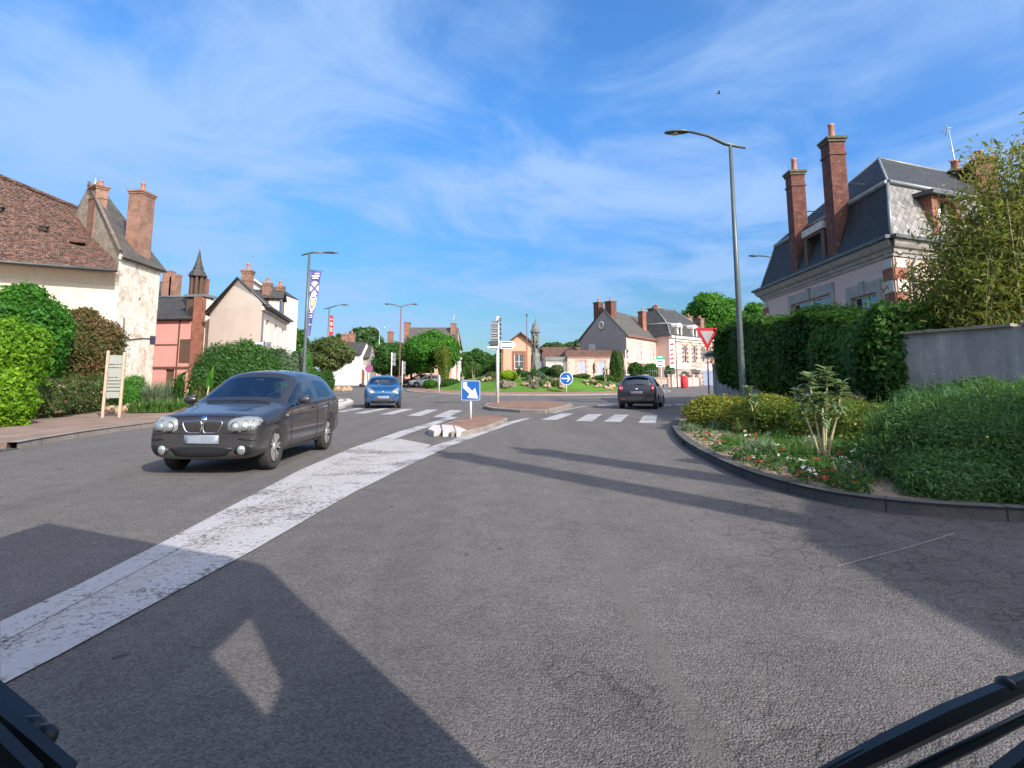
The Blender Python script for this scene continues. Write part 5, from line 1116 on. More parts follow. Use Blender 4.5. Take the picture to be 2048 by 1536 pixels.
# tall ivy hedge
th = thing('ivy_hedge', 'tall dark green ivy hedge hanging over the garden wall', 'hedge', (8.5, 18, 0))
N_ = 52000; y = RNG.uniform(12.25, 23.7, N_)
def hz0(y): return 1.02 + 0.16 * np.sin(y * 1.9) + 0.10 * np.sin(y * 4.7 + 1)
def hz1(y): return 2.80 + (y - 12.3) / 12.3 * 0.80 + 0.10 * np.sin(y * 1.3) + .07 * np.sin(y * 3.7)
t = RNG.random(N_); k = RNG.random(N_); xc = 8.25 + (y - 12.2) / 13.8 * .9
p = np.zeros((N_, 3)); n = np.zeros((N_, 3))
front = k < .70; top = (k >= .70) & (k < .88); end = k >= .88
bul = .48 + .16 * np.sin(y * 1.1) + .12 * np.sin(y * 2.9 + 2)
z = hz0(y) + (hz1(y) - hz0(y)) * t; prof = np.sin(np.clip(t, .02, .98) * pi) ** .35
p[:, 0] = xc - bul * prof; p[:, 1] = y; p[:, 2] = z; n[:, 0] = -1; n[:, 2] = .25
p[top, 0] = (xc + RNG.uniform(-.5, 1.0, N_))[top]; p[top, 2] = hz1(y)[top]; n[top] = (0, 0, 1)
y2 = np.where(RNG.random(N_) < .5, 12.2, 23.8); p[end, 1] = y2[end] + RNG.normal(size=N_)[end] * .06; p[end, 0] = (8.25 + (y2 - 12.2) / 13.8 * .9 + RNG.uniform(-.5, .9, N_))[end]; p[end, 2] = (hz0(y2) + (hz1(y2) - hz0(y2)) * t)[end]; n[end] = 0; n[end, 1] = np.where(y2 > 15, 1, -1)[end]
p += RNG.normal(size=(N_, 3)) * .055 - n * (RNG.random(N_) ** 2 * .22)[:, None] + n * (clump(p, 2.6, 5) * .16)[:, None]
foliage('foliage', (p - np.array([8.5, 18, 0]), n), .115, g_hedge, (0, 0, 0), None, parent=th, aspect=.75, wild=.55, up=.1, cl=1.8, hang=.4, tint=.5)
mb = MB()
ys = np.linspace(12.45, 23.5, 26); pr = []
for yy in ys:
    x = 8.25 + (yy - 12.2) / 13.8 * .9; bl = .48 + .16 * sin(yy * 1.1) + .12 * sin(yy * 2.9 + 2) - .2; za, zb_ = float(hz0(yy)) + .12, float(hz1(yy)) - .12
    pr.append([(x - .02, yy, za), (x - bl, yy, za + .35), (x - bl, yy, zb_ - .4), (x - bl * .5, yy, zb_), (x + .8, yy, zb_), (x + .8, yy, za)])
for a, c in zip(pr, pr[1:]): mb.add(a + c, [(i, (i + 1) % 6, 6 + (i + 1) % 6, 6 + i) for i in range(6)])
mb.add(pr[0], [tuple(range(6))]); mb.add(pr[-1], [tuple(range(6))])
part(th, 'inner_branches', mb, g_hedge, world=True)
# bamboo behind the wall
th = thing('bamboo', 'tall yellowing bamboo clump rising above the grey garden wall', 'bamboo', (11.3, 12.6, 0))
mb = MB(); P, NN = [], []
rr = random.Random(5)
for i in range(230):
    x = rr.uniform(9.1, 14.5); y = rr.uniform(11.0, 13.6) - (x - 9.2) * .10; h = min(6.4, 3.4 + (x - 9.0) * 1.6) * rr.uniform(.70, 1.05); lx, ly = rr.uniform(-.55, .55), rr.uniform(-.5, .4)
    pts = [(x + lx * (q / 5) ** 2.2, y + ly * (q / 5) ** 2.2, h * q / 5) for q in range(6)]
    mb.tube([(a - 11.3, c - 12.6, d) for a, c, d in pts], [.016, .015, .014, .011, .007, .003], 5, 0)
    m = 500; q = RNG.uniform(.12, 1.0, m) ** .8; c = np.array(pts); idx = np.clip((q * 5).astype(int), 0, 4); f = q * 5 - idx
    b_ = c[idx] * (1 - f)[:, None] + c[idx + 1] * f[:, None]; sp = (.10 + .34 * np.sin(np.clip(q, 0, 1) * pi * .9))[:, None]
    b_ = b_ + RNG.normal(size=(m, 3)) * np.array([1, 1, .5]) * sp; P.append(b_); nn = RNG.normal(size=(m, 3)); nn[:, 2] = np.abs(nn[:, 2]) + .2; NN.append(nn)
part(th, 'cane', mb, m_stalk)
p = np.concatenate(P); n = np.concatenate(NN); ok = (p[:, 2] > 2.25) | (p[:, 0] > 9.75); p = p[ok] - np.array([11.3, 12.6, 0]); n = n[ok]; n /= np.linalg.norm(n, axis=1)[:, None]
foliage('foliage', (p, n), .15, g_bamboo, (0, 0, 0), None, parent=th, aspect=.25, wild=.5, up=0, cl=1.1, hang=.8)
# house across the side street, outside the picture: its roof and stacks throw the shadows that lie on the road
def shade_house():
    th = thing('stack_house', 'house across the side street whose stacks shade the road', 'house', (8.0, -2.6, 0))
    mb = MB(); mb.prism([(8.15, -2.6), (16.7, -2.6), (16.7, -12), (8.15, -12)], -.1, 6.0); mb.poly([(8.15, -2.6, 6.0), (16.7, -2.6, 6.0), (12.4, -2.6, 8.7)]); part(th, 'wall', mb, m_mauve, world=True)
    mb = MB(); mb.slab([(7.95, -2.45, 5.95), (12.4, -2.45, 8.8), (12.4, -12.2, 8.8), (7.95, -12.2, 5.95)], .12); mb.slab([(16.9, -2.45, 5.95), (16.9, -12.2, 5.95), (12.4, -12.2, 8.8), (12.4, -2.45, 8.8)], .12); part(th, 'roof', mb, m_slate, world=True)
    chimney(th, (9.1, -2.95), .34, .45, 5.8, 10.4, m_brickdark, 1, cap=.06); chimney(th, (10.85, -2.9), .42, .5, 5.8, 10.8, m_brickdark, 1, cap=.06)
shade_house()

# ------------------------------------------------------------------ cars
def eval_mesh(o):
    dg = bpy.context.evaluated_depsgraph_get(); return bpy.data.meshes.new_from_object(o.evaluated_get(dg))
GL = glassy('windscreen_glass', (0.78, 0.86, 0.84), 0.9, 0.015, 0.15)
GLS = glassy('side_glass', (0.55, 0.62, 0.62), 0.9, 0.02, 0.08)
m_trim = plain('black_trim', (0.012, 0.012, 0.013), 0.45, 0.2, 10)
m_seat = plain('seat_cloth', (0.32, 0.325, 0.31), 0.9, 0.2, 8)
m_chrome = plain('chrome', (0.72, 0.72, 0.74), 0.18, 0.05, 8, metal=1.0)
m_alloy = plain('alloy', (0.46, 0.45, 0.44), 0.35, 0.15, 14, metal=0.7)
m_headlamp = plain('headlamp_shell', (0.26, 0.27, 0.26), 0.12, 0.1, 20, metal=0.3, coat=1.0)
m_reflector = plain('headlamp_reflector', (0.80, 0.82, 0.80), 0.10, 0.05, 20, metal=0.9, coat=1.0)
m_tail = plain('tail_lamp', (0.22, 0.006, 0.014), 0.15, 0.2, 20, coat=1.0)
m_plateblank = plain('number_plate', (0.20, 0.225, 0.27), 0.5, 0.15, 9)
m_amber = plain('amber_lamp', (0.55, 0.20, 0.02), 0.2, 0.1, 10, coat=1.0)
m_paper = plain('paper', (0.72, 0.74, 0.74), 0.8, 0.05, 6)
m_plategrey = plain('dull_plate', (0.13, 0.115, 0.14), 0.6, 0.15, 9)
m_dash = plain('dashboard_plastic', (0.13, 0.135, 0.13), 0.8, 0.1, 8)
m_seam = plain('panel_gap', (0.006, 0.006, 0.007), 0.7, 0.1, 6)

def car_shell(ST, glass, axles, wheel_r, arch_w, W):
    """lofted body cage, subdivided, wheel arches cut; returns mesh with material slots 0 paint 1 windscreen 2 side glass 3 rear glass 4 dark"""
    vs, fs, mi = [], [], []
    npt = 10
    for (y, zb, zl, zt, ws, wb, zg, wg, zr, wr) in ST:
        m1, m2 = zb + (zl - zb) * .38, zb + (zl - zb) * .74
        half = [(0, zb), (ws - .10, zb), (ws, zb + .10), (max(ws, wb) + .012, m1), (max(ws, wb) + .004, m2), (wb, zl), (wg, zg), (wr, zr), (wr * .62, zr + (zt - zr) * .72), (0, zt)]
        row = [(x, y, z) for x, z in half] + [(-x, y, z) for x, z in half[-2:0:-1]]
        vs += row
    k = 2 * npt - 2; n = len(ST)
    for i in range(n - 1):
        for j in range(k):
            fs.append((i * k + j, i * k + (j + 1) % k, (i + 1) * k + (j + 1) % k, (i + 1) * k + j))
            jj = j if j < npt - 1 else k - 1 - j          # mirrored band index 0..8
            mi.append(glass.get((i, jj), 4 if jj == 0 else 0))
    for i in (0, n - 1):
        r = [i * k + j for j in range(k)]
        for j in range(npt - 1):
            q = (r[j], r[j + 1], r[(k - j - 1) % k], r[(k - j) % k]); q = tuple(dict.fromkeys(q)); fs.append(q); mi.append(4 if j == 0 else 0)
    me = bpy.data.meshes.new('cage'); me.from_pydata(vs, [], fs)
    for m in range(5): me.materials.append(None)
    me.polygons.foreach_set('material_index', mi)
    bm = bmesh.new(); bm.from_mesh(me); bmesh.ops.recalc_face_normals(bm, faces=bm.faces)
    bm.to_mesh(me); bm.free()
    o = bpy.data.objects.new('cage', me); COL.objects.link(o)
    ss = o.modifiers.new('s', 'SUBSURF'); ss.levels = 3; ss.render_levels = 3
    cb = MB()
    for ya in axles:
        for s in (-1, 1): cb.lathe([(wheel_r + .045, s * W / 2 - .30), (wheel_r + .045, s * W / 2 + .3)], (0, ya, wheel_r + .01), 40, 4, axis='X')
    co = cb.build('cut', [None] * 5); co.display_type = 'WIRE'
    bo = o.modifiers.new('b', 'BOOLEAN'); bo.object = co; bo.operation = 'DIFFERENCE'; bo.solver = 'EXACT'
    res = eval_mesh(o)
    bpy.data.objects.remove(o); bpy.data.objects.remove(co)
    return res
def split_mats(res, groups, smooth=True):
    out_ = {}
    for nm, ids in groups.items():
        bm = bmesh.new(); bm.from_mesh(res)
        bmesh.ops.delete(bm, geom=[f for f in bm.faces if f.material_index not in ids], context='FACES')
        for f in bm.faces: f.material_index = ids.index(f.material_index); f.smooth = True
        bmesh.ops.remove_doubles(bm, verts=bm.verts, dist=1e-5)
        me = bpy.data.meshes.new(nm); bm.to_mesh(me); bm.free(); out_[nm] = me
    return out_
def link_mesh(name, me, mats, parent):
    me.materials.clear()
    for m in mats: me.materials.append(m)
    o = bpy.data.objects.new(name, me); COL.objects.link(o); o.parent = parent; return o
class Skin:
    """projects flat outlines on a car body"""
    def __init__(s, me):
        bm = bmesh.new(); bm.from_mesh(me); s.t = BVHTree.FromBMesh(bm); bm.free()
    def hit(s, p, d):
        h = s.t.ray_cast(Vector(p), Vector(d)); return h[0], h[1]
    def patch(s, mb, pts, view, lift=.006, rings=4, mi=0, dome=0.0):
        """pts: outline in (lateral, z); view 'F' front 'B' rear 'L'/'R' side (then pts are (y, z))"""
        n = len(pts); cx = sum(p[0] for p in pts) / n; cz = sum(p[1] for p in pts) / n
        vs = []; org = {'F': lambda a, z: ((a, 6, z), (0, -1, 0)), 'B': lambda a, z: ((a, -6, z), (0, 1, 0)), 'L': lambda a, z: ((-4, a, z), (1, 0, 0)), 'R': lambda a, z: ((4, a, z), (-1, 0, 0)), 'T': lambda a, z: ((a, z, 4), (0, 0, -1))}[view]
        last = None
        for r in range(rings + 1):
            t = 1 - r / rings
            for a, z in (pts if r < rings else [(cx, cz)]):
                q, d = org(cx + (a - cx) * t, cz + (z - cz) * t); h, nn = s.hit(q, d)
                if h is None: h = last or Vector(q) + Vector(d) * 3; nn = -Vector(d)
                last = h
                if nn.dot(Vector(d)) > 0: nn = -nn
                vs.append(h - Vector(d) * (lift + dome * (1 - t * t)) * (.6 if r == 0 and dome else 1))
        fs = [(i * n + j, i * n + (j + 1) % n, (i + 1) * n + (j + 1) % n, (i + 1) * n + j) for i in range(rings - 1) for j in range(n)] + [((rings - 1) * n + j, (rings - 1) * n + (j + 1) % n, rings * n) for j in range(n)]
        mb.add(vs, fs, mi, True)
        # skirt back to the body so that nothing floats
        d = Vector(org(0, 0)[1]); mb.add(vs[:n] + [v + d * (lift + .02) for v in vs[:n]], [(j, (j + 1) % n, n + (j + 1) % n, n + j) for j in range(n)], mi)
        return vs
    def line(s, mb, pts, view, w=.006, mi=0, lift=.002):
        P = []
        for (a, c), (e, f) in zip(pts, pts[1:]):
            m = max(2, int(hypot(e - a, f - c) / .05))
            P += [(a + (e - a) * q / m, c + (f - c) * q / m) for q in range(m)]
        P.append(pts[-1]); Q = []
        for a, z in P:
            q, d = {'F': ((a, 6, z), (0, -1, 0)), 'B': ((a, -6, z), (0, 1, 0)), 'L': ((-4, a, z), (1, 0, 0)), 'R': ((4, a, z), (-1, 0, 0)), 'T': ((a, z, 4), (0, 0, -1))}[view]
            h, nn = s.hit(q, d)
            if h is not None: Q.append(h - Vector(d) * lift)
        if len(Q) > 1: mb.tube(Q, w, 4, mi, sm=False)
def round_pts(cx, cz, r, n=20, rz=None): return [(cx + r * cos(2 * pi * k / n), cz + (rz or r) * sin(2 * pi * k / n)) for k in range(n)]
def soft(pts, k=4):
    """closed smooth outline through pts"""
    P = list(pts); n = len(P); R = []
    for i in range(n):
        p0, p1, p2, p3 = [Vector(P[(i + j) % n]) for j in (-1, 0, 1, 2)]
        for t in [q / k for q in range(k)]:
            v = 0.5 * ((2 * p1) + (p2 - p0) * t + (2 * p0 - 5 * p1 + 4 * p2 - p3) * t * t + (3 * p1 - p0 - 3 * p2 + p3) * t ** 3); R.append((v.x, v.y))
    return R
def wheel(th, x, y, r, w, side, spokes, mat, steer=0.0):
    M = Matrix.Translation((x, y, r)) @ rotz(steer) @ (Matrix() if side > 0 else rotz(pi))
    mb = MB(M); rim = r * .72
    mb.lathe([(rim, -w / 2), (r - .03, -w / 2), (r - .008, -w / 2 + .025), (r, -w / 2 + .05), (r, w / 2 - .05), (r - .008, w / 2 - .025), (r - .035, w / 2), (rim + .012, w / 2 - .008), (rim, w / 2 - .02), (rim, -w / 2)], (0, 0, 0), 40, 0, 'X', cap=False)
    wh = part(th, 'wheel', MB().add([(0, 0, 0)], []) if False else mb, m_tyre, label=None)
    wh.name = 'wheel'
    mb = MB(M); mb.lathe([(rim, w / 2 - .015), (rim - .008, w / 2 - .004), (rim - .03, w / 2 - .018), (rim - .035, -w / 2 + .03), (.02, -w / 2 + .03)], (0, 0, 0), 36, 1, 'X', cap=False)
    for k in range(spokes):
        a = 2 * pi * k / spokes
        for off in (-.11, .11):
            c, s = cos(a + off * .4), sin(a + off * .4); c2, s2 = cos(a + off * 1.4), sin(a + off * 1.4); hw = .014
            v = []
            for (cc, s_, rr) in ((c, s, .05), (c2, s2, rim - .02)):
                for t, xx in ((-hw, w / 2 - .03), (hw, w / 2 - .03), (hw, w / 2 - .075), (-hw, w / 2 - .075)): v.append((xx + (.0 if rr < .1 else .012), cc * rr - s_ * t, s_ * rr + cc * t))
            mb.add(v, [(0, 1, 5, 4), (1, 2, 6, 5), (2, 3, 7, 6), (3, 0, 4, 7)], 0)
    mb.lathe([(.07, w / 2 - .06), (.065, w / 2 - .022), (.03, w / 2 - .014), (.001, w / 2 - .013)], (0, 0, 0), 16, 0, 'X')
    part(th, 'rim', mb, [mat, m_dark], wh)
    return wh
def mirror_(th, x, y, z, s, mat):
    mb = MB(); mb.blob((x + s * .11, y, z), (.115, .062, .068), .04, 1.2, 3); mb.cbox(x + s * .11, y - .045, z - .055, .19, .03, .11); mb.tube([(x - s * .03, y - .01, z - .07), (x + s * .06, y, z - .05)], .025, 6)
    m = part(th, 'wing_mirror', mb, mat); g = MB(); g.lathe([(.07, 0), (.001, .001)], (x + s * .115, y - .072, z), 14, axis='Y'); part(th, 'mirror_glass', g, m_chrome, m)
def interior(th, yf, yr, zfl, W, zd, yd):
    mb = MB()
    for sx in (-1, 1):
        x = sx * W * .235; M = Matrix.Translation((x, yf, zfl)); mb.M = M
        mb.blob((0, .1, .12), (.25, .27, .10), .05, 1, 2); mb.M = M @ Matrix.Rotation(radians(14), 4, 'X'); mb.blob((0, -.2, .42), (.24, .09, .34), .05, 1, 2); mb.blob((0, -.21, .80), (.13, .06, .10), .05, 1, 2)
    mb.M = Matrix.Translation((0, yr, zfl)); mb.blob((0, .1, .12), (W * .42, .26, .12), .05, 1, 2); mb.M = Matrix.Translation((0, yr, zfl)) @ Matrix.Rotation(radians(16), 4, 'X'); mb.blob((0, -.2, .38), (W * .42, .09, .28), .05, 1, 2)
    for sx in (-1, 1): mb.blob((sx * W * .22, -.2, .68), (.12, .06, .09), .05, 1, 2)
    part(th, 'seat', mb, m_seat)
    mb = MB(); mb.extr([(-W * .43, zd - .35), (W * .43, zd - .35), (W * .43, zd - .02), (W * .2, zd + .03), (-W * .2, zd + .03), (-W * .43, zd - .02)], yd - .35, yd + .12); mb.box(-W * .44, W * .44, yr - .5, yd + .1, .22, .26); part(th, 'dashboard', mb, m_dash)
    mb = MB(Matrix.Translation((-W * .235, yd - .42, zd + .02)) @ Matrix.Rotation(radians(-62), 4, 'X')); R_ = .18
    mb.tube([(R_ * cos(2 * pi * k / 20), R_ * sin(2 * pi * k / 20), 0) for k in range(21)], .014, 6, cap=False); mb.box(-R_, R_, -.02, .02, -.01, .01); mb.blob((0, 0, 0), (.06, .06, .03), 0, 1, 2); part(th, 'steering_wheel', mb, m_trim)
# a seated driver, one skinned surface, used in the three cars on the road
def driver_mesh():
    V = [(0, 0, 0), (0, -.03, .22), (0, -.07, .42), (0, -.08, .52), (0, -.07, .60), (0, -.05, .70), (0, -.045, .78),
         (-.19, -.07, .47), (-.25, .06, .24), (-.17, .30, .34), (.19, -.07, .47), (.25, .06, .24), (.17, .30, .34), (-.10, .18, .0), (-.12, .44, .04), (.10, .18, .0), (.12, .44, .04), (0, .0, .69)]
    E = [(0, 1), (1, 2), (2, 3), (3, 4), (4, 5), (5, 6), (2, 7), (7, 8), (8, 9), (2, 10), (10, 11), (11, 12), (0, 13), (13, 14), (0, 15), (15, 16), (5, 17)]
    R = [.15, .15, .16, .07, .055, .085, .07, .065, .05, .035, .065, .05, .035, .085, .06, .085, .06, .06]
    me = bpy.data.meshes.new('driver'); me.from_pydata(V, E, []); o = bpy.data.objects.new('driver', me); COL.objects.link(o)
    o.modifiers.new('skin', 'SKIN'); sv = me.skin_vertices[0].data
    for i, r in enumerate(R): sv[i].radius = (r, r)
    sv[0].use_root = True
    ss = o.modifiers.new('s', 'SUBSURF'); ss.levels = ss.render_levels = 2
    res = eval_mesh(o); bpy.data.objects.remove(o)
    for p in res.polygons: p.use_smooth = True
    return res
DRV = driver_mesh()
m_skin = plain('skin', (0.42, 0.235, 0.17), 0.6, 0.1, 6); m_hair = plain('hair', (0.035, 0.022, 0.016), 0.7, 0.2, 12)
def driver(label, loc, rz, cloth):
    me = DRV.copy(); me.materials.clear(); me.materials.append(cloth); me.materials.append(m_skin)
    for p in me.polygons:
        c = p.center; p.material_index = 1 if c.z > .565 or (c.y > .22 and c.z > .2) else 0
    o = bpy.data.objects.new('person', me); COL.objects.link(o); o.location = loc; o.rotation_euler = (0, 0, rz); tag(o, label, 'person')
    mb = MB(); mb.blob((0, -.075, .775), (.088, .098, .082), .06, 3, 3); h = mb.build('hair', m_hair, o)
    mb = MB()
    for s in (-1, 1): mb.blob((s * .032, .028, .712), (.012, .008, .007), 0, 1, 1)
    mb.blob((0, .036, .655), (.022, .008, .006), 0, 1, 1); mb.build('face_feature', m_hair, o)
    return o

def finish_car(name, label, cat, ST, glass, axles, wr, W, paint, spokes, rimmat, loc, rz, cowl, group=None, steer=0.0, tw=.2, inter=None, seams=(), handles=(), mirror=None, lower=None):
    th = thing(name, label, cat, loc, rz, group)
    res = car_shell(ST, glass, axles, wr, .1, W)
    sk = Skin(res)
    gs = split_mats(res, {'body': [0, 4], 'windscreen': [1], 'side_window': [2], 'rear_window': [3]})
    link_mesh('body', gs['body'], [paint, m_trim], th)
    link_mesh('windscreen', gs['windscreen'], [GL], th)
    for s in (-1, 1):
        bm = bmesh.new(); bm.from_mesh(gs['side_window']); bmesh.ops.delete(bm, geom=[f for f in bm.faces if f.calc_center_median().x * s < 0], context='FACES'); sm_ = bpy.data.meshes.new('side_window'); bm.to_mesh(sm_); bm.free()
        link_mesh('side_window', sm_, [GLS], th)
    link_mesh("rear_window", gs['rear_window'], [GLS], th)
    for ya in axles:
        for s in (-1, 1): wheel(th, s * (W / 2 - tw / 2 - .03), ya, wr, tw, s, spokes, rimmat, steer if ya == axles[0] else 0)
    if inter: interior(th, *inter)
    mb = MB()
    for sm in seams:
        for v in 'LR': sk.line(mb, sm, v, .0045)
    if seams: part(th, 'panel_seam', mb, m_seam)
    for y, z in handles:
        for v in 'LR':
            mb = MB(); sk.patch(mb, soft([(y - .09, z - .014), (y + .09, z - .018), (y + .09, z + .016), (y - .09, z + .018)], 3), v, .022, 3); part(th, 'door_handle', mb, paint)
    if mirror:
        for s in (-1, 1): mirror_(th, s * mirror[0], mirror[1], mirror[2], s, m_trim if name == 'small_car' else paint)
    return th, sk
# station: y, z bottom, z belt, z top(centre), half width sill, half width belt, z glass top, half width glass top, z roof edge, half width roof edge
def window_map(ST, ws, sides, rear):
    g = {}
    for i in ws: g[(i, 7)] = 1; g[(i, 8)] = 1
    for i in sides: g[(i, 5)] = 2
    for i in rear: g[(i, 7)] = 3; g[(i, 8)] = 3
    return g
ST_BMW = [
    (2.10, .30, .58, .69, .65, .67, .63, .61, .66, .49), (2.07, .22, .63, .75, .765, .785, .69, .73, .73, .59), (1.93, .19, .69, .815, .825, .845, .755, .80, .795, .64),
    (1.60, .19, .735, .845, .845, .855, .79, .81, .82, .66), (1.30, .20, .785, .89, .86, .872, .835, .82, .865, .68), (1.08, .20, .82, .915, .865, .876, .86, .81, .89, .69),
    (.95, .20, .84, .935, .865, .876, .872, .80, .905, .69), (.16, .20, .885, 1.375, .865, .878, 1.245, .665, 1.315, .575), (.08, .20, .89, 1.395, .865, .878, 1.265, .655, 1.33, .565),
    (-.42, .20, .905, 1.425, .865, .878, 1.295, .645, 1.36, .56), (-.52, .20, .908, 1.425, .865, .878, 1.297, .645, 1.362, .56),
    (-1.05, .20, .925, 1.415, .865, .876, 1.285, .64, 1.355, .56), (-1.42, .21, .945, 1.392, .865, .872, 1.245, .645, 1.33, .56), (-1.66, .22, .96, 1.365, .865, .865, 1.16, .675, 1.30, .565),
    (-1.79, .23, .965, 1.325, .86, .855, 1.06, .72, 1.26, .57), (-2.02, .26, .94, 1.0, .835, .82, .945, .76, .965, .62), (-2.10, .30, .74, .86, .78, .78, .80, .72, .835, .6), (-2.13, .36, .62, .72, .70, .70, .67, .62, .70, .5)]
g_bmw = window_map(ST_BMW, (6,), (7, 8, 10, 11), (14,)); g_bmw[(6, 5)] = 2
for i in (6, 7, 8): pass
p_bmw = carpaint('charcoal_paint', (0.034, 0.032, 0.034), 0.5, 0.40)
bloc = Vector((-4.08, 9.55, 0)); brz = pi
bmw, sk = finish_car('hatchback_car', 'charcoal grey hatchback with alloy wheels driving towards the camera', 'car', ST_BMW, g_bmw, (1.36, -1.30), .315, 1.75, p_bmw, 7, m_alloy, bloc, brz, 0,
    inter=(-.2, -1.15, .30, 1.75, .88, .88), seams=([(.80, .26), (.86, .60), (.80, .86)], [(-.47, .26), (-.47, .88)], [(-1.02, .62), (-1.18, .80), (-1.2, .92)], [(.86, .27), (-.95, .27)]), handles=((-.30, .80), (-1.22, .83)), mirror=(.90, .66, .95), tw=.205)
bmw.scale = (.87, .87, 1.0)
def disc_at(sk, mb, x, z, r, h=.012, view='F'):
    p, n = sk.hit((x, 6 if view == 'F' else -6, z), (0, -1 if view == 'F' else 1, 0)); mb.M = Matrix.Translation(p) @ n.to_track_quat('Z', 'Y').to_matrix().to_4x4()
    mb.lathe([(r, -.01), (r, h * .6), (r * .9, h), (.001, h)], (0, 0, 0), 20); mb.M = Matrix()
def bmw_front():
    th = bmw
    for s in (-1, 1):
        mb = MB(); o_ = [(s * .385, .59), (s * .40, .725), (s * .58, .765), (s * .76, .755), (s * .86, .725), (s * .85, .665), (s * .73, .59), (s * .53, .565)]
        sk.patch(mb, soft(o_), 'F', .006, 5, 0, .02); hl = part(th, 'headlight', mb, m_headlamp)
        mb = MB()
        for cx, cz, r in ((.50, .635, .062), (.635, .648, .062)): sk.patch(mb, round_pts(s * cx, cz, r, 16), 'F', .014, 3, 0, .018)
        part(th, 'reflector', mb, m_reflector, hl)
        mb = MB()
        for cx, cz, r in ((.50, .635, .066), (.635, .648, .066)): P = round_pts(s * cx, cz, r, 18); sk.line(mb, P + P[:1], 'F', .007, lift=.016)
        sk.line(mb, [(s * .72, .60), (s * .74, .72)], 'F', .006, lift=.022)
        part(th, 'lamp_bezel', mb, m_trim, hl)
        mb = MB(); sk.patch(mb, round_pts(s * .60, .335, .062, 16), 'F', .012, 3, 0, .012); part(th, 'fog_lamp', mb, m_reflector)
        mb = MB(); sk.patch(mb, soft([(s * .03, .58), (s * .03, .70), (s * .20, .705), (s * .285, .69), (s * .26, .62), (s * .21, .575), (s * .1, .57)]), 'F', .006, 3); kg = part(th, 'kidney_grille', mb, m_dark)
        mb = MB(); P = soft([(s * .025, .575), (s * .025, .705), (s * .20, .712), (s * .295, .695), (s * .268, .615), (s * .215, .568), (s * .1, .563)])
        sk.line(mb, P + P[:1], 'F', .009, lift=.008); part(th, 'chrome_surround', mb, m_chrome, kg)
        mb = MB()
        for k in range(6): x = s * (.06 + k * .036); sk.line(mb, [(x, .59), (x, .69)], 'F', .006, lift=.008)
        part(th, 'grille_bar', mb, m_trim, kg)
        mb = MB(); sk.patch(mb, soft([(s * .58, .49), (s * .78, .475), (s * .78, .455), (s * .58, .468)], 3), 'F', .006, 3); part(th, 'bumper_strip', mb, m_trim)
        mb = MB(); sk.patch(mb, soft([(1.02, .715), (1.10, .735), (1.10, .755), (1.00, .745)], 3), 'L' if s < 0 else 'R', .008, 3); part(th, 'side_indicator', mb, m_headlamp)
    mb = MB(); sk.patch(mb, soft([(-.42, .31), (-.45, .37), (0, .39), (.45, .37), (.42, .31), (.30, .255), (-.30, .255)]), 'F', .004, 4); part(th, 'lower_grille', mb, m_trim)
    mb = MB(); sk.patch(mb, [(-.26, .42), (.26, .42), (.26, .53), (-.26, .53)], 'F', .018, 3); part(th, 'number_plate', mb, m_plateblank)
    for s in (-1, 1):
        mb = MB(); sk.patch(mb, soft([(s * .50, .30), (s * .53, .37), (s * .70, .40), (s * .78, .37), (s * .74, .29), (s * .62, .27)]), 'F', .003, 3); part(th, 'air_inlet', mb, m_trim)
    mb = MB(); sk.line(mb, [(-.82, .53), (-.5, .555), (-.32, .555)], 'F', .005); sk.line(mb, [(.32, .555), (.5, .555), (.82, .53)], 'F', .005); part(th, 'bumper_gap', mb, m_seam)
    mb = MB(); disc_at(sk, mb, 0, .742, .042); bd = part(th, 'badge', mb, m_chrome)
    mb = MB(); disc_at(sk, mb, 0, .742, .026, .016)
    part(th, 'badge_quarter', mb, m_blue, bd)
    mb = MB()
    for s in (-1, 1): sk.line(mb, [(s * .30, .72), (s * .36, .80), (s * .50, .88)], 'F', .004)
    sk.line(mb, [(-.78, .735), (-.4, .765), (0, .775), (.4, .765), (.78, .735)], 'F', .004); part(th, 'bonnet_gap', mb, m_seam)
    mb = MB(); mb.box(.12, .34, .66, .88, .912, .916); part(th, 'dashboard_paper', mb, m_paper)
    mb = MB(); sk.line(mb, [(-.55, 1.0), (.05, .97)], 'T', .007, lift=.012); sk.line(mb, [(0, 1.0), (.55, .97)], 'T', .007, lift=.012); part(th, 'wiper', mb, m_trim)
    mb = MB(); mb.blob((0, .22, 1.25), (.10, .03, .035), 0, 1, 2); mb.tube([(0, .2, 1.27), (0, .2, 1.33)], .01, 5); part(th, 'rear_view_mirror', mb, m_trim)
    mb = MB(); mb.box(-.5, .5, -2.14, -2.02, .28, .42); part(th, 'rear_valance', mb, m_trim)
bmw_front()
def in_car(th, p): return Matrix.Translation(th.location) @ rotz(th.rotation_euler.z) @ Vector(p)
driver('driver in a dark top behind the wheel of the charcoal hatchback', in_car(bmw, (-.40, -.30, .42)), brz, plain('dark_top', (0.035, 0.035, 0.045), 0.9))

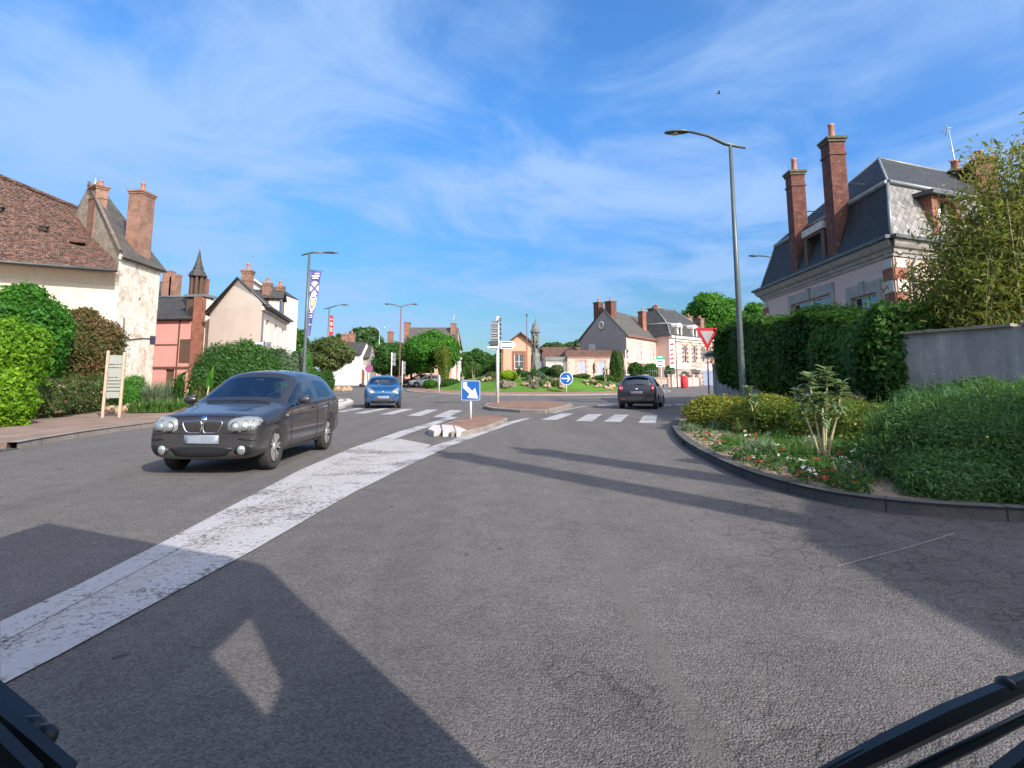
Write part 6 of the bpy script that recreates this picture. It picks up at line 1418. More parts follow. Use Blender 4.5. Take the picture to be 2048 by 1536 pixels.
# small blue car coming out of the roundabout
def scaled_st(ST, L, Wd, Hh):
    y1 = max(s[0] for s in ST); y0 = min(s[0] for s in ST); k = L / (y1 - y0); w = Wd / 1.756; h = Hh / 1.425
    return [(s[0] * k, s[1], s[2] * h, s[3] * h, s[4] * w, s[5] * w, s[6] * h, s[7] * w, s[8] * h, s[9] * w) for s in ST]
ST_TW = [
    (1.79, .32, .58, .68, .56, .58, .63, .52, .66, .42), (1.76, .22, .66, .77, .68, .70, .72, .64, .75, .52), (1.62, .20, .76, .88, .76, .78, .83, .73, .865, .58),
    (1.35, .20, .86, .98, .80, .815, .92, .76, .955, .60), (1.08, .20, .90, 1.04, .815, .825, .955, .76, 1.01, .62), (.98, .20, .91, 1.06, .815, .825, .965, .755, 1.03, .63),
    (.38, .20, .925, 1.40, .815, .826, 1.28, .645, 1.34, .565), (.28, .20, .93, 1.43, .815, .826, 1.30, .64, 1.37, .56), (-.30, .20, .94, 1.47, .815, .826, 1.34, .63, 1.41, .555),
    (-.40, .20, .94, 1.47, .815, .826, 1.34, .63, 1.41, .555), (-1.0, .21, .96, 1.44, .815, .822, 1.29, .63, 1.38, .55), (-1.35, .23, .98, 1.39, .81, .81, 1.16, .66, 1.32, .55), (-1.48, .25, .97, 1.34, .80, .80, 1.08, .68, 1.26, .56), (-1.72, .28, .90, .99, .77, .76, .94, .70, .97, .56), (-1.79, .34, .66, .80, .70, .70, .74, .62, .78, .5)]
g_tw = window_map(ST_TW, (5,), (6, 7, 9, 10), (12,)); g_tw[(5, 5)] = 2
p_tw = carpaint('blue_paint', (0.005, 0.075, 0.20), 0.5, 0.34)
tloc = A(766, 800, 27.4); tloc.z = 0; trz = pi + 0.215
tw_, sk = finish_car('small_car', 'bright blue small hatchback approaching over the zebra crossing', 'car', ST_TW, g_tw, (1.22, -1.17), .285, 1.65, p_tw, 6, m_alloy, tloc, trz, 0,
    inter=(-.15, -.95, .34, 1.6, 1.0, .92), seams=([(.86, .28), (.90, .65), (.80, .92)], [(-.36, .28), (-.36, .92)]), handles=((-.22, .84),), mirror=(.86, .78, 1.02), tw=.18)
def tw_front():
    th = tw_
    for s in (-1, 1):
        mb = MB(); sk.patch(mb, soft([(s * .36, .70), (s * .42, .80), (s * .56, .885), (s * .68, .905), (s * .70, .82), (s * .62, .72), (s * .48, .655)]), 'F', .006, 4, 0, .02); hl = part(th, 'headlight', mb, m_headlamp)
        mb = MB(); sk.patch(mb, round_pts(s * .55, .765, .07, 14), 'F', .016, 3, 0, .018); part(th, 'reflector', mb, m_reflector, hl)
        mb = MB(); sk.line(mb, [(s * .40, .42), (s * .50, .46), (s * .56, .55), (s * .66, .60)], 'F', .012, lift=.004); part(th, 'bumper_crease', mb, m_seam)
    mb = MB(); sk.patch(mb, soft([(-.50, .30), (-.46, .37), (0, .385), (.46, .37), (.50, .30), (.40, .26), (-.40, .26)]), 'F', .005, 3); part(th, 'lower_grille', mb, m_trim)
    mb = MB(); sk.patch(mb, [(-.26, .44), (.26, .44), (.26, .55), (-.26, .55)], 'F', .018, 3); part(th, 'number_plate', mb, m_plateblank)
    mb = MB(); sk.patch(mb, [(0, .69), (.042, .755), (0, .82), (-.042, .755)], 'F', .012, 2, 0, .008); bd = part(th, 'badge', mb, m_chrome)
    mb = MB(); sk.patch(mb, [(0, .725), (.018, .755), (0, .785), (-.018, .755)], 'F', .026, 2); part(th, 'badge_hole', mb, m_dark, bd)
    mb = MB(); sk.line(mb, [(-.66, .87), (-.35, .885), (0, .89), (.35, .885), (.66, .87)], 'F', .005); part(th, 'bonnet_gap', mb, m_seam)
    mb = MB(); sk.line(mb, [(-.45, 1.06), (.1, 1.0)], 'T', .012, lift=.02); part(th, 'wiper', mb, m_trim)
tw_front()
driver('driver in a pale shirt at the wheel of the bright blue car', in_car(tw_, (-.37, -.16, .46)), trz, plain('pale_shirt', (0.45, 0.42, 0.42), 0.9))

# dark car leaving to the right, seen from behind
ST_FI = [(s[0], *s[1:]) for s in scaled_st(ST_BMW, 3.95, 1.72, 1.48)]
ST_FI[-1] = (-1.975, .36, .60, .74, .66, .70, .68, .62, .72, .5)
ST_FI = ST_FI[:13] + [(-1.60, .22, .99, 1.40, .85, .85, 1.17, .66, 1.335, .56), (-1.70, .23, .99, 1.365, .845, .84, 1.10, .69, 1.30, .57), (-1.87, .26, .97, 1.035, .82, .81, 1.0, .745, 1.02, .64), (-1.95, .28, .80, .93, .79, .79, .86, .74, .90, .6), (-1.975, .34, .62, .76, .72, .73, .70, .66, .74, .5)]
p_fi = carpaint('blackish_paint', (0.016, 0.017, 0.023), 0.5, 0.36)
frz = -0.34; floc = A(1262, 800, 26.6) + Vector((0.55, 0.2, 0)); floc.z = 0
fi_, sk = finish_car('departing_car', 'dark navy hatchback turning right into the roundabout, seen from behind', 'car', ST_FI, window_map(ST_FI, (6,), (7, 8, 10, 11), (14,)) | {(6, 5): 2}, (1.27, -1.21), .30, 1.72, p_fi, 5, m_alloy, floc, frz, 0,
    inter=(-.25, -1.05, .34, 1.7, .98, .75), seams=([(.75, .26), (.80, .60), (.75, .9)], [(-.47, .26), (-.47, .92)]), handles=((-.30, .84), (-1.15, .86)), mirror=(.89, .60, 1.0), steer=-.2)
def fi_back():
    th = fi_
    for s in (-1, 1):
        mb = MB(); sk.patch(mb, soft([(s * .60, .80), (s * .585, .93), (s * .645, 1.06), (s * .70, 1.12), (s * .745, 1.0), (s * .78, .86), (s * .72, .78)]), 'B', .008, 4, 0, .02); tl = part(th, 'tail_light', mb, m_tail)
        mb = MB(); sk.patch(mb, round_pts(s * .69, .90, .035, 12), 'B', .030, 2); part(th, 'reversing_lamp', mb, m_pinklamp, tl)
        mb = MB(); sk.patch(mb, soft([(s * .52, .40), (s * .68, .41), (s * .68, .44), (s * .52, .43)], 2), 'B', .006, 2); part(th, 'reflector', mb, m_tail)
    mb = MB(); sk.patch(mb, [(-.26, .66), (.26, .66), (.26, .77), (-.26, .77)], 'B', .012, 3); part(th, 'number_plate', mb, m_plategrey)
    mb = MB(); sk.patch(mb, soft([(-.62, .30), (-.60, .41), (0, .43), (.60, .41), (.62, .30), (.5, .25), (-.5, .25)]), 'B', .006, 3); part(th, 'bumper_insert', mb, m_trim)
    mb = MB(); sk.line(mb, [(-.64, .60), (0, .585), (.64, .60)], 'B', .006); sk.line(mb, [(-.56, .62), (-.58, .78)], 'B', .005); sk.line(mb, [(.56, .62), (.58, .78)], 'B', .005); part(th, 'tailgate_gap', mb, m_seam)
    mb = MB(); sk.patch(mb, round_pts(0, .87, .045, 16, .03), 'B', .008, 2); part(th, 'badge', mb, m_chrome)
    mb = MB(); mb.extr([(-.50, 1.40), (.50, 1.40), (.50, 1.43), (0, 1.455), (-.50, 1.43)], -1.80, -1.60); part(th, 'roof_spoiler', mb, p_fi)
    mb = MB(); sk.line(mb, [(0, 1.06), (.32, 1.075)], 'B', .012, lift=.02); part(th, 'wiper', mb, m_trim)
m_pinklamp = plain('clear_lamp', (0.55, 0.30, 0.30), 0.2, 0.1, 10, coat=1.0)
fi_back()
driver('driver in a grey top inside the dark hatchback turning right', in_car(fi_, (-.39, -.30, .46)), frz, plain('grey_top', (0.16, 0.16, 0.17), 0.9))

# parked cars beyond the roundabout
def parked(label, paint, px, d, rz, L, Wd, Hh, group):
    ST = scaled_st(ST_BMW, L, Wd, Hh); k = L / 4.23; lo = A(px, 760, d); lo.z = T(d)
    th, s = finish_car('parked_car', label, 'car', ST, window_map(ST, (6,), (7, 8, 10, 11), (14,)) | {(6, 5): 2}, (1.36 * k, -1.30 * k), .30, Wd, paint, 5, m_alloy, lo, rz, 0, group, inter=(-.25, -1.1, .32, Wd, .95, .75 * k), seams=([(.80 * k, .26), (.8 * k, .86)], [(-.47 * k, .26), (-.47 * k, .88)]), mirror=(.9, .6 * k, .98))
    for sd in (-1, 1):
        mb = MB(); s.patch(mb, soft([(sd * .40, .60), (sd * .45, .70), (sd * .62, .72), (sd * .78, .70), (sd * .74, .62), (sd * .54, .575)], 2), 'F', .008, 3, 0, .02); part(th, 'headlight', mb, m_headlamp)
        mb = MB(); s.patch(mb, soft([(sd * .58, .80), (sd * .60, 1.0), (sd * .7, 1.0), (sd * .74, .82)], 2), 'B', .008, 3); part(th, 'tail_light', mb, m_tail)
    mb = MB(); s.patch(mb, soft([(-.5, .30), (-.45, .42), (.45, .42), (.5, .30)], 3), 'F', .006, 3); part(th, 'lower_grille', mb, m_trim)
    mb = MB(); s.patch(mb, [(-.26, .45), (.26, .45), (.26, .55), (-.26, .55)], 'F', .014, 2); part(th, 'number_plate', mb, m_plateblank)
    return th
parked('white parked hatchback beneath the clipped round tree', carpaint('white_car_paint', (0.70, 0.71, 0.73), 0.0, 0.3), 853, 66, pi * .5 + .32, 3.9, 1.68, 1.45, 'cars parked beyond the roundabout')
parked('black parked car half hidden behind the white hatchback', carpaint('black_car_paint', (0.014, 0.018, 0.016), 0.4, 0.3), 836, 69.5, pi * .5 + .32, 4.3, 1.75, 1.46, 'cars parked beyond the roundabout')
parked('dark green parked car behind the roundabout plants', carpaint('green_car_paint', (0.03, 0.05, 0.052), 0.4, 0.3), 972, 73, pi * .5, 4.3, 1.75, 1.42, 'cars parked beyond the roundabout')

# ------------------------------------------------------------------ street lamps
def lamp_post(label, x, y, zb, h, arm, ang, r=.085, post=None, double=False, group=None, head_l=.75, rise=.25):
    th = thing('street_lamp', label, 'street lamp', (x, y, zb), group=group); post = post or m_lampgrey
    mb = MB(); mb.tube([(0, 0, -.1), (0, 0, .02), (0, 0, h * .5), (0, 0, h)], [r, r, r * .8, r * .55], 12); mb.tube([(0, 0, 0), (0, 0, .04)], r * 1.9, 12); mb.box(-.05, .05, -r - .004, -r + .02, .6, 1.0); part(th, 'post', mb, post)
    for sgn in ((1, -1) if double else (1,)):
        d = Vector((cos(ang), sin(ang), 0)) * sgn
        P = [d * (-.42 if not double else .0) + Vector((0, 0, h - .10 * (not double))), d * .15 + Vector((0, 0, h + .06)), d * arm * .55 + Vector((0, 0, h + .06 + rise * .65)), d * arm + Vector((0, 0, h + .06 + rise))]
        mb = MB(); mb.tube(P, [.035, .06, .045, .035] if not double else .035, 8); part(th, 'arm', mb, post)
        M = Matrix.Translation(P[-1]) @ Matrix.Rotation(atan2(d.y, d.x), 4, 'Z'); hl = head_l
        mb = MB(M); vs = []; n = 14
        prof = [(0, .05, .04), (.1, .10, .055), (.35, .15, .075), (.7, .15, .07), (.92, .09, .05), (1.0, .02, .03)]
        for t, w, hh in prof:
            for k in range(n):
                a = 2 * pi * k / n; s_ = sin(a); vs.append((t * hl, w * cos(a), (hh * s_ if s_ > 0 else hh * .55 * s_)))
        mb.add(vs, [(i * n + k, i * n + (k + 1) % n, (i + 1) * n + (k + 1) % n, (i + 1) * n + k) for i in range(5) for k in range(n)] + [tuple(range(n)), tuple(range(5 * n, 6 * n))], 0, True)
        hd = part(th, 'lamp_head', mb, post); mb = MB(M); mb.lathe([(.11, -.052), (.10, -.058), (.001, -.060)], (hl * .58, 0, 0), 16); part(th, 'lens', mb, m_lens, hd)
    return th
p = A(1487, 800, 16.0)
big = lamp_post('tall grey street lamp standing in the flower bed on the right', p.x, 16.0, .1, A(1465, 291, 16).z - .1, 1.14, pi - .12, r=.092, rise=.42, head_l=.72)
p = A(606, 780, 31.0)
l2 = lamp_post('grey street lamp carrying the purple banner', p.x, 31.0, .1, A(619, 507, 31).z - .1, .75, .0, r=.115, rise=-.02, head_l=.82)
p = A(652, 770, 50); lamp_post('slim street lamp carrying the red banner', p.x, 50, T(50), A(653, 616, 50).z - T(50), 1.0, .05, r=.08, rise=.22, head_l=.7)
p = A(798, 775, 52); lamp_post('double armed red brown street lamp beside the parked cars', p.x, 52, T(52), A(801, 614, 52).z - T(52), 1.0, .04, r=.075, post=m_copper, double=True, rise=.2, head_l=.5)
p = A(756, 770, 80); lamp_post('distant double armed street lamp in front of the tall far trees', p.x, 80, T(80), A(757, 658, 80).z - T(80), .9, 0, r=.06, post=m_galv, double=True, rise=.2, head_l=.45)
p = A(1546, 560, 34); lamp_post('street lamp whose head peeps out behind the mansard house', p.x + .35, 34, .0, A(1546, 517, 34).z, 1.05, pi, r=.08, rise=.1, head_l=.7)
p = A(1054, 770, 66); lamp_post('thin street lamp seen end on before the station house', p.x, 66, T(66), A(1054, 634, 66).z - T(66), .5, -pi / 2, r=.075, post=m_copper, rise=.1, head_l=.5)
mb = MB()
p = A(921, 771, 63); solo('lamp_post', mb.tube([(0, 0, 0), (0, 0, 3.0)], [.05, .04], 8).lathe([(.12, 3.0), (.16, 3.2), (.02, 3.35)], (0, 0, 0), 10), m_galv, 'short slim post with round cap left of the signpost', 'post', (p.x, 63, T(63)), world=False)
p = A(917, 715, 71); th = thing('globe_lamp', 'ornate cream garden lamp with round globe beside the dark roofed house', 'lamp', (p.x, 71, T(71)))
mb = MB(); mb.lathe([(.30, 0), (.30, .6), (.18, .8), (.16, 2.2), (.22, 2.5), (.12, 2.6)], (0, 0, 0), 12); part(th, 'pillar', mb, m_stone); mb = MB(); mb.blob((0, 0, 2.85), (.28, .28, .28), 0, 1, 2); part(th, 'globe', mb, m_signwhite)

# banners
def pennant(label, x, y, ztop, zbot, wtop, cloth, loc_off, emblem, ang=0.0, wbot=.12):
    th = thing('banner', label, 'banner', (x, y, zbot)); Hh = ztop - zbot; M = rotz(ang)
    mb = MB(M); nu, nv = 7, 22
    f = lambda s, t: (loc_off + s * (wbot + (wtop - wbot) * t), .07 * sin(t * 9 + s * 2.5) * s, t * Hh + (-.10 * s * (t > .95)))
    for o in (0, .012):
        mb.add([(a, c + o, d) for a, c, d in [f(i / nu, j / nv) for j in range(nv + 1) for i in range(nu + 1)]], [(j * (nu + 1) + i, j * (nu + 1) + i + 1, (j + 1) * (nu + 1) + i + 1, (j + 1) * (nu + 1) + i) for j in range(nv) for i in range(nu)], 0, True)
    fb = part(th, 'cloth', mb, cloth)
    def patch(u, v, ru, rv, mat, nm, ring=None, n=22, lift=.018):
        m = MB(M); P = []
        for k in range(n):
            a = 2 * pi * k / n; P.append((u + ru * cos(a), v + rv * sin(a)))
        def at(s, t): q = f(min(max(s, 0), 1), t); return (q[0], q[1] - lift, q[2])
        if ring: m.add([at(*p) for p in P] + [at(u + (a - u) * ring, v + (c - v) * ring) for a, c in P], [(k, (k + 1) % n, n + (k + 1) % n, n + k) for k in range(n)])
        else: m.add([at(*p) for p in P] + [at(u, v)], [(k, (k + 1) % n, n) for k in range(n)])
        part(th, nm, m, mat, fb)
    def bar(u0, v0, u1, v1, w, mat, nm, lift=.024):
        m = MB(M); m.tube([(f(u0 + (u1 - u0) * q / 6, v0 + (v1 - v0) * q / 6)[0], f(u0 + (u1 - u0) * q / 6, v0 + (v1 - v0) * q / 6)[1] - lift, f(0, v0 + (v1 - v0) * q / 6)[2]) for q in range(7)], w, 4); part(th, nm, m, mat, fb)
    emblem(patch, bar)
    mb = MB(M); mb.tube([(0, 0, Hh), (loc_off + wtop + .06, 0, Hh - .03)], .018, 6); part(th, 'bracket', mb, m_darkgrey)
    return th
def emb_purple(patch, bar):
    patch(.52, .72, .48, .115, m_clothwhite, 'emblem'); patch(.52, .50, .47, .135, m_clothwhite, 'emblem')
    bar(.05, .64, .95, .80, .05, m_purple, 'emblem_cross'); bar(.05, .79, .95, .665, .05, m_purple, 'emblem_cross')
    patch(.55, .51, .40, .095, m_purple, 'emblem_ring', ring=.72, lift=.022); patch(.62, .505, .20, .06, m_gold, 'emblem_centre', lift=.024)
    for k, (a, c, v) in enumerate(((.42, .85, .945), (.12, .88, .91), (.2, .8, .875))): bar(a, v, c, v, .05, m_clothwhite, 'lettering')
    for v in (.345, .30, .27, .16): bar(.2, v, .75, v + .012, .035, m_clothwhite, 'lettering')
z1, z0 = A(625, 541, 31).z, A(612, 672, 31).z
pennant('purple pennant banner with white cross and ring emblem on its lamp post', l2.location.x, 31.0, z1, z0, .62, m_purple, .11, emb_purple)
def emb_red(patch, bar):
    for v in (.92, .84, .80, .72, .67): bar(.25, v, .75, v - .02, .06, m_clothwhite, 'lettering')
p = A(652, 770, 50); pennant('narrow red banner with white lettering on the slim lamp post', p.x, 50.0, A(655, 631, 50).z, A(650, 722, 50).z, .34, m_flagred, .08, emb_red, wbot=.30)
def emb_pale(patch, bar):
    for v in (.8, .6, .45, .3, .15): bar(.2, v, .8, v + .03, .09, m_flagred, 'lettering')
p = A(1347, 700, 64); th = lamp_post('grey street lamp in front of the mansion', A(1352, 700, 64).x, 64, T(64), A(1352, 668, 64).z - T(64), .5, pi, r=.07, rise=.1, head_l=.5)
pennant('white banner with red lettering on the lamp post before the mansion', p.x - .1, 64.0, A(1345, 678, 64).z, A(1345, 735, 64).z, .6, m_clothwhite, -.35, emb_pale, wbot=.5)
p = A(1545, 560, 33.6); pennant('faded pinkish banner peeping out behind the mansard house', p.x + .7, 33.6, A(1532, 549, 33.6).z, A(1532, 600, 33.6).z, .5, m_clothwhite, -.98, emb_pale, wbot=.4)

# ------------------------------------------------------------------ signs
def rrect(w, h, r, n=5):
    P = []
    for cx, cz, a0 in ((w / 2 - r, h / 2 - r, 0), (-w / 2 + r, h / 2 - r, pi / 2), (-w / 2 + r, -h / 2 + r, pi), (w / 2 - r, -h / 2 + r, 1.5 * pi)): P += [(cx + r * cos(a0 + k * pi / 2 / n), cz + r * sin(a0 + k * pi / 2 / n)) for k in range(n + 1)]
    return P
def shift(P, x, z): return [(a + x, c + z) for a, c in P]
b0 = G(941, 838, .11); s = b0.y / F; cz_ = A(941, 781, b0.y).z - .11
th = thing('keep_right_sign', 'square blue sign with white diagonal arrow on the near traffic island', 'road sign', (b0.x, b0.y, .11))
mb = MB(); mb.tube([(0, .03, -.1), (0, .03, cz_ + .25)], .035, 10); part(th, 'post', mb, m_postwhite)
w, h = 37.5 * s, 39 * s; mb = MB(); mb.extr(shift(rrect(w, h, .05), 0, cz_), -.03, .0, 0); mb.extr(shift(rrect(w + .02, h + .02, .055), 0, cz_), .0, .012, 1); pl_ = part(th, 'panel', mb, [m_blue, m_signback])
mb = MB(); k = w / 200.0
ar = [(-82, 86), (-40, 86), (-40, 48), (17, -4), (46, 28), (80, -84), (-38, -74), (-11, -35), (-82, 28)]
mb.extr([(a * k, cz_ + c * k) for a, c in ar], -.036, -.031); part(th, 'arrow', mb, m_signwhite, pl_)
mb = MB(); a = rrect(w - .012, h - .012, .05); c = rrect(w - .034, h - .034, .04); n = len(a); mb.add([(x, -.0325, z + cz_) for x, z in a] + [(x, -.0325, z + cz_) for x, z in c], [(i, (i + 1) % n, n + (i + 1) % n, n + i) for i in range(n)]); part(th, 'border', mb, m_signwhite, pl_)
# round one-way sign on the roundabout
q = A(1133, 782, 46.8); zb = zm(q.x, 46.8); cz_ = A(1133, 757, 46.8).z - zb; R_ = 13 * 46.8 / F
th = thing('roundabout_arrow_sign', 'round blue sign with white arrow pointing right on the roundabout edge', 'road sign', (q.x, 46.8, zb))
mb = MB(); mb.tube([(0, .04, -.2), (0, .04, cz_ + .2)], .04, 8); part(th, 'post', mb, m_postwhite)
mb = MB(); mb.lathe([(.001, -.03), (R_ - .05, -.03), (R_ - .05, .0)], (0, 0, cz_), 40, 0, 'Y', sm=False); mb.lathe([(R_ - .05, -.032), (R_, -.028), (R_, .0), (.001, .003)], (0, 0, cz_), 40, 1, 'Y', sm=False, cap=False); pl_ = part(th, 'panel', mb, [m_blue, m_signwhite])
mb = MB(); mb.box(-R_ * .72, R_ * .45, -.04, -.032, cz_ - R_ * .09, cz_ + R_ * .09)
for sg in (-1, 1): mb.extr([(R_ * .70, cz_ + sg * R_ * -.05), (R_ * .22, cz_ + sg * R_ * .50), (R_ * .02, cz_ + sg * R_ * .50), (R_ * .42, cz_ + sg * R_ * -.02)], -.041, -.032)
part(th, 'arrow', mb, m_signwhite, pl_)
q = A(878, 785, 48.5); th = thing('edge_marker_sign', 'small white sign turned edge on at the left of the roundabout', 'road sign', (q.x, 48.5, zm(q.x, 48.5)))
mb = MB(); mb.tube([(0, 0, -.2), (0, 0, 1.35)], .04, 8); part(th, 'post', mb, m_postwhite)
mb = MB(rotz(1.32)); mb.lathe([(.001, -.02), (.42, -.02), (.42, .02), (.001, .02)], (0, 0, .95), 28, 0, 'Y', sm=False); part(th, 'panel', mb, m_signback)
# direction signpost on the far island
b0 = G(995, 805.5, .14); d = b0.y; s = d / F
th = thing('direction_signpost', 'tall white post with grey direction arrows on the far island', 'signpost', (b0.x, d, .14))
hz = A(1000, 633, d).z - .14; mb = MB(); mb.tube([(0, 0, -.1), (0, 0, hz)], [.085, .075], 12); part(th, 'post', mb, m_postwhite); bx = b0.x
def arrow_panel(px0, px1, py0, py1, right, mat, yo, skew=0.0, ink=True):
    x0, x1 = A(px0, py0, d).x - bx, A(px1, py0, d).x - bx; z1, z0 = A(px0, py0, d).z - .14, A(px0, py1, d).z - .14; m = (z0 + z1) / 2; hh = (z1 - z0) / 2; L = x1 - x0; pt = min(.22, L * .25)
    P = [(0, -hh), (L - pt, -hh), (L, 0), (L - pt, hh), (0, hh)] if right else [(pt, -hh), (L, -hh), (L, hh), (pt, hh), (0, 0)]
    M = Matrix.Translation((x0 if right else x1, yo, m)) @ rotz(skew) @ Matrix.Translation((0 if right else -L, 0, 0)); 
    mb = MB(M); mb.extr(P, -.02, .02); pn = part(th, 'direction_panel', mb, mat)
    mb = MB(M)
    for t in (.62, -.62): mb.box(.05 if right else pt * .8, L - (pt if right else 0) - .03, -.026, -.021, hh * t - .022, hh * t + .022)
    part(th, 'lettering' if ink else 'panel_rib', mb, m_ink, pn)
for i, (y0, y1) in enumerate(((643, 652), (653, 661), (662, 671), (672, 681))): arrow_panel(978.5 - (i % 2) * .6, 996.5, y0, y1, False, m_signback, -.10, .45)
arrow_panel(994, 1003, 636, 642, False, m_signback, -.1, .9)
arrow_panel(975, 997, 682, 690, False, m_darkgrey, -.12, .3); arrow_panel(974.5, 997, 690, 699, False, m_signwhite, -.10, .1)
arrow_panel(1001.5, 1033, 682.5, 698, True, m_signwhite, -.1, -.12)
for i in range(4): arrow_panel(999, 1005.5, 645 + i * 9, 652 + i * 9, True, m_darkgrey, .1, 1.1)
# wooden information board on the left pavement
q0, q1 = G(205, 835, .115), G(231, 823, .115); hz = 2.02
th = thing('information_board', 'wooden framed board with a ladder of small pale plates on the left pavement', 'sign', (q0.x, q0.y, .115))
M, L = frame2(q1 - q0 + Vector((q0.x, q0.y, 0)), (q0.x, q0.y, 0)); M2 = Matrix.Translation((-q0.x, -q0.y, 0)) @ M
dx = Vector((.42, .14, 0)); L = dx.length; a = atan2(dx.y, dx.x); M2 = rotz(a)
for x, hh in ((0, hz), (L, hz - .05)): mb = MB(M2); mb.box(x - .036, x + .036, -.035, .035, -.1, hh); mb.box(x - .03, x + .03, -.03, .03, hh, hh + .02); part(th, 'post', mb, m_beige)
z = hz - .12
for hh in (.30, .10, .30, .10, .10, .10, .12, .22):
    mb = MB(M2); mb.box(.045, L - .045, -.02, .02, z - hh + .025, z); part(th, 'sign_plate', mb, m_plate)
    z -= hh
# give way sign in front of the hedge end
q = A(1415, 700, 25.3); th = thing('give_way_sign', 'red edged give way triangle beside the end of the ivy hedge', 'road sign', (q.x, 25.3, .1))
zt, zb_ = A(1417, 656, 25.3).z - .1, A(1417, 701, 25.3).z - .1; w = 46 * 25.3 / F
mb = MB(); mb.tube([(0, .05, -.1), (0, .05, zt - .05)], .035, 8); part(th, 'post', mb, m_galv)
tri = lambda k: [(-w / 2 * k, zb_ + (zt - zb_) * (.667 + .333 * k)), (0, zb_ + (zt - zb_) * (.667 - .667 * k)), (w / 2 * k, zb_ + (zt - zb_) * (.667 + .333 * k))]
mb = MB(); mb.extr(tri(1.0), -.03, .0); pl_ = part(th, 'panel', mb, m_signred); mb = MB(); mb.extr(tri(.60), -.036, -.0305); part(th, 'white_field', mb, plain('sign_white_shaded', (0.27, 0.27, 0.275), 0.5), pl_)  # white field's colour is darkened to look as if it stood in shade
mb = MB(); z = A(1412, 703, 25.3).z - .1; mb.box(-.28, .42, -.03, .0, z - .27, z); pp = part(th, 'distance_plate', mb, m_signback)
mb = MB(); mb.box(-.20, .34, -.034, -.031, z - .18, z - .09); part(th, 'lettering', mb, m_ink, pp)
# green and white direction board
q = A(1322, 772, 62); th = thing('direction_board', 'green and white stacked direction board on a white post before the corner house', 'road sign', (q.x, 62, T(62)))
zz = lambda y: A(1322, y, 62).z - T(62)
mb = MB(); mb.tube([(.1, .05, 0), (.1, .05, zz(711))], .05, 8); part(th, 'post', mb, m_postwhite)
for y0, y1, mt in ((710, 718, m_signgreen), (719.5, 726, m_signwhite), (727.5, 734, m_signwhite)):
    mb = MB(); mb.box(-.42, .48, -.03, 0, zz(y1), zz(y0)); pn = part(th, 'panel', mb, mt); mb = MB(); zc = (zz(y0) + zz(y1)) / 2; mb.box(-.30, .25, -.035, -.031, zc - .05, zc + .05); part(th, 'lettering', mb, m_signwhite if mt is m_signgreen else m_ink, pn)
def back_sign(label, px, d, py_top, w, kind):
    q = A(px, 770, d); th = thing('road_sign', label, 'road sign', (q.x, d, T(d))); h = A(px, py_top, d).z - T(d)
    mb = MB(); mb.tube([(0, 0, 0), (0, 0, h)], .05, 8); part(th, 'post', mb, m_postwhite); mb = MB()
    if kind == 'tri': mb.extr([(-w / 2, h), (0, h - w * .87), (w / 2, h)], -.02, .02); part(th, 'panel', mb, m_darkgrey)
    elif kind == 'round': mb.lathe([(.001, -.02), (w / 2, -.02), (w / 2, .02), (.001, .02)], (0, -.05, h - w / 2), 24, 0, 'Y', sm=False); part(th, 'panel', mb, plain('no_entry_pink', (0.24, 0.075, 0.16), 0.5)); 
    else:
        for k in range(3): m2 = MB(); m2.box(.04, .04 + w, -.02, .02, h - (k + 1) * .42, h - k * .42 - .05); part(th, 'panel', m2, m_signback)
    return th
back_sign('white post with the dark back of a triangular sign left of the corner house', 1253, 60, 700, .75, 'tri')
back_sign('round pinkish sign on a post before the white arched gateway', 737, 62, 729, .85, 'round')
back_sign('tall white post with stacked grey panels behind the blue car', 782, 56, 705, .35, 'stack')
back_sign('thinner white post with small grey panels right of the double lamp', 804, 55, 722, .25, 'stack')
q = A(521, 693, 33.5); th = thing('town_signs', 'white arrow signs poking out of the hedge before the cream house', 'signpost', (q.x, 33.5, .1))
h = q.z; mb = MB(); mb.tube([(0.22, 0, 0), (.22, 0, h + .2)], .05, 8); part(th, 'post', mb, m_darkgrey)
mb = MB(); mb.extr([(-.28, h - .16), (.16, h - .16), (.16, h + .14), (-.28, h + .14), (-.40, h)], -.03, .0); pn = part(th, 'direction_panel', mb, m_signwhite); mb = MB(); mb.box(-.18, .08, -.036, -.031, h - .03, h + .03); part(th, 'lettering', mb, m_ink, pn)
mb = MB(); mb.box(.3, .62, -.03, 0, h - .2, h + .16); part(th, 'direction_panel', mb, m_signback)
q = A(1369, 772, 63); th = thing('red_bin', 'red rounded bin on the pavement before the mansion wall', 'bin', (q.x, 63, T(63)))
mb = MB(); mb.lathe([(.34, 0), (.40, .1), (.42, .9), (.36, 1.05)], (0, 0, 0), 16); part(th, 'body', mb, m_flagred); mb = MB(); mb.lathe([(.38, 1.05), (.30, 1.25), (.12, 1.35), (.001, 1.36)], (0, 0, 0), 16); part(th, 'lid', mb, m_flagred)
mb = MB(); q = G(457, 800); q = A(457, 760, 25); mb.tube([(0, 0, 0), (0, 0, .55)], [.09, .08], 10); mb.lathe([(.10, .30), (.10, .42)], (0, 0, 0), 10, 1); mb.lathe([(.09, .55), (.05, .62), (.001, .63)], (0, 0, 0), 10)
o = solo('marker_post', mb, [m_flagred, m_signwhite], 'short red marker post in the left flower bed before the hedge', 'bollard', (A(457, 790, 24.5).x, 24.5, .5), world=False)
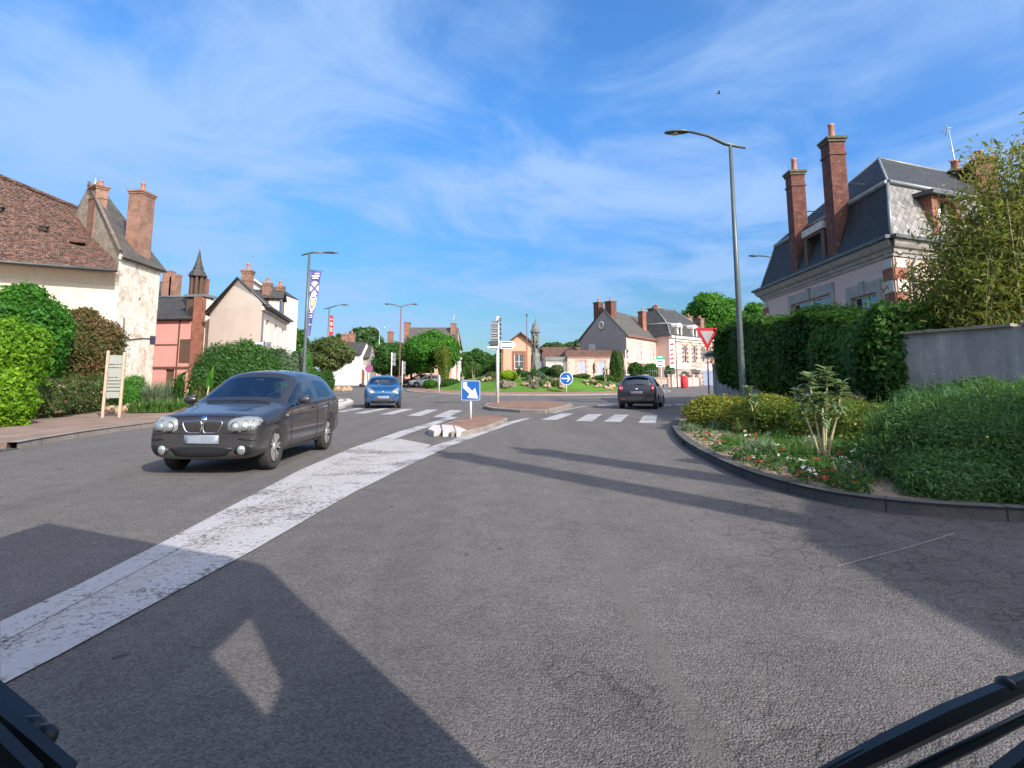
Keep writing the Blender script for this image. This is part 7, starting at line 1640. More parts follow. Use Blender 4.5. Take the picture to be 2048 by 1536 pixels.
# monument on the roundabout
q = A(1071, 735, 57.5); th = thing('monument', 'grey lighthouse like monument with open belfry and spire on the roundabout', 'monument', (q.x, 57.5, zm(q.x, 57.5)))
zz = lambda y: A(1071, y, 57.5).z - zm(q.x, 57.5)
r0 = 10 * 57.5 / F; mb = MB(); mb.lathe([(r0 * 1.1, -.2), (r0 * 1.08, .3), (r0 * .95, .4), (r0 * .92, zz(715)), (r0 * .72, zz(700)), (r0 * .35, zz(696)), (.02, zz(695))], (0, 0, 0), 20); part(th, 'drum', mb, m_bronze)
mb = MB()
for k in range(6): a = pi * k / 3 + .3; mb.tube([(r0 * .75 * cos(a), r0 * .75 * sin(a), zz(704)), (r0 * .62 * cos(a), r0 * .62 * sin(a), zz(690)), (r0 * .72 * cos(a), r0 * .72 * sin(a), zz(664))], .075, 6)
mb.lathe([(r0 * .8, zz(690)), (r0 * .8, zz(688))], (0, 0, 0), 12); mb.blob((0, 0, zz(678)), (.34, .34, .45), .2, 2, 2); part(th, 'belfry', mb, m_bronze)
mb = MB(); mb.lathe([(r0 * 1.02, zz(665)), (r0 * .98, zz(663)), (r0 * .62, zz(656)), (r0 * .33, zz(650)), (.05, zz(643))], (0, 0, 0), 8, sm=False); mb.tube([(0, 0, zz(645)), (0, 0, zz(634))], [.05, .015], 6)
for k in (0, 2): a = .9 + k; mb.tube([(r0 * .5 * cos(a), r0 * .5 * sin(a), zz(660)), (r0 * .5 * cos(a), r0 * .5 * sin(a), zz(646))], [.10, .05], 6)
part(th, 'spire', mb, m_bronze)

# ------------------------------------------------------------------ camper van that carries the camera: its wipers show, its shadow falls ahead on the left
th = thing('camper_van', 'camper van carrying the camera, only its two black wipers in view', 'van', (0, -1.0, 0))
mb = MB(); mb.box(-1.1, 1.1, -6.5, -.9, .45, 2.95); mb.prism([(-1.3, -.9), (1.1, -.9), (1.1, .55), (-1.3, 1.70)], 2.62, 2.95)
for s in (-1, 1):                       # cab sides with a small quarter light
    x0, x1 = s * 1.06 - .03, s * 1.06 + .03
    for q in ([(-.9, .45), (.55, .45), (.55, 2.06), (-.9, 2.06)], [(-.9, 2.06), (-.22, 2.06), (-.34, 2.62), (-.9, 2.62)], [(.02, 2.06), (.55, 2.06), (.55, 2.62), (.16, 2.62)]):
        mb.add([(x, a, z) for x in (x0, x1) for a, z in q], [(0, 1, 2, 3), (7, 6, 5, 4), (0, 4, 5, 1), (1, 5, 6, 2), (2, 6, 7, 3), (3, 7, 4, 0)])
    mb.tube([(s * 1.06, -.12, 2.05), (s * 1.06, .16, 2.12)], .03, 6)
bd = part(th, 'body', mb, m_whitepaint, world=True)
mb = MB(); mb.box(-1.0, 1.0, -.8, .2, .4, .5); part(th, 'floor', mb, m_dark, world=True)
def wiper(P, rad, nm='wiper', **k):
    mb = MB(); mb.tube(P, rad, 6, sm=False); mb.tube([p + Vector((0, 0, .006)) for p in P], [r * .45 for r in rad] if isinstance(rad, list) else rad * .45, 6)
    for kn in k.get('knobs', ()): mb.blob(kn[0], kn[1], .12, 2, 3)
    return part(th, nm, mb, m_wiper, world=True)
a = [A(1640, 1560, .74), A(1760, 1500, .76), A(1900, 1432, .78), A(2030, 1375, .80), A(2120, 1338, .82)]
wiper(a, [.010, .013, .014, .012, .011], knobs=((A(2012, 1372, .80), (.012, .012, .012)),))
wiper([A(1800, 1560, .70), A(1960, 1482, .72), A(2110, 1405, .74)], [.006, .006, .005], 'wiper_blade')
wiper([A(2000, 1560, .62), A(2070, 1510, .63), A(2120, 1475, .64)], [.012, .013, .013], 'wiper_arm')
wiper([A(-40, 1362, .72), A(10, 1412, .70), A(60, 1462, .68)], [.012, .014, .016], knobs=((A(58, 1455, .68), (.016, .014, .012)), (A(84, 1476, .67), (.015, .014, .014))))
wiper([A(-40, 1412, .60), A(40, 1478, .60), A(130, 1555, .60)], [.013, .013, .013], 'wiper_arm'); wiper([A(-30, 1470, .56), A(60, 1560, .56)], .012, 'wiper_blade')
# a bird high over the street
th = thing('bird', 'tiny dark bird gliding high in the sky', 'bird', tuple(A(1438, 187, 60)))
mb = MB(); mb.blob((0, 0, 0), (.20, .07, .06), .05, 1, 2); mb.add([(.08, 0, .02), (-.08, 0, .02), (-.16, .42, .14), (-.02, .40, .15)], [(0, 1, 2, 3)]); mb.add([(.08, 0, .02), (-.08, 0, .02), (-.20, -.40, .12), (-.05, -.42, .14)], [(0, 1, 2, 3)]); mb.add([(-.16, .04, 0), (-.36, .07, 0), (-.36, -.07, 0), (-.16, -.04, 0)], [(0, 1, 2, 3)]); part(th, 'body', mb, m_black)

# ------------------------------------------------------------------ left-hand planting
def mound(px0, px1, ptop, pbase, d, depth):
    """centre and radii of an ellipsoid filling a pixel box at distance d"""
    a, c = A(px0, ptop, d), A(px1, pbase, d); zc = max((a.z + c.z) / 2, .0)
    return (( (a.x + c.x) / 2, d + depth * .3, zc), ((c.x - a.x) / 2, depth, (a.z - c.z) / 2))
def E2(*m): 
    E = []
    for i, q in enumerate(m): E += shrubwrap(*mound(*q), n=7, k=.42, seed=i + 3)
    return E
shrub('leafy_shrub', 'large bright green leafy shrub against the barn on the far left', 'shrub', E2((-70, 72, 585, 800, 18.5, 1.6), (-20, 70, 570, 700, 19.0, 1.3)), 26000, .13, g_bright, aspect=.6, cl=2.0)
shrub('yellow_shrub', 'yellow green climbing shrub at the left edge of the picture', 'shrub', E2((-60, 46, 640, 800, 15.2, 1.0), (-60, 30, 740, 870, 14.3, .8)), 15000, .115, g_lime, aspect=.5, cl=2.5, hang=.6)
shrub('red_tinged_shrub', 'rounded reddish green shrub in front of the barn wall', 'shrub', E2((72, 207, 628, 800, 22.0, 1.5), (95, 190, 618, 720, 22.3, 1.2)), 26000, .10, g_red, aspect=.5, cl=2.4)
o = shrub('flowering_shrub_row', 'low shrub row with dull pink flowers along the left pavement', 'shrub', E2((20, 120, 757, 850, 17.6, .8), (90, 165, 752, 840, 19.3, .8), (140, 208, 750, 832, 21.0, .8)), 26000, .075, g_olive, aspect=.4, cl=3, up=.6)
pn = ell_pts(260, E2((40, 120, 762, 835, 17.4, .8), (100, 165, 758, 825, 19.1, .8), (140, 205, 756, 820, 20.8, .8)), .05); stuff(foliage('flower_heads', (pn[0] - np.array(o.location), pn[1]), .065, g_pinkf, (0, 0, 0), None, parent=o, aspect=.9))
th = thing('round_box_bush', 'small dark clipped bush at the foot of the tall white house', 'bush', tuple(A(255, 790, 26.0))[:2] + (.1,))
e_ = [((0, 0, .55), (.75, .7, .75))]; foliage('foliage', ell_pts(6000, shrubwrap(*e_[0], n=6), .25, 0), .07, g_bright, (0, 0, 0), [(c, [.8 * x for x in r]) for c, r in e_], parent=th)
q = G(262, 808, .1); tuft('lavender', np.concatenate([disc((q.x - .9, q.y, .1), .8, 500), disc((q.x + .5, q.y + .5, .1), .8, 600)]), .95, .022, g_silver, (q.x, q.y, .1), .35); tag(bpy.data.objects['lavender'], 'grey green lavender like clump behind the information board', 'plant')
# left flower bed: soil, stones, spiky plants
lb = gpts((226, 834), (262, 831), (310, 828), (352, 823), (405, 818), (470, 806), (560, 800)) 
mb = MB(); mb.prism([(p[0], p[1]) for p in lb] + [(-10.0, 32), (-14.0, 32), (-18, 25)], 0, .16); struct('flower_bed_soil', mb, m_soil)
rockproto = None
def rock_mesh(seed, mat, name='border_stone'):
    mb = MB(); mb.blob((0, 0, .07), (.16, .12, .11), .55, 1.6, 2, seed=seed, sm=False); return mb.build(name, mat)
protos = [rock_mesh(k * 3.1, m_rock) for k in range(4)]
used = []
def put_rock(x, y, z, s, label, group):
    pr = random.choice(protos); o = pr if pr not in used else pr.copy()
    if pr in used: COL.objects.link(o)
    used.append(o); o.location = (x, y, z); o.rotation_euler = (0, 0, random.uniform(0, 6.28)); o.scale = (s, s, s * random.uniform(.8, 1.3)); tag(o, label, 'stone', group)
ln = smooth_line([(p[0] - .1, p[1] + .2) for p in lb], 6)
for k, p in enumerate(ln):
    put_rock(p[0] + random.uniform(-.1, .1), p[1] + random.uniform(-.05, .15), .14, random.uniform(.7, 1.35), 'pale border stone edging the left flower bed', 'stones edging the left flower bed')
    if k % 2: put_rock(p[0] + random.uniform(-.5, -.1), p[1] + random.uniform(.2, .6), .14, random.uniform(.6, 1.2), 'pale border stone edging the left flower bed', 'stones edging the left flower bed')
q = A(318, 790, 22.5); tuft('spiky_grass', disc((q.x, 22.5, .15), .45, 700), 1.15, .035, g_silver, (q.x, 22.5, .15), .55); tag(bpy.data.objects['spiky_grass'], 'spiky grey green grass fountain in the left flower bed', 'plant')
q = A(280, 815, 20.3); tuft('low_grass', np.concatenate([disc((q.x + k * .55, 20.3 + k * .25, .15), .35, 260) for k in range(5)]), .5, .03, g_blade, (q.x, 20.3, .15), .7); tag(bpy.data.objects['low_grass'], 'low green foliage behind the pale border stones', 'plant')
def palm_plant(name, label, base, stems, top_h, leaf, n_leaf, mat, group=None, cat='plant', w=.07, droop=.9, lean=.7, head=.0):
    th = thing(name, label, cat, base, group=group); rr = random.Random(hash(label) % 1000)
    P = []; mb = MB()
    for k in range(stems):
        a = rr.uniform(0, 6.28); hh = top_h * rr.uniform(.78, 1.0); r = .12 * stems * rr.uniform(.3, 1)
        pts = [(0.03 * cos(a), .03 * sin(a), -.05), (r * .5 * cos(a), r * .5 * sin(a), hh * .5), (r * cos(a), r * sin(a), hh)]
        mb.tube(pts, [.045, .035, .028], 7); P += [(pts[-1][0] + rr.uniform(-.03, .03), pts[-1][1] + rr.uniform(-.03, .03), hh - rr.uniform(0, .25 + head)) for _ in range(n_leaf)]
    part(th, 'stem', mb, m_stalk)
    tuft('leaves', P, leaf, w, mat, (0, 0, 0), lean, th, droop); return th
q = A(364, 800, 23.0); palm_plant('mallow_tree', 'tall palm like plant with drooping leaves in the left flower bed', (q.x, 23.0, .15), 4, 1.35, .62, 34, g_mid, w=.13, head=.6)
q = A(384, 800, 24.0); palm_plant('mallow_tree', 'shorter palm like plant behind the tall one in the left bed', (q.x, 24.0, .15), 3, 1.0, .5, 26, g_olive, w=.12, head=.4)
q = A(412, 790, 25.0); palm_plant('banana_plant', 'pale banana plant with upright leaves before the left hedge', (q.x, 25.0, .15), 1, 1.0, .9, 7, g_bright, w=.26, droop=.3, lean=.3)
# long clipped hedge before the cream house
E = []
for (a, c, t, d) in ((388, 470, 688, 28.5), (430, 520, 682, 29.5), (490, 560, 694, 30.0)): E += shrubwrap(*mound(a, c, t, 815, d, 1.3), n=10, k=.45, seed=a)
shrub('long_hedge', 'long dark green hedge in front of the cream gabled house', 'hedge', E, 36000, .115, g_mid, aspect=.6, cl=1.6)
E = []
for (a, c, t, d) in ((525, 580, 700, 30.5), (560, 606, 708, 31.5)): E += shrubwrap(*mound(a, c, t, 815, d, 1.1), n=8, k=.4, seed=a)
shrub('grey_green_hedge', 'greyer green bushes joining the end of the long hedge', 'hedge', E, 18000, .10, g_grey, aspect=.6, cl=1.8)
shrub('bright_bush', 'lighter green bush between the grey hedge and the lamp post', 'bush', E2((578, 614, 700, 790, 35, 1.0)), 7000, .13, g_bright)
shrub('low_hedge', 'low green hedge with ivy beneath the round tree', 'hedge', E2((608, 640, 740, 792, 36, .9), (630, 664, 742, 790, 39, .9)), 12000, .12, g_mid)
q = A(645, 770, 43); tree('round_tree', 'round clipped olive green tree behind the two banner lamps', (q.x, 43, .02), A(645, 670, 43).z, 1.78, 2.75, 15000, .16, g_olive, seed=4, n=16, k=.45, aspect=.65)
# bed with rocks beyond, at the street bend
mb = MB(); q = G(690, 786); mb.prism([(q.x - 3.5, q.y + 2), (q.x - 2.2, q.y - 2.2), (q.x + .2, q.y - 1.2), (q.x + .8, q.y + 1.5), (q.x - 1, q.y + 4)], 0, .22); struct('flower_bed_soil', mb, m_soil)
for k in range(22): put_rock(q.x + random.uniform(-1.6, .6), q.y + random.uniform(-1.8, 1.2), .2, random.uniform(1.0, 2.0), 'pale stone in the small bed at the street bend', 'stones in the bed at the street bend')
# trees round the car park
q = A(862, 770, 62.5); tree('pollard_tree', 'dense round tree standing over the white parked car', (q.x, 62.5, T(62.5)), A(862, 664, 62.5).z - T(62.5), 2.75, 4.3, 16000, .25, g_bright, seed=8, n=18, k=.46, group=None, aspect=.6)
q = A(790, 770, 66); tree('pollard_tree', 'darker round tree left of the double armed lamp', (q.x, 66, T(66)), A(790, 684, 66).z - T(66), 2.5, 3.7, 13000, .25, g_mid, seed=9, n=16, k=.46, aspect=.6)
q = A(822, 770, 69); tree('pollard_tree', 'round tree between the two others behind the lamp', (q.x, 69, T(69)), A(822, 690, 69).z - T(69), 2.2, 3.4, 9000, .26, g_mid, seed=10, n=12, k=.46, aspect=.6)
def cypress(label, px, d, ptop, pbase, w, mat, n=9000, vase=False):
    q = A(px, pbase, d); h = A(px, ptop, d).z - q.z; th = thing('cypress', label, 'conifer', (q.x, d, q.z))
    mb = MB(); mb.tube([(0, 0, -.1), (0, 0, h * .8)], [.12, .04], 7); part(th, 'trunk', mb, m_bark)
    u = RNG.random(n); a = RNG.uniform(0, 2 * pi, n); prof = (np.minimum(1, .42 + .8 * u) * np.minimum(1, (1.02 - u) * 5) if vase else np.sin(np.clip(u * .86 + .10, 0, 1) * pi) ** .42)
    r = w * prof * (1 - .35 * RNG.random(n) ** 2) * (1 + .16 * np.sin(a * 5 + u * 3)); p = np.stack([r * np.cos(a), r * np.sin(a), u * h], 1); nn = np.stack([np.cos(a), np.sin(a), np.full(n, .35)], 1)
    foliage('crown', (p, nn), .16, mat, (0, 0, 0), [((0, 0, h * .5), (w * .62, w * .62, h * .47))], parent=th, aspect=.35, wild=.5, cl=2.2, hang=-1.5); return th
cypress('vase shaped yellow green conifer at the left of the roundabout', 887, 56, 690, 772, .72, g_cypress, vase=True)
cypress('dark columnar cypress before the pink annexe', 1234, 60, 702, 766, .70, g_conedark)
shrub('clipped_bush', 'low round clipped bush beside the white parked car', 'bush', [mound(846, 872, 760, 778, 56, .8)], 5000, .10, g_bright, org=tuple(A(859, 778, 56)), zmin=-1)
shrub('clipped_bush', 'spreading low bush at the foot of the vase shaped conifer', 'bush', E2((884, 920, 758, 778, 55, .9)), 5000, .10, g_mid, zmin=-1)

# far trees
def far_tree(label, px, d, ptop, w_px, ch_px, mat, n=9000, seed=1, core=.6, size=.5, name='tree'):
    q = A(px, 765, d); h = A(px, ptop, d).z - T(d); return tree(name, label, (q.x, d, T(d)), h, w_px / 2 * d / F, ch_px * d / F, n, size, mat, seed, n=16, k=.34, core=core, trunk_r=.3, aspect=.7)
far_tree('tall airy grey green tree behind the white and red roofed houses', 722, 105, 650, 92, 66, g_far, 9000, 21, .5, .55)
far_tree('smaller thin tree left of the tall airy tree', 648 + 32, 112, 668, 30, 40, g_far, 2500, 22, .3, .5)
far_tree('dark rounded tree behind the cream house end', 592, 75, 657, 44, 50, g_hedge, 6000, 23, .7, .4)
far_tree('tall dark green broad tree beside the mansion', 1434, 104, 586, 128, 135, g_bright, 22000, 24, .7, .5)
far_tree('second dark green tree behind the mansard house', 1494, 106, 584, 118, 135, g_bright, 15000, 25, .7, .5)
far_tree('big tree crown low behind the ivy hedge end', 1470, 96, 640, 110, 90, g_mid, 12000, 26, .75, .5)
far_tree('dark tree on the rise right of the distant low house', 985, 100, 702, 60, 58, g_hedge, 8000, 27, .75, .5)
far_tree('rounded dark tree mass behind the signpost', 955, 112, 700, 64, 50, g_hedge, 8000, 28, .75, .5)
far_tree('dark tree behind the vase shaped conifer', 918, 108, 700, 34, 60, g_hedge, 5000, 29, .75, .5)
far_tree('feathery grey tree left of the grey gable', 1160, 100, 678, 26, 40, g_grey, 3000, 30, .5, .45)
far_tree('thin trees behind the brown roofed shed', 1110, 118, 686, 60, 24, g_far, 4000, 31, .5, .5)
far_tree('tree line low behind the brown roofed shed', 1145, 120, 684, 40, 26, g_far, 3000, 32, .5, .5)
shrub('garden_bush', 'leafy front garden bushes behind the low wall of the corner house', 'bush', E2((1256, 1290, 726, 765, 68, .9), (1282, 1318, 728, 765, 69, .9), (1330, 1350, 732, 760, 68.5, .7)), 9000, .19, g_mid, zmin=.2)
shrub('garden_bush', 'small palm like bush before the mansion door', 'bush', E2((1362, 1380, 744, 768, 72, .6)), 2500, .18, g_bright, zmin=.2)
shrub('dark_undergrowth', 'dark shrubs under the trees left of the station house', 'shrub', E2((925, 965, 725, 768, 84, 1.4), (955, 1003, 722, 768, 86, 1.4)), 9000, .22, g_hedge, zmin=.2)

# ------------------------------------------------------------------ roundabout planting
def rb(px, d): q = A(px, 760, d); return (q.x, d, zm(q.x, d))
def at_bush(name, label, px0, px1, ptop, d, mat, n=4500, size=.10, depth=.7, **k):
    a, c = A(px0, ptop, d), A(px1, ptop, d); zb = zm((a.x + c.x) / 2, d); h = max(a.z - zb, .35)
    return shrub(name, label, 'bush', shrubwrap(((a.x + c.x) / 2, d, zb + h * .42), ((c.x - a.x) / 2, depth, h * .58), n=7, k=.42, seed=px0), n, size, mat, org=((a.x + c.x) / 2, d, zb), zmin=zb - .1, **k)
at_bush('golden_bush', 'bright yellow bush on the roundabout behind the signpost', 999, 1034, 740, 51.5, g_yellow, 6000, .10)
at_bush('rounded_bush', 'dark green rounded bush right of the monument', 1076, 1106, 734, 53.5, g_mid, 5000)
at_bush('rounded_bush', 'loose grey green bush at the foot of the monument', 1052, 1090, 742, 51.0, g_grey, 5000)
at_bush('rounded_bush', 'tall thin leaved bush between monument and round arrow sign', 1100, 1126, 728, 52.5, g_olive, 5000)
at_bush('rounded_bush', 'low yellow olive bush right of the round arrow sign', 1146, 1180, 748, 54.0, g_gold, 4000)
at_bush('rounded_bush', 'low dark green bush among the rocks before the pink annexe', 1186, 1226, 750, 54.5, g_mid, 4000)
at_bush('rounded_bush', 'low green bush between the two banana plants', 1030, 1056, 741, 53.0, g_mid, 4000)
at_bush('rounded_bush', 'thin grassy bush behind the stones left of the signpost', 972, 994, 744, 53.0, g_olive, 3500)
for k, (px, d, hh, lab) in enumerate(((1040, 50.5, 1.3, 'left'), (1066, 50.0, 1.5, 'middle'), (926, 54.5, 1.4, 'far left'))):
    palm_plant('banana_plant', {'left': 'banana plant with broad leaves beside the yellow roundabout bush', 'middle': 'banana plant with broad leaves in front of the monument', 'far left': 'banana plant behind the pale boulder above the blue square sign'}[lab], rb(px, d), 2, hh * .6, .85, 8, g_mid, w=.28, droop=.5, lean=.55)
for px, d, hh, lab in ((1188, 53.0, 1.55, 'thin palm like plant left among the rocks before the annexe'), (1211, 52.5, 1.4, 'thin palm like plant right among the rocks before the annexe'), (947, 52.5, 1.5, 'thin palm like plant between sign and vase shaped conifer'), (1122, 51.2, 1.3, 'palm like plant right behind the round arrow sign')):
    palm_plant('cabbage_palm', lab, rb(px, d), 2, hh, .5, 26, g_olive, w=.10, head=.5)
for px, d, lab in ((1078, 49.4, 'spiky grey agave in front of the monument rocks'), (1098, 49.8, 'spiky grey agave right of the monument rocks'), (1060, 50.2, 'spiky grey agave left of the monument rocks')):
    c = rb(px, d); tuft('agave', disc(c, .22, 60), .75, .09, g_silver, c, .75, droop=.25); tag([o for o in bpy.data.objects if o.name.startswith('agave')][-1], lab, 'plant')
rk = [rock_mesh(40 + k * 2.3, m_rockgrey, 'rockery_stone') for k in range(3)] + [rock_mesh(60 + k * 2.3, m_rock, 'rockery_stone') for k in range(2)]
rused = []
def rb_rock(px, d, s, label, group, which=None):
    pr = rk[which if which is not None else random.randrange(5)]; o = pr if pr not in rused else pr.copy()
    if pr in rused: COL.objects.link(o)
    rused.append(o); c = rb(px, d); o.location = c; o.rotation_euler = (0, 0, random.uniform(0, 6)); o.scale = (s, s, s * random.uniform(.7, 1.1)); tag(o, label, 'stone', group)
for k in range(34): rb_rock(random.uniform(1050, 1128), random.uniform(48.6, 50.5), random.uniform(1.1, 2.6), 'rough stone in the rockery before the monument', 'rocks of the monument rockery')
for k in range(5): rb_rock(1003 + k * 5, 49.6 + random.uniform(-.3, .5), random.uniform(2.0, 3.2), 'grey brown boulder below the yellow roundabout bush', 'boulders below the yellow bush', k % 3)
for k in range(14): rb_rock(random.uniform(1168, 1228), random.uniform(50.5, 52.5), random.uniform(1.0, 2.3), 'pale stone in the bed before the pink annexe', 'stones in the bed before the annexe', 3 + k % 2)
for k in range(10): rb_rock(random.uniform(955, 985), random.uniform(51.5, 53), random.uniform(1.2, 2.6), 'pale orange stone above the blue square sign', 'stones above the blue sign', 3 + k % 2)
for k, (px, d, sz) in enumerate(((1012, 50.4, .5), (1056, 49.5, .6), (1070, 49.0, .5), (1090, 49.2, .6), (1110, 49.4, .7), (1122, 50.0, .6), (1176, 51.0, .5), (1196, 51.2, .6), (1218, 51.6, .6), (962, 52.2, .6), (980, 52.0, .5), (1240, 53, .6))):
    c = rb(px, d); tuft('rockery_tuft', disc(c, .35, 130), sz, .05, (g_blade, g_olive, g_silver)[k % 3], c, .7); tag([o for o in bpy.data.objects if o.name.startswith('rockery_tuft')][-1], ('green', 'olive', 'silvery')[k % 3] + ' tuft ' + ('under the yellow bush boulders', 'at the left end of the monument rockery', 'before the left rocks of the monument', 'in the middle of the monument rockery', 'just left of the round arrow sign', 'behind the round arrow sign', 'at the left end of the annexe rocks', 'between the thin palms by the annexe', 'right of the thin palms by the annexe', 'between the orange stones above the blue sign', 'at the right end of the orange stones', 'at the foot of the dark columnar cypress')[k], 'grass tuft')
for o in rk + protos:
    if 'label' not in o: bpy.data.objects.remove(o)

# ------------------------------------------------------------------ right-hand flower bed
ZB = .10
E = shrubwrap((6.05, 6.95, .36), (1.75, 1.45, .76), n=16, k=.34, seed=12) + [((5.2, 6.3, .25), (1.0, .75, .42)), ((6.4, 6.1, .25), (1.2, .95, .5)), ((4.65, 6.0, .18), (.72, .46, .36)), ((5.5, 5.75, .18), (.95, .48, .40)), ((6.9, 5.75, .22), (1.3, .62, .5)), ((8.4, 5.8, .22), (1.3, .62, .55)), ((7.5, 6.5, .40), (1.6, 1.5, .78)), ((9.0, 6.6, .4), (1.3, 1.4, .8))]
pn = ell_pts(210000, E, .22, .06)
o = foliage('broom_bush', pn, .042, g_bush, (5.9, 7.4, ZB), [(c, [.76 * x for x in r]) for c, r in E], aspect=.30, wild=.9, up=.9, cl=2.6, seed=5, hang=-.8)
tag(o, 'big fine leaved green bush with tiny yellow flowers beside the camera', 'bush')
pn = ell_pts(160, E[:12], .02, .1); stuff(foliage('flower_heads', (pn[0] - np.array(o.location), pn[1]), .020, g_yelf, (0, 0, 0), None, parent=o, aspect=.95))
tuft('shoots', ell_pts(1600, E[:12], .05, .5)[0], .16, .012, g_bush, tuple(o.location), .6, None)
sh = bpy.data.objects['shoots']; sh.parent = o; sh.location = (0, 0, 0); stuff(sh)
shrub('back_bush', 'small pale green bush between the big bush and the grey wall', 'bush', shrubwrap((7.6, 9.4, .62), (1.05, .6, .62), n=8, seed=3) + shrubwrap((6.7, 9.3, .6), (.7, .5, .62), n=6, seed=6), 16000, .05, g_bush, org=(7.2, 9.4, ZB), aspect=.35, up=.7)
E = []
for k, (x, y, r, h) in enumerate(((5.15, 14.6, .85, .80), (5.75, 13.4, .9, .86), (6.2, 12.3, .95, .84), (6.25, 11.2, .9, .80), (6.5, 10.3, .85, .78), (5.5, 15.6, .8, .8), (6.0, 9.5, .62, .62), (7.1, 12.6, .9, .85))): E += shrubwrap((x, y, h * .45 + .05), (r, r * .8, h * .55), n=5, k=.4, seed=k)
shrub('golden_hedge', 'low golden and green shrubs across the middle of the flower bed', 'shrub', E, 62000, .06, g_gold, org=(6, 12, ZB), aspect=.5, up=.5, cl=1.5)
q = A(1487, 800, 14.6); 
def big_mallow(label, base, stems, hs, seed):
    th = thing('tree_mallow', label, 'plant', base); rr = random.Random(seed); mb = MB(); LP, LN = [], []
    for (dx, dy, h) in stems:
        pts = [(0, 0, -.05), (dx * .35, dy * .35, h * .35), (dx * .75, dy * .75, h * .7), (dx, dy, h)]
        mb.tube(pts, [.021, .017, .014, .010], 8)
        mb.tube([(dx * .5, dy * .5, h * .52), (dx * .5 + .04, dy * .5 - .02, h * .6), (dx * .55 + .10, dy * .5 - .03, h * .72)], [.010, .008, .006], 6)
        for k in range(64):
            t = rr.uniform(.68, 1.0) if k % 3 else rr.uniform(.93, 1.02); a = k * 2.4 + rr.uniform(-.5, .5); up = .0 + 3.6 * (t - .68) + rr.uniform(-.3, .3); LP.append((dx * t, dy * t, h * t)); LN.append((cos(a), sin(a), up))
    part(th, 'stem', mb, m_stalk)
    V, Q, vv = [], [], []
    for p, n in zip(LP, LN):
        n = Vector(n).normalized(); L = rr.uniform(.09, .20); s = n.cross(Vector((0, 0, 1))).normalized(); o_ = len(V); P = Vector(p)
        for i, (t, w) in enumerate(((0, .006), (.3, .030), (.65, .027), (1.0, .003))):
            c = P + n * (L * t) - Vector((0, 0, .07 * t * t)); V += [tuple(c - s * w + Vector((0, 0, .012))), tuple(c), tuple(c + s * w + Vector((0, 0, .012)))]
        for i in range(3): Q += [(o_ + 3 * i, o_ + 3 * i + 1, o_ + 3 * i + 4, o_ + 3 * i + 3), (o_ + 3 * i + 1, o_ + 3 * i + 2, o_ + 3 * i + 5, o_ + 3 * i + 4)]
        vv += [rr.uniform(.2, .95)] * 12
    lo = bpy.data.objects.new('leaves', raw_mesh('leaves', np.array(V), np.array(Q), np.array(vv), g_mallow)); COL.objects.link(lo); lo.parent = th
    return th
q = G(1650, 940, ZB); big_mallow('tall grey leaved plant on bare pale stalks in the flower bed', (q.x, q.y, ZB), [(-.12, .02, 1.18), (-.24, .1, 1.02), (.14, .05, 1.26), (.28, -.03, 1.08), (-.02, -.08, .92)], 5, 3)
q = G(1516, 868, ZB); big_mallow('slimmer leafy stalk left of the tall grey leaved plant', (q.x, q.y, ZB), [(-.16, .0, .95), (.03, .1, .75)], 2, 5)
# grassy tufts and flowers scattered over the soil
def bed_pts(px0, px1, py0, py1, n):
    r = []
    while len(r) < n:
        x, y = random.uniform(px0, px1), random.uniform(py0, py1)
        lim = np.interp(x, [1350, 1372, 1400, 1440, 1500, 1560, 1630, 1700, 1760], [845, 875, 892, 914, 940, 960, 979, 992, 1000])
        if y < lim - 4: r.append(tuple(G(x, y, ZB)))
    return r
for k, (px, py, r, L, n, mt, lab) in enumerate(((1650, 950, .22, .34, 420, g_blade, 'green grass tuft at the foot of the tall grey leaved plant'), (1405, 852, .25, .42, 300, g_blade, 'green grass tuft at the tip of the flower bed'), (1440, 858, .25, .4, 260, g_silver, 'grey grass tuft behind the red flowers'), (1520, 905, .25, .34, 260, g_silver, 'blue grey tuft in the middle of the flower bed'), (1545, 895, .22, .32, 260, g_blade, 'green tuft in the middle of the flower bed'), (1620, 900, .25, .4, 300, g_blade, 'tall grass tuft left of the big bush'), (1700, 960, .2, .3, 220, g_silver, 'grey tuft under the edge of the big bush'), (1580, 880, .25, .36, 260, g_blade, 'dark tuft before the golden shrubs'), (1380, 862, .2, .3, 200, g_silver, 'silvery tuft nearest the tip of the kerb'), (1465, 890, .2, .3, 220, g_blade, 'green tuft among the red and white flowers'), (1500, 868, .3, .5, 320, g_olive, 'taller olive tuft at the foot of the slim stalk'), (1590, 915, .25, .36, 300, g_blade, 'green tuft just left of the tall grey leaved plant'), (1560, 872, .3, .5, 300, g_mid, 'broad green tuft touching the golden shrubs'), (1680, 915, .3, .5, 360, g_blade, 'tall green tuft just right of the tall grey leaved plant'), (1640, 905, .25, .4, 300, g_silver, 'blue grey tuft behind the tall grey leaved plant'))):
    c = tuple(G(px, py, ZB)); tuft('grass_tuft', disc(c, r, n), L * .72, .012, mt, c, .7); tag([o for o in bpy.data.objects if o.name.startswith('grass_tuft')][-1], lab, 'grass tuft')
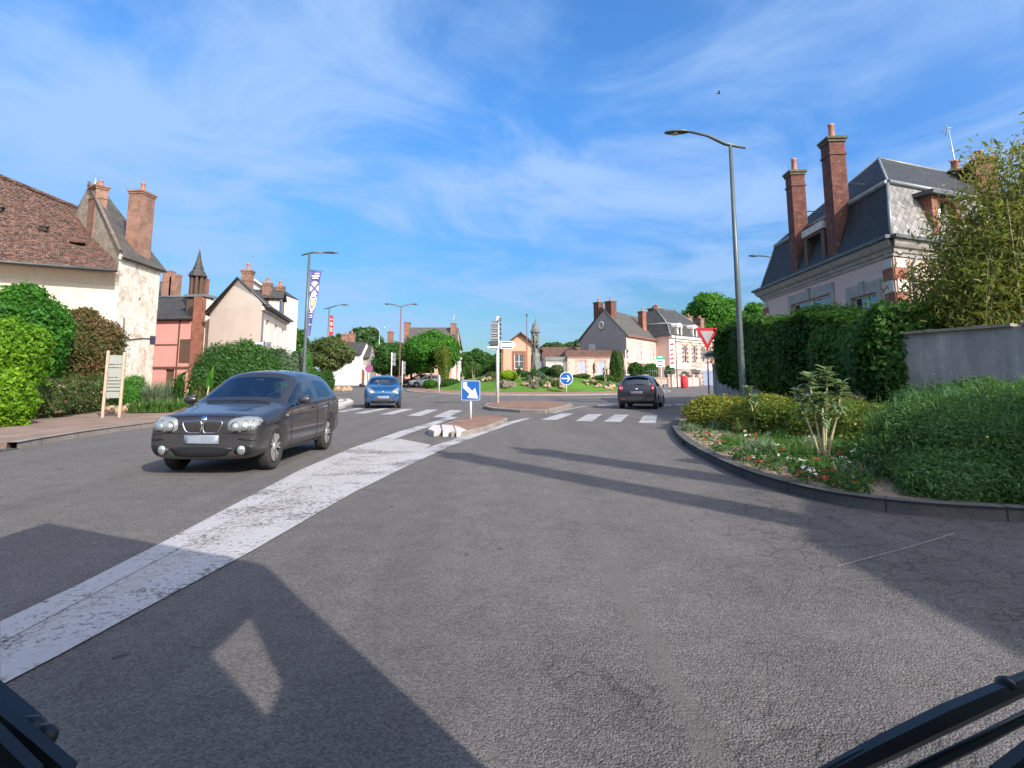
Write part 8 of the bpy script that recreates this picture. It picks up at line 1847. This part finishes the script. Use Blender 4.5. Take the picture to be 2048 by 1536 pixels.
pts = np.array(bed_pts(1358, 1740, 848, 990, 520)); 
P, N = [], []
for p in pts:
    m = random.randrange(10, 26); r = random.uniform(.04, .11); P.append(p + RNG.normal(size=(m, 3)) * np.array([r, r, r * .7]) + np.array([0, 0, r * .9])); N.append(RNG.normal(size=(m, 3)) * .6 + np.array([0, 0, 1]))
o = foliage('bedding_leaves', (np.concatenate(P), np.concatenate(N)), .055, g_mid, (0, 0, 0), None, aspect=.5, wild=.5); stuff(o)
pts = np.array(bed_pts(1362, 1730, 856, 992, 80)); P, N, vv = [], [], []
for p in pts:
    m = 7; r = .022; P.append(p + RNG.normal(size=(m, 3)) * np.array([r, r, r * .5]) + np.array([0, 0, random.uniform(.07, .16)])); N.append(RNG.normal(size=(m, 3)) * .4 + np.array([0, -.4, 1]))
    vv.append(np.full(m, random.choice([0.02, 0.05, .0, .3, .95, 1.0, .9])))
V, Q = leaf_quads(np.concatenate(P), np.concatenate(N) / np.linalg.norm(np.concatenate(N), axis=1)[:, None], .042, .95, .3, .2)
o = bpy.data.objects.new('bedding_flowers', raw_mesh('bedding_flowers', V, Q, np.repeat(np.concatenate(vv), 4), g_flower)); COL.objects.link(o); stuff(o)
pts = bed_pts(1365, 1740, 860, 995, 46)
sm = [rock_mesh(80 + k, m_rock, 'bed_stone') for k in range(3)]
for k, p in enumerate(pts):
    o = sm[k] if k < 3 else sm[k % 3].copy()
    if k >= 3: COL.objects.link(o)
    s = random.uniform(.15, .42); o.location = (p[0], p[1], ZB - .01); o.scale = (s, s, s * .7); o.rotation_euler = (0, 0, random.uniform(0, 6)); tag(o, 'small pale stone lying on the bed soil', 'stone', 'pebbles on the flower bed soil')

p = G(1372, 893, 0); mb = MB(Matrix.Translation((p.x + .03, p.y, 0)) @ rotz(1.75)); mb.box(-.16, .16, -.03, .03, .015, .085); mb.box(-.19, .19, -.025, .035, .085, .10); solo('drain_inlet', mb, [m_dark], 'dark rainwater inlet slot in the kerb of the right flower bed', 'drain', world=True)
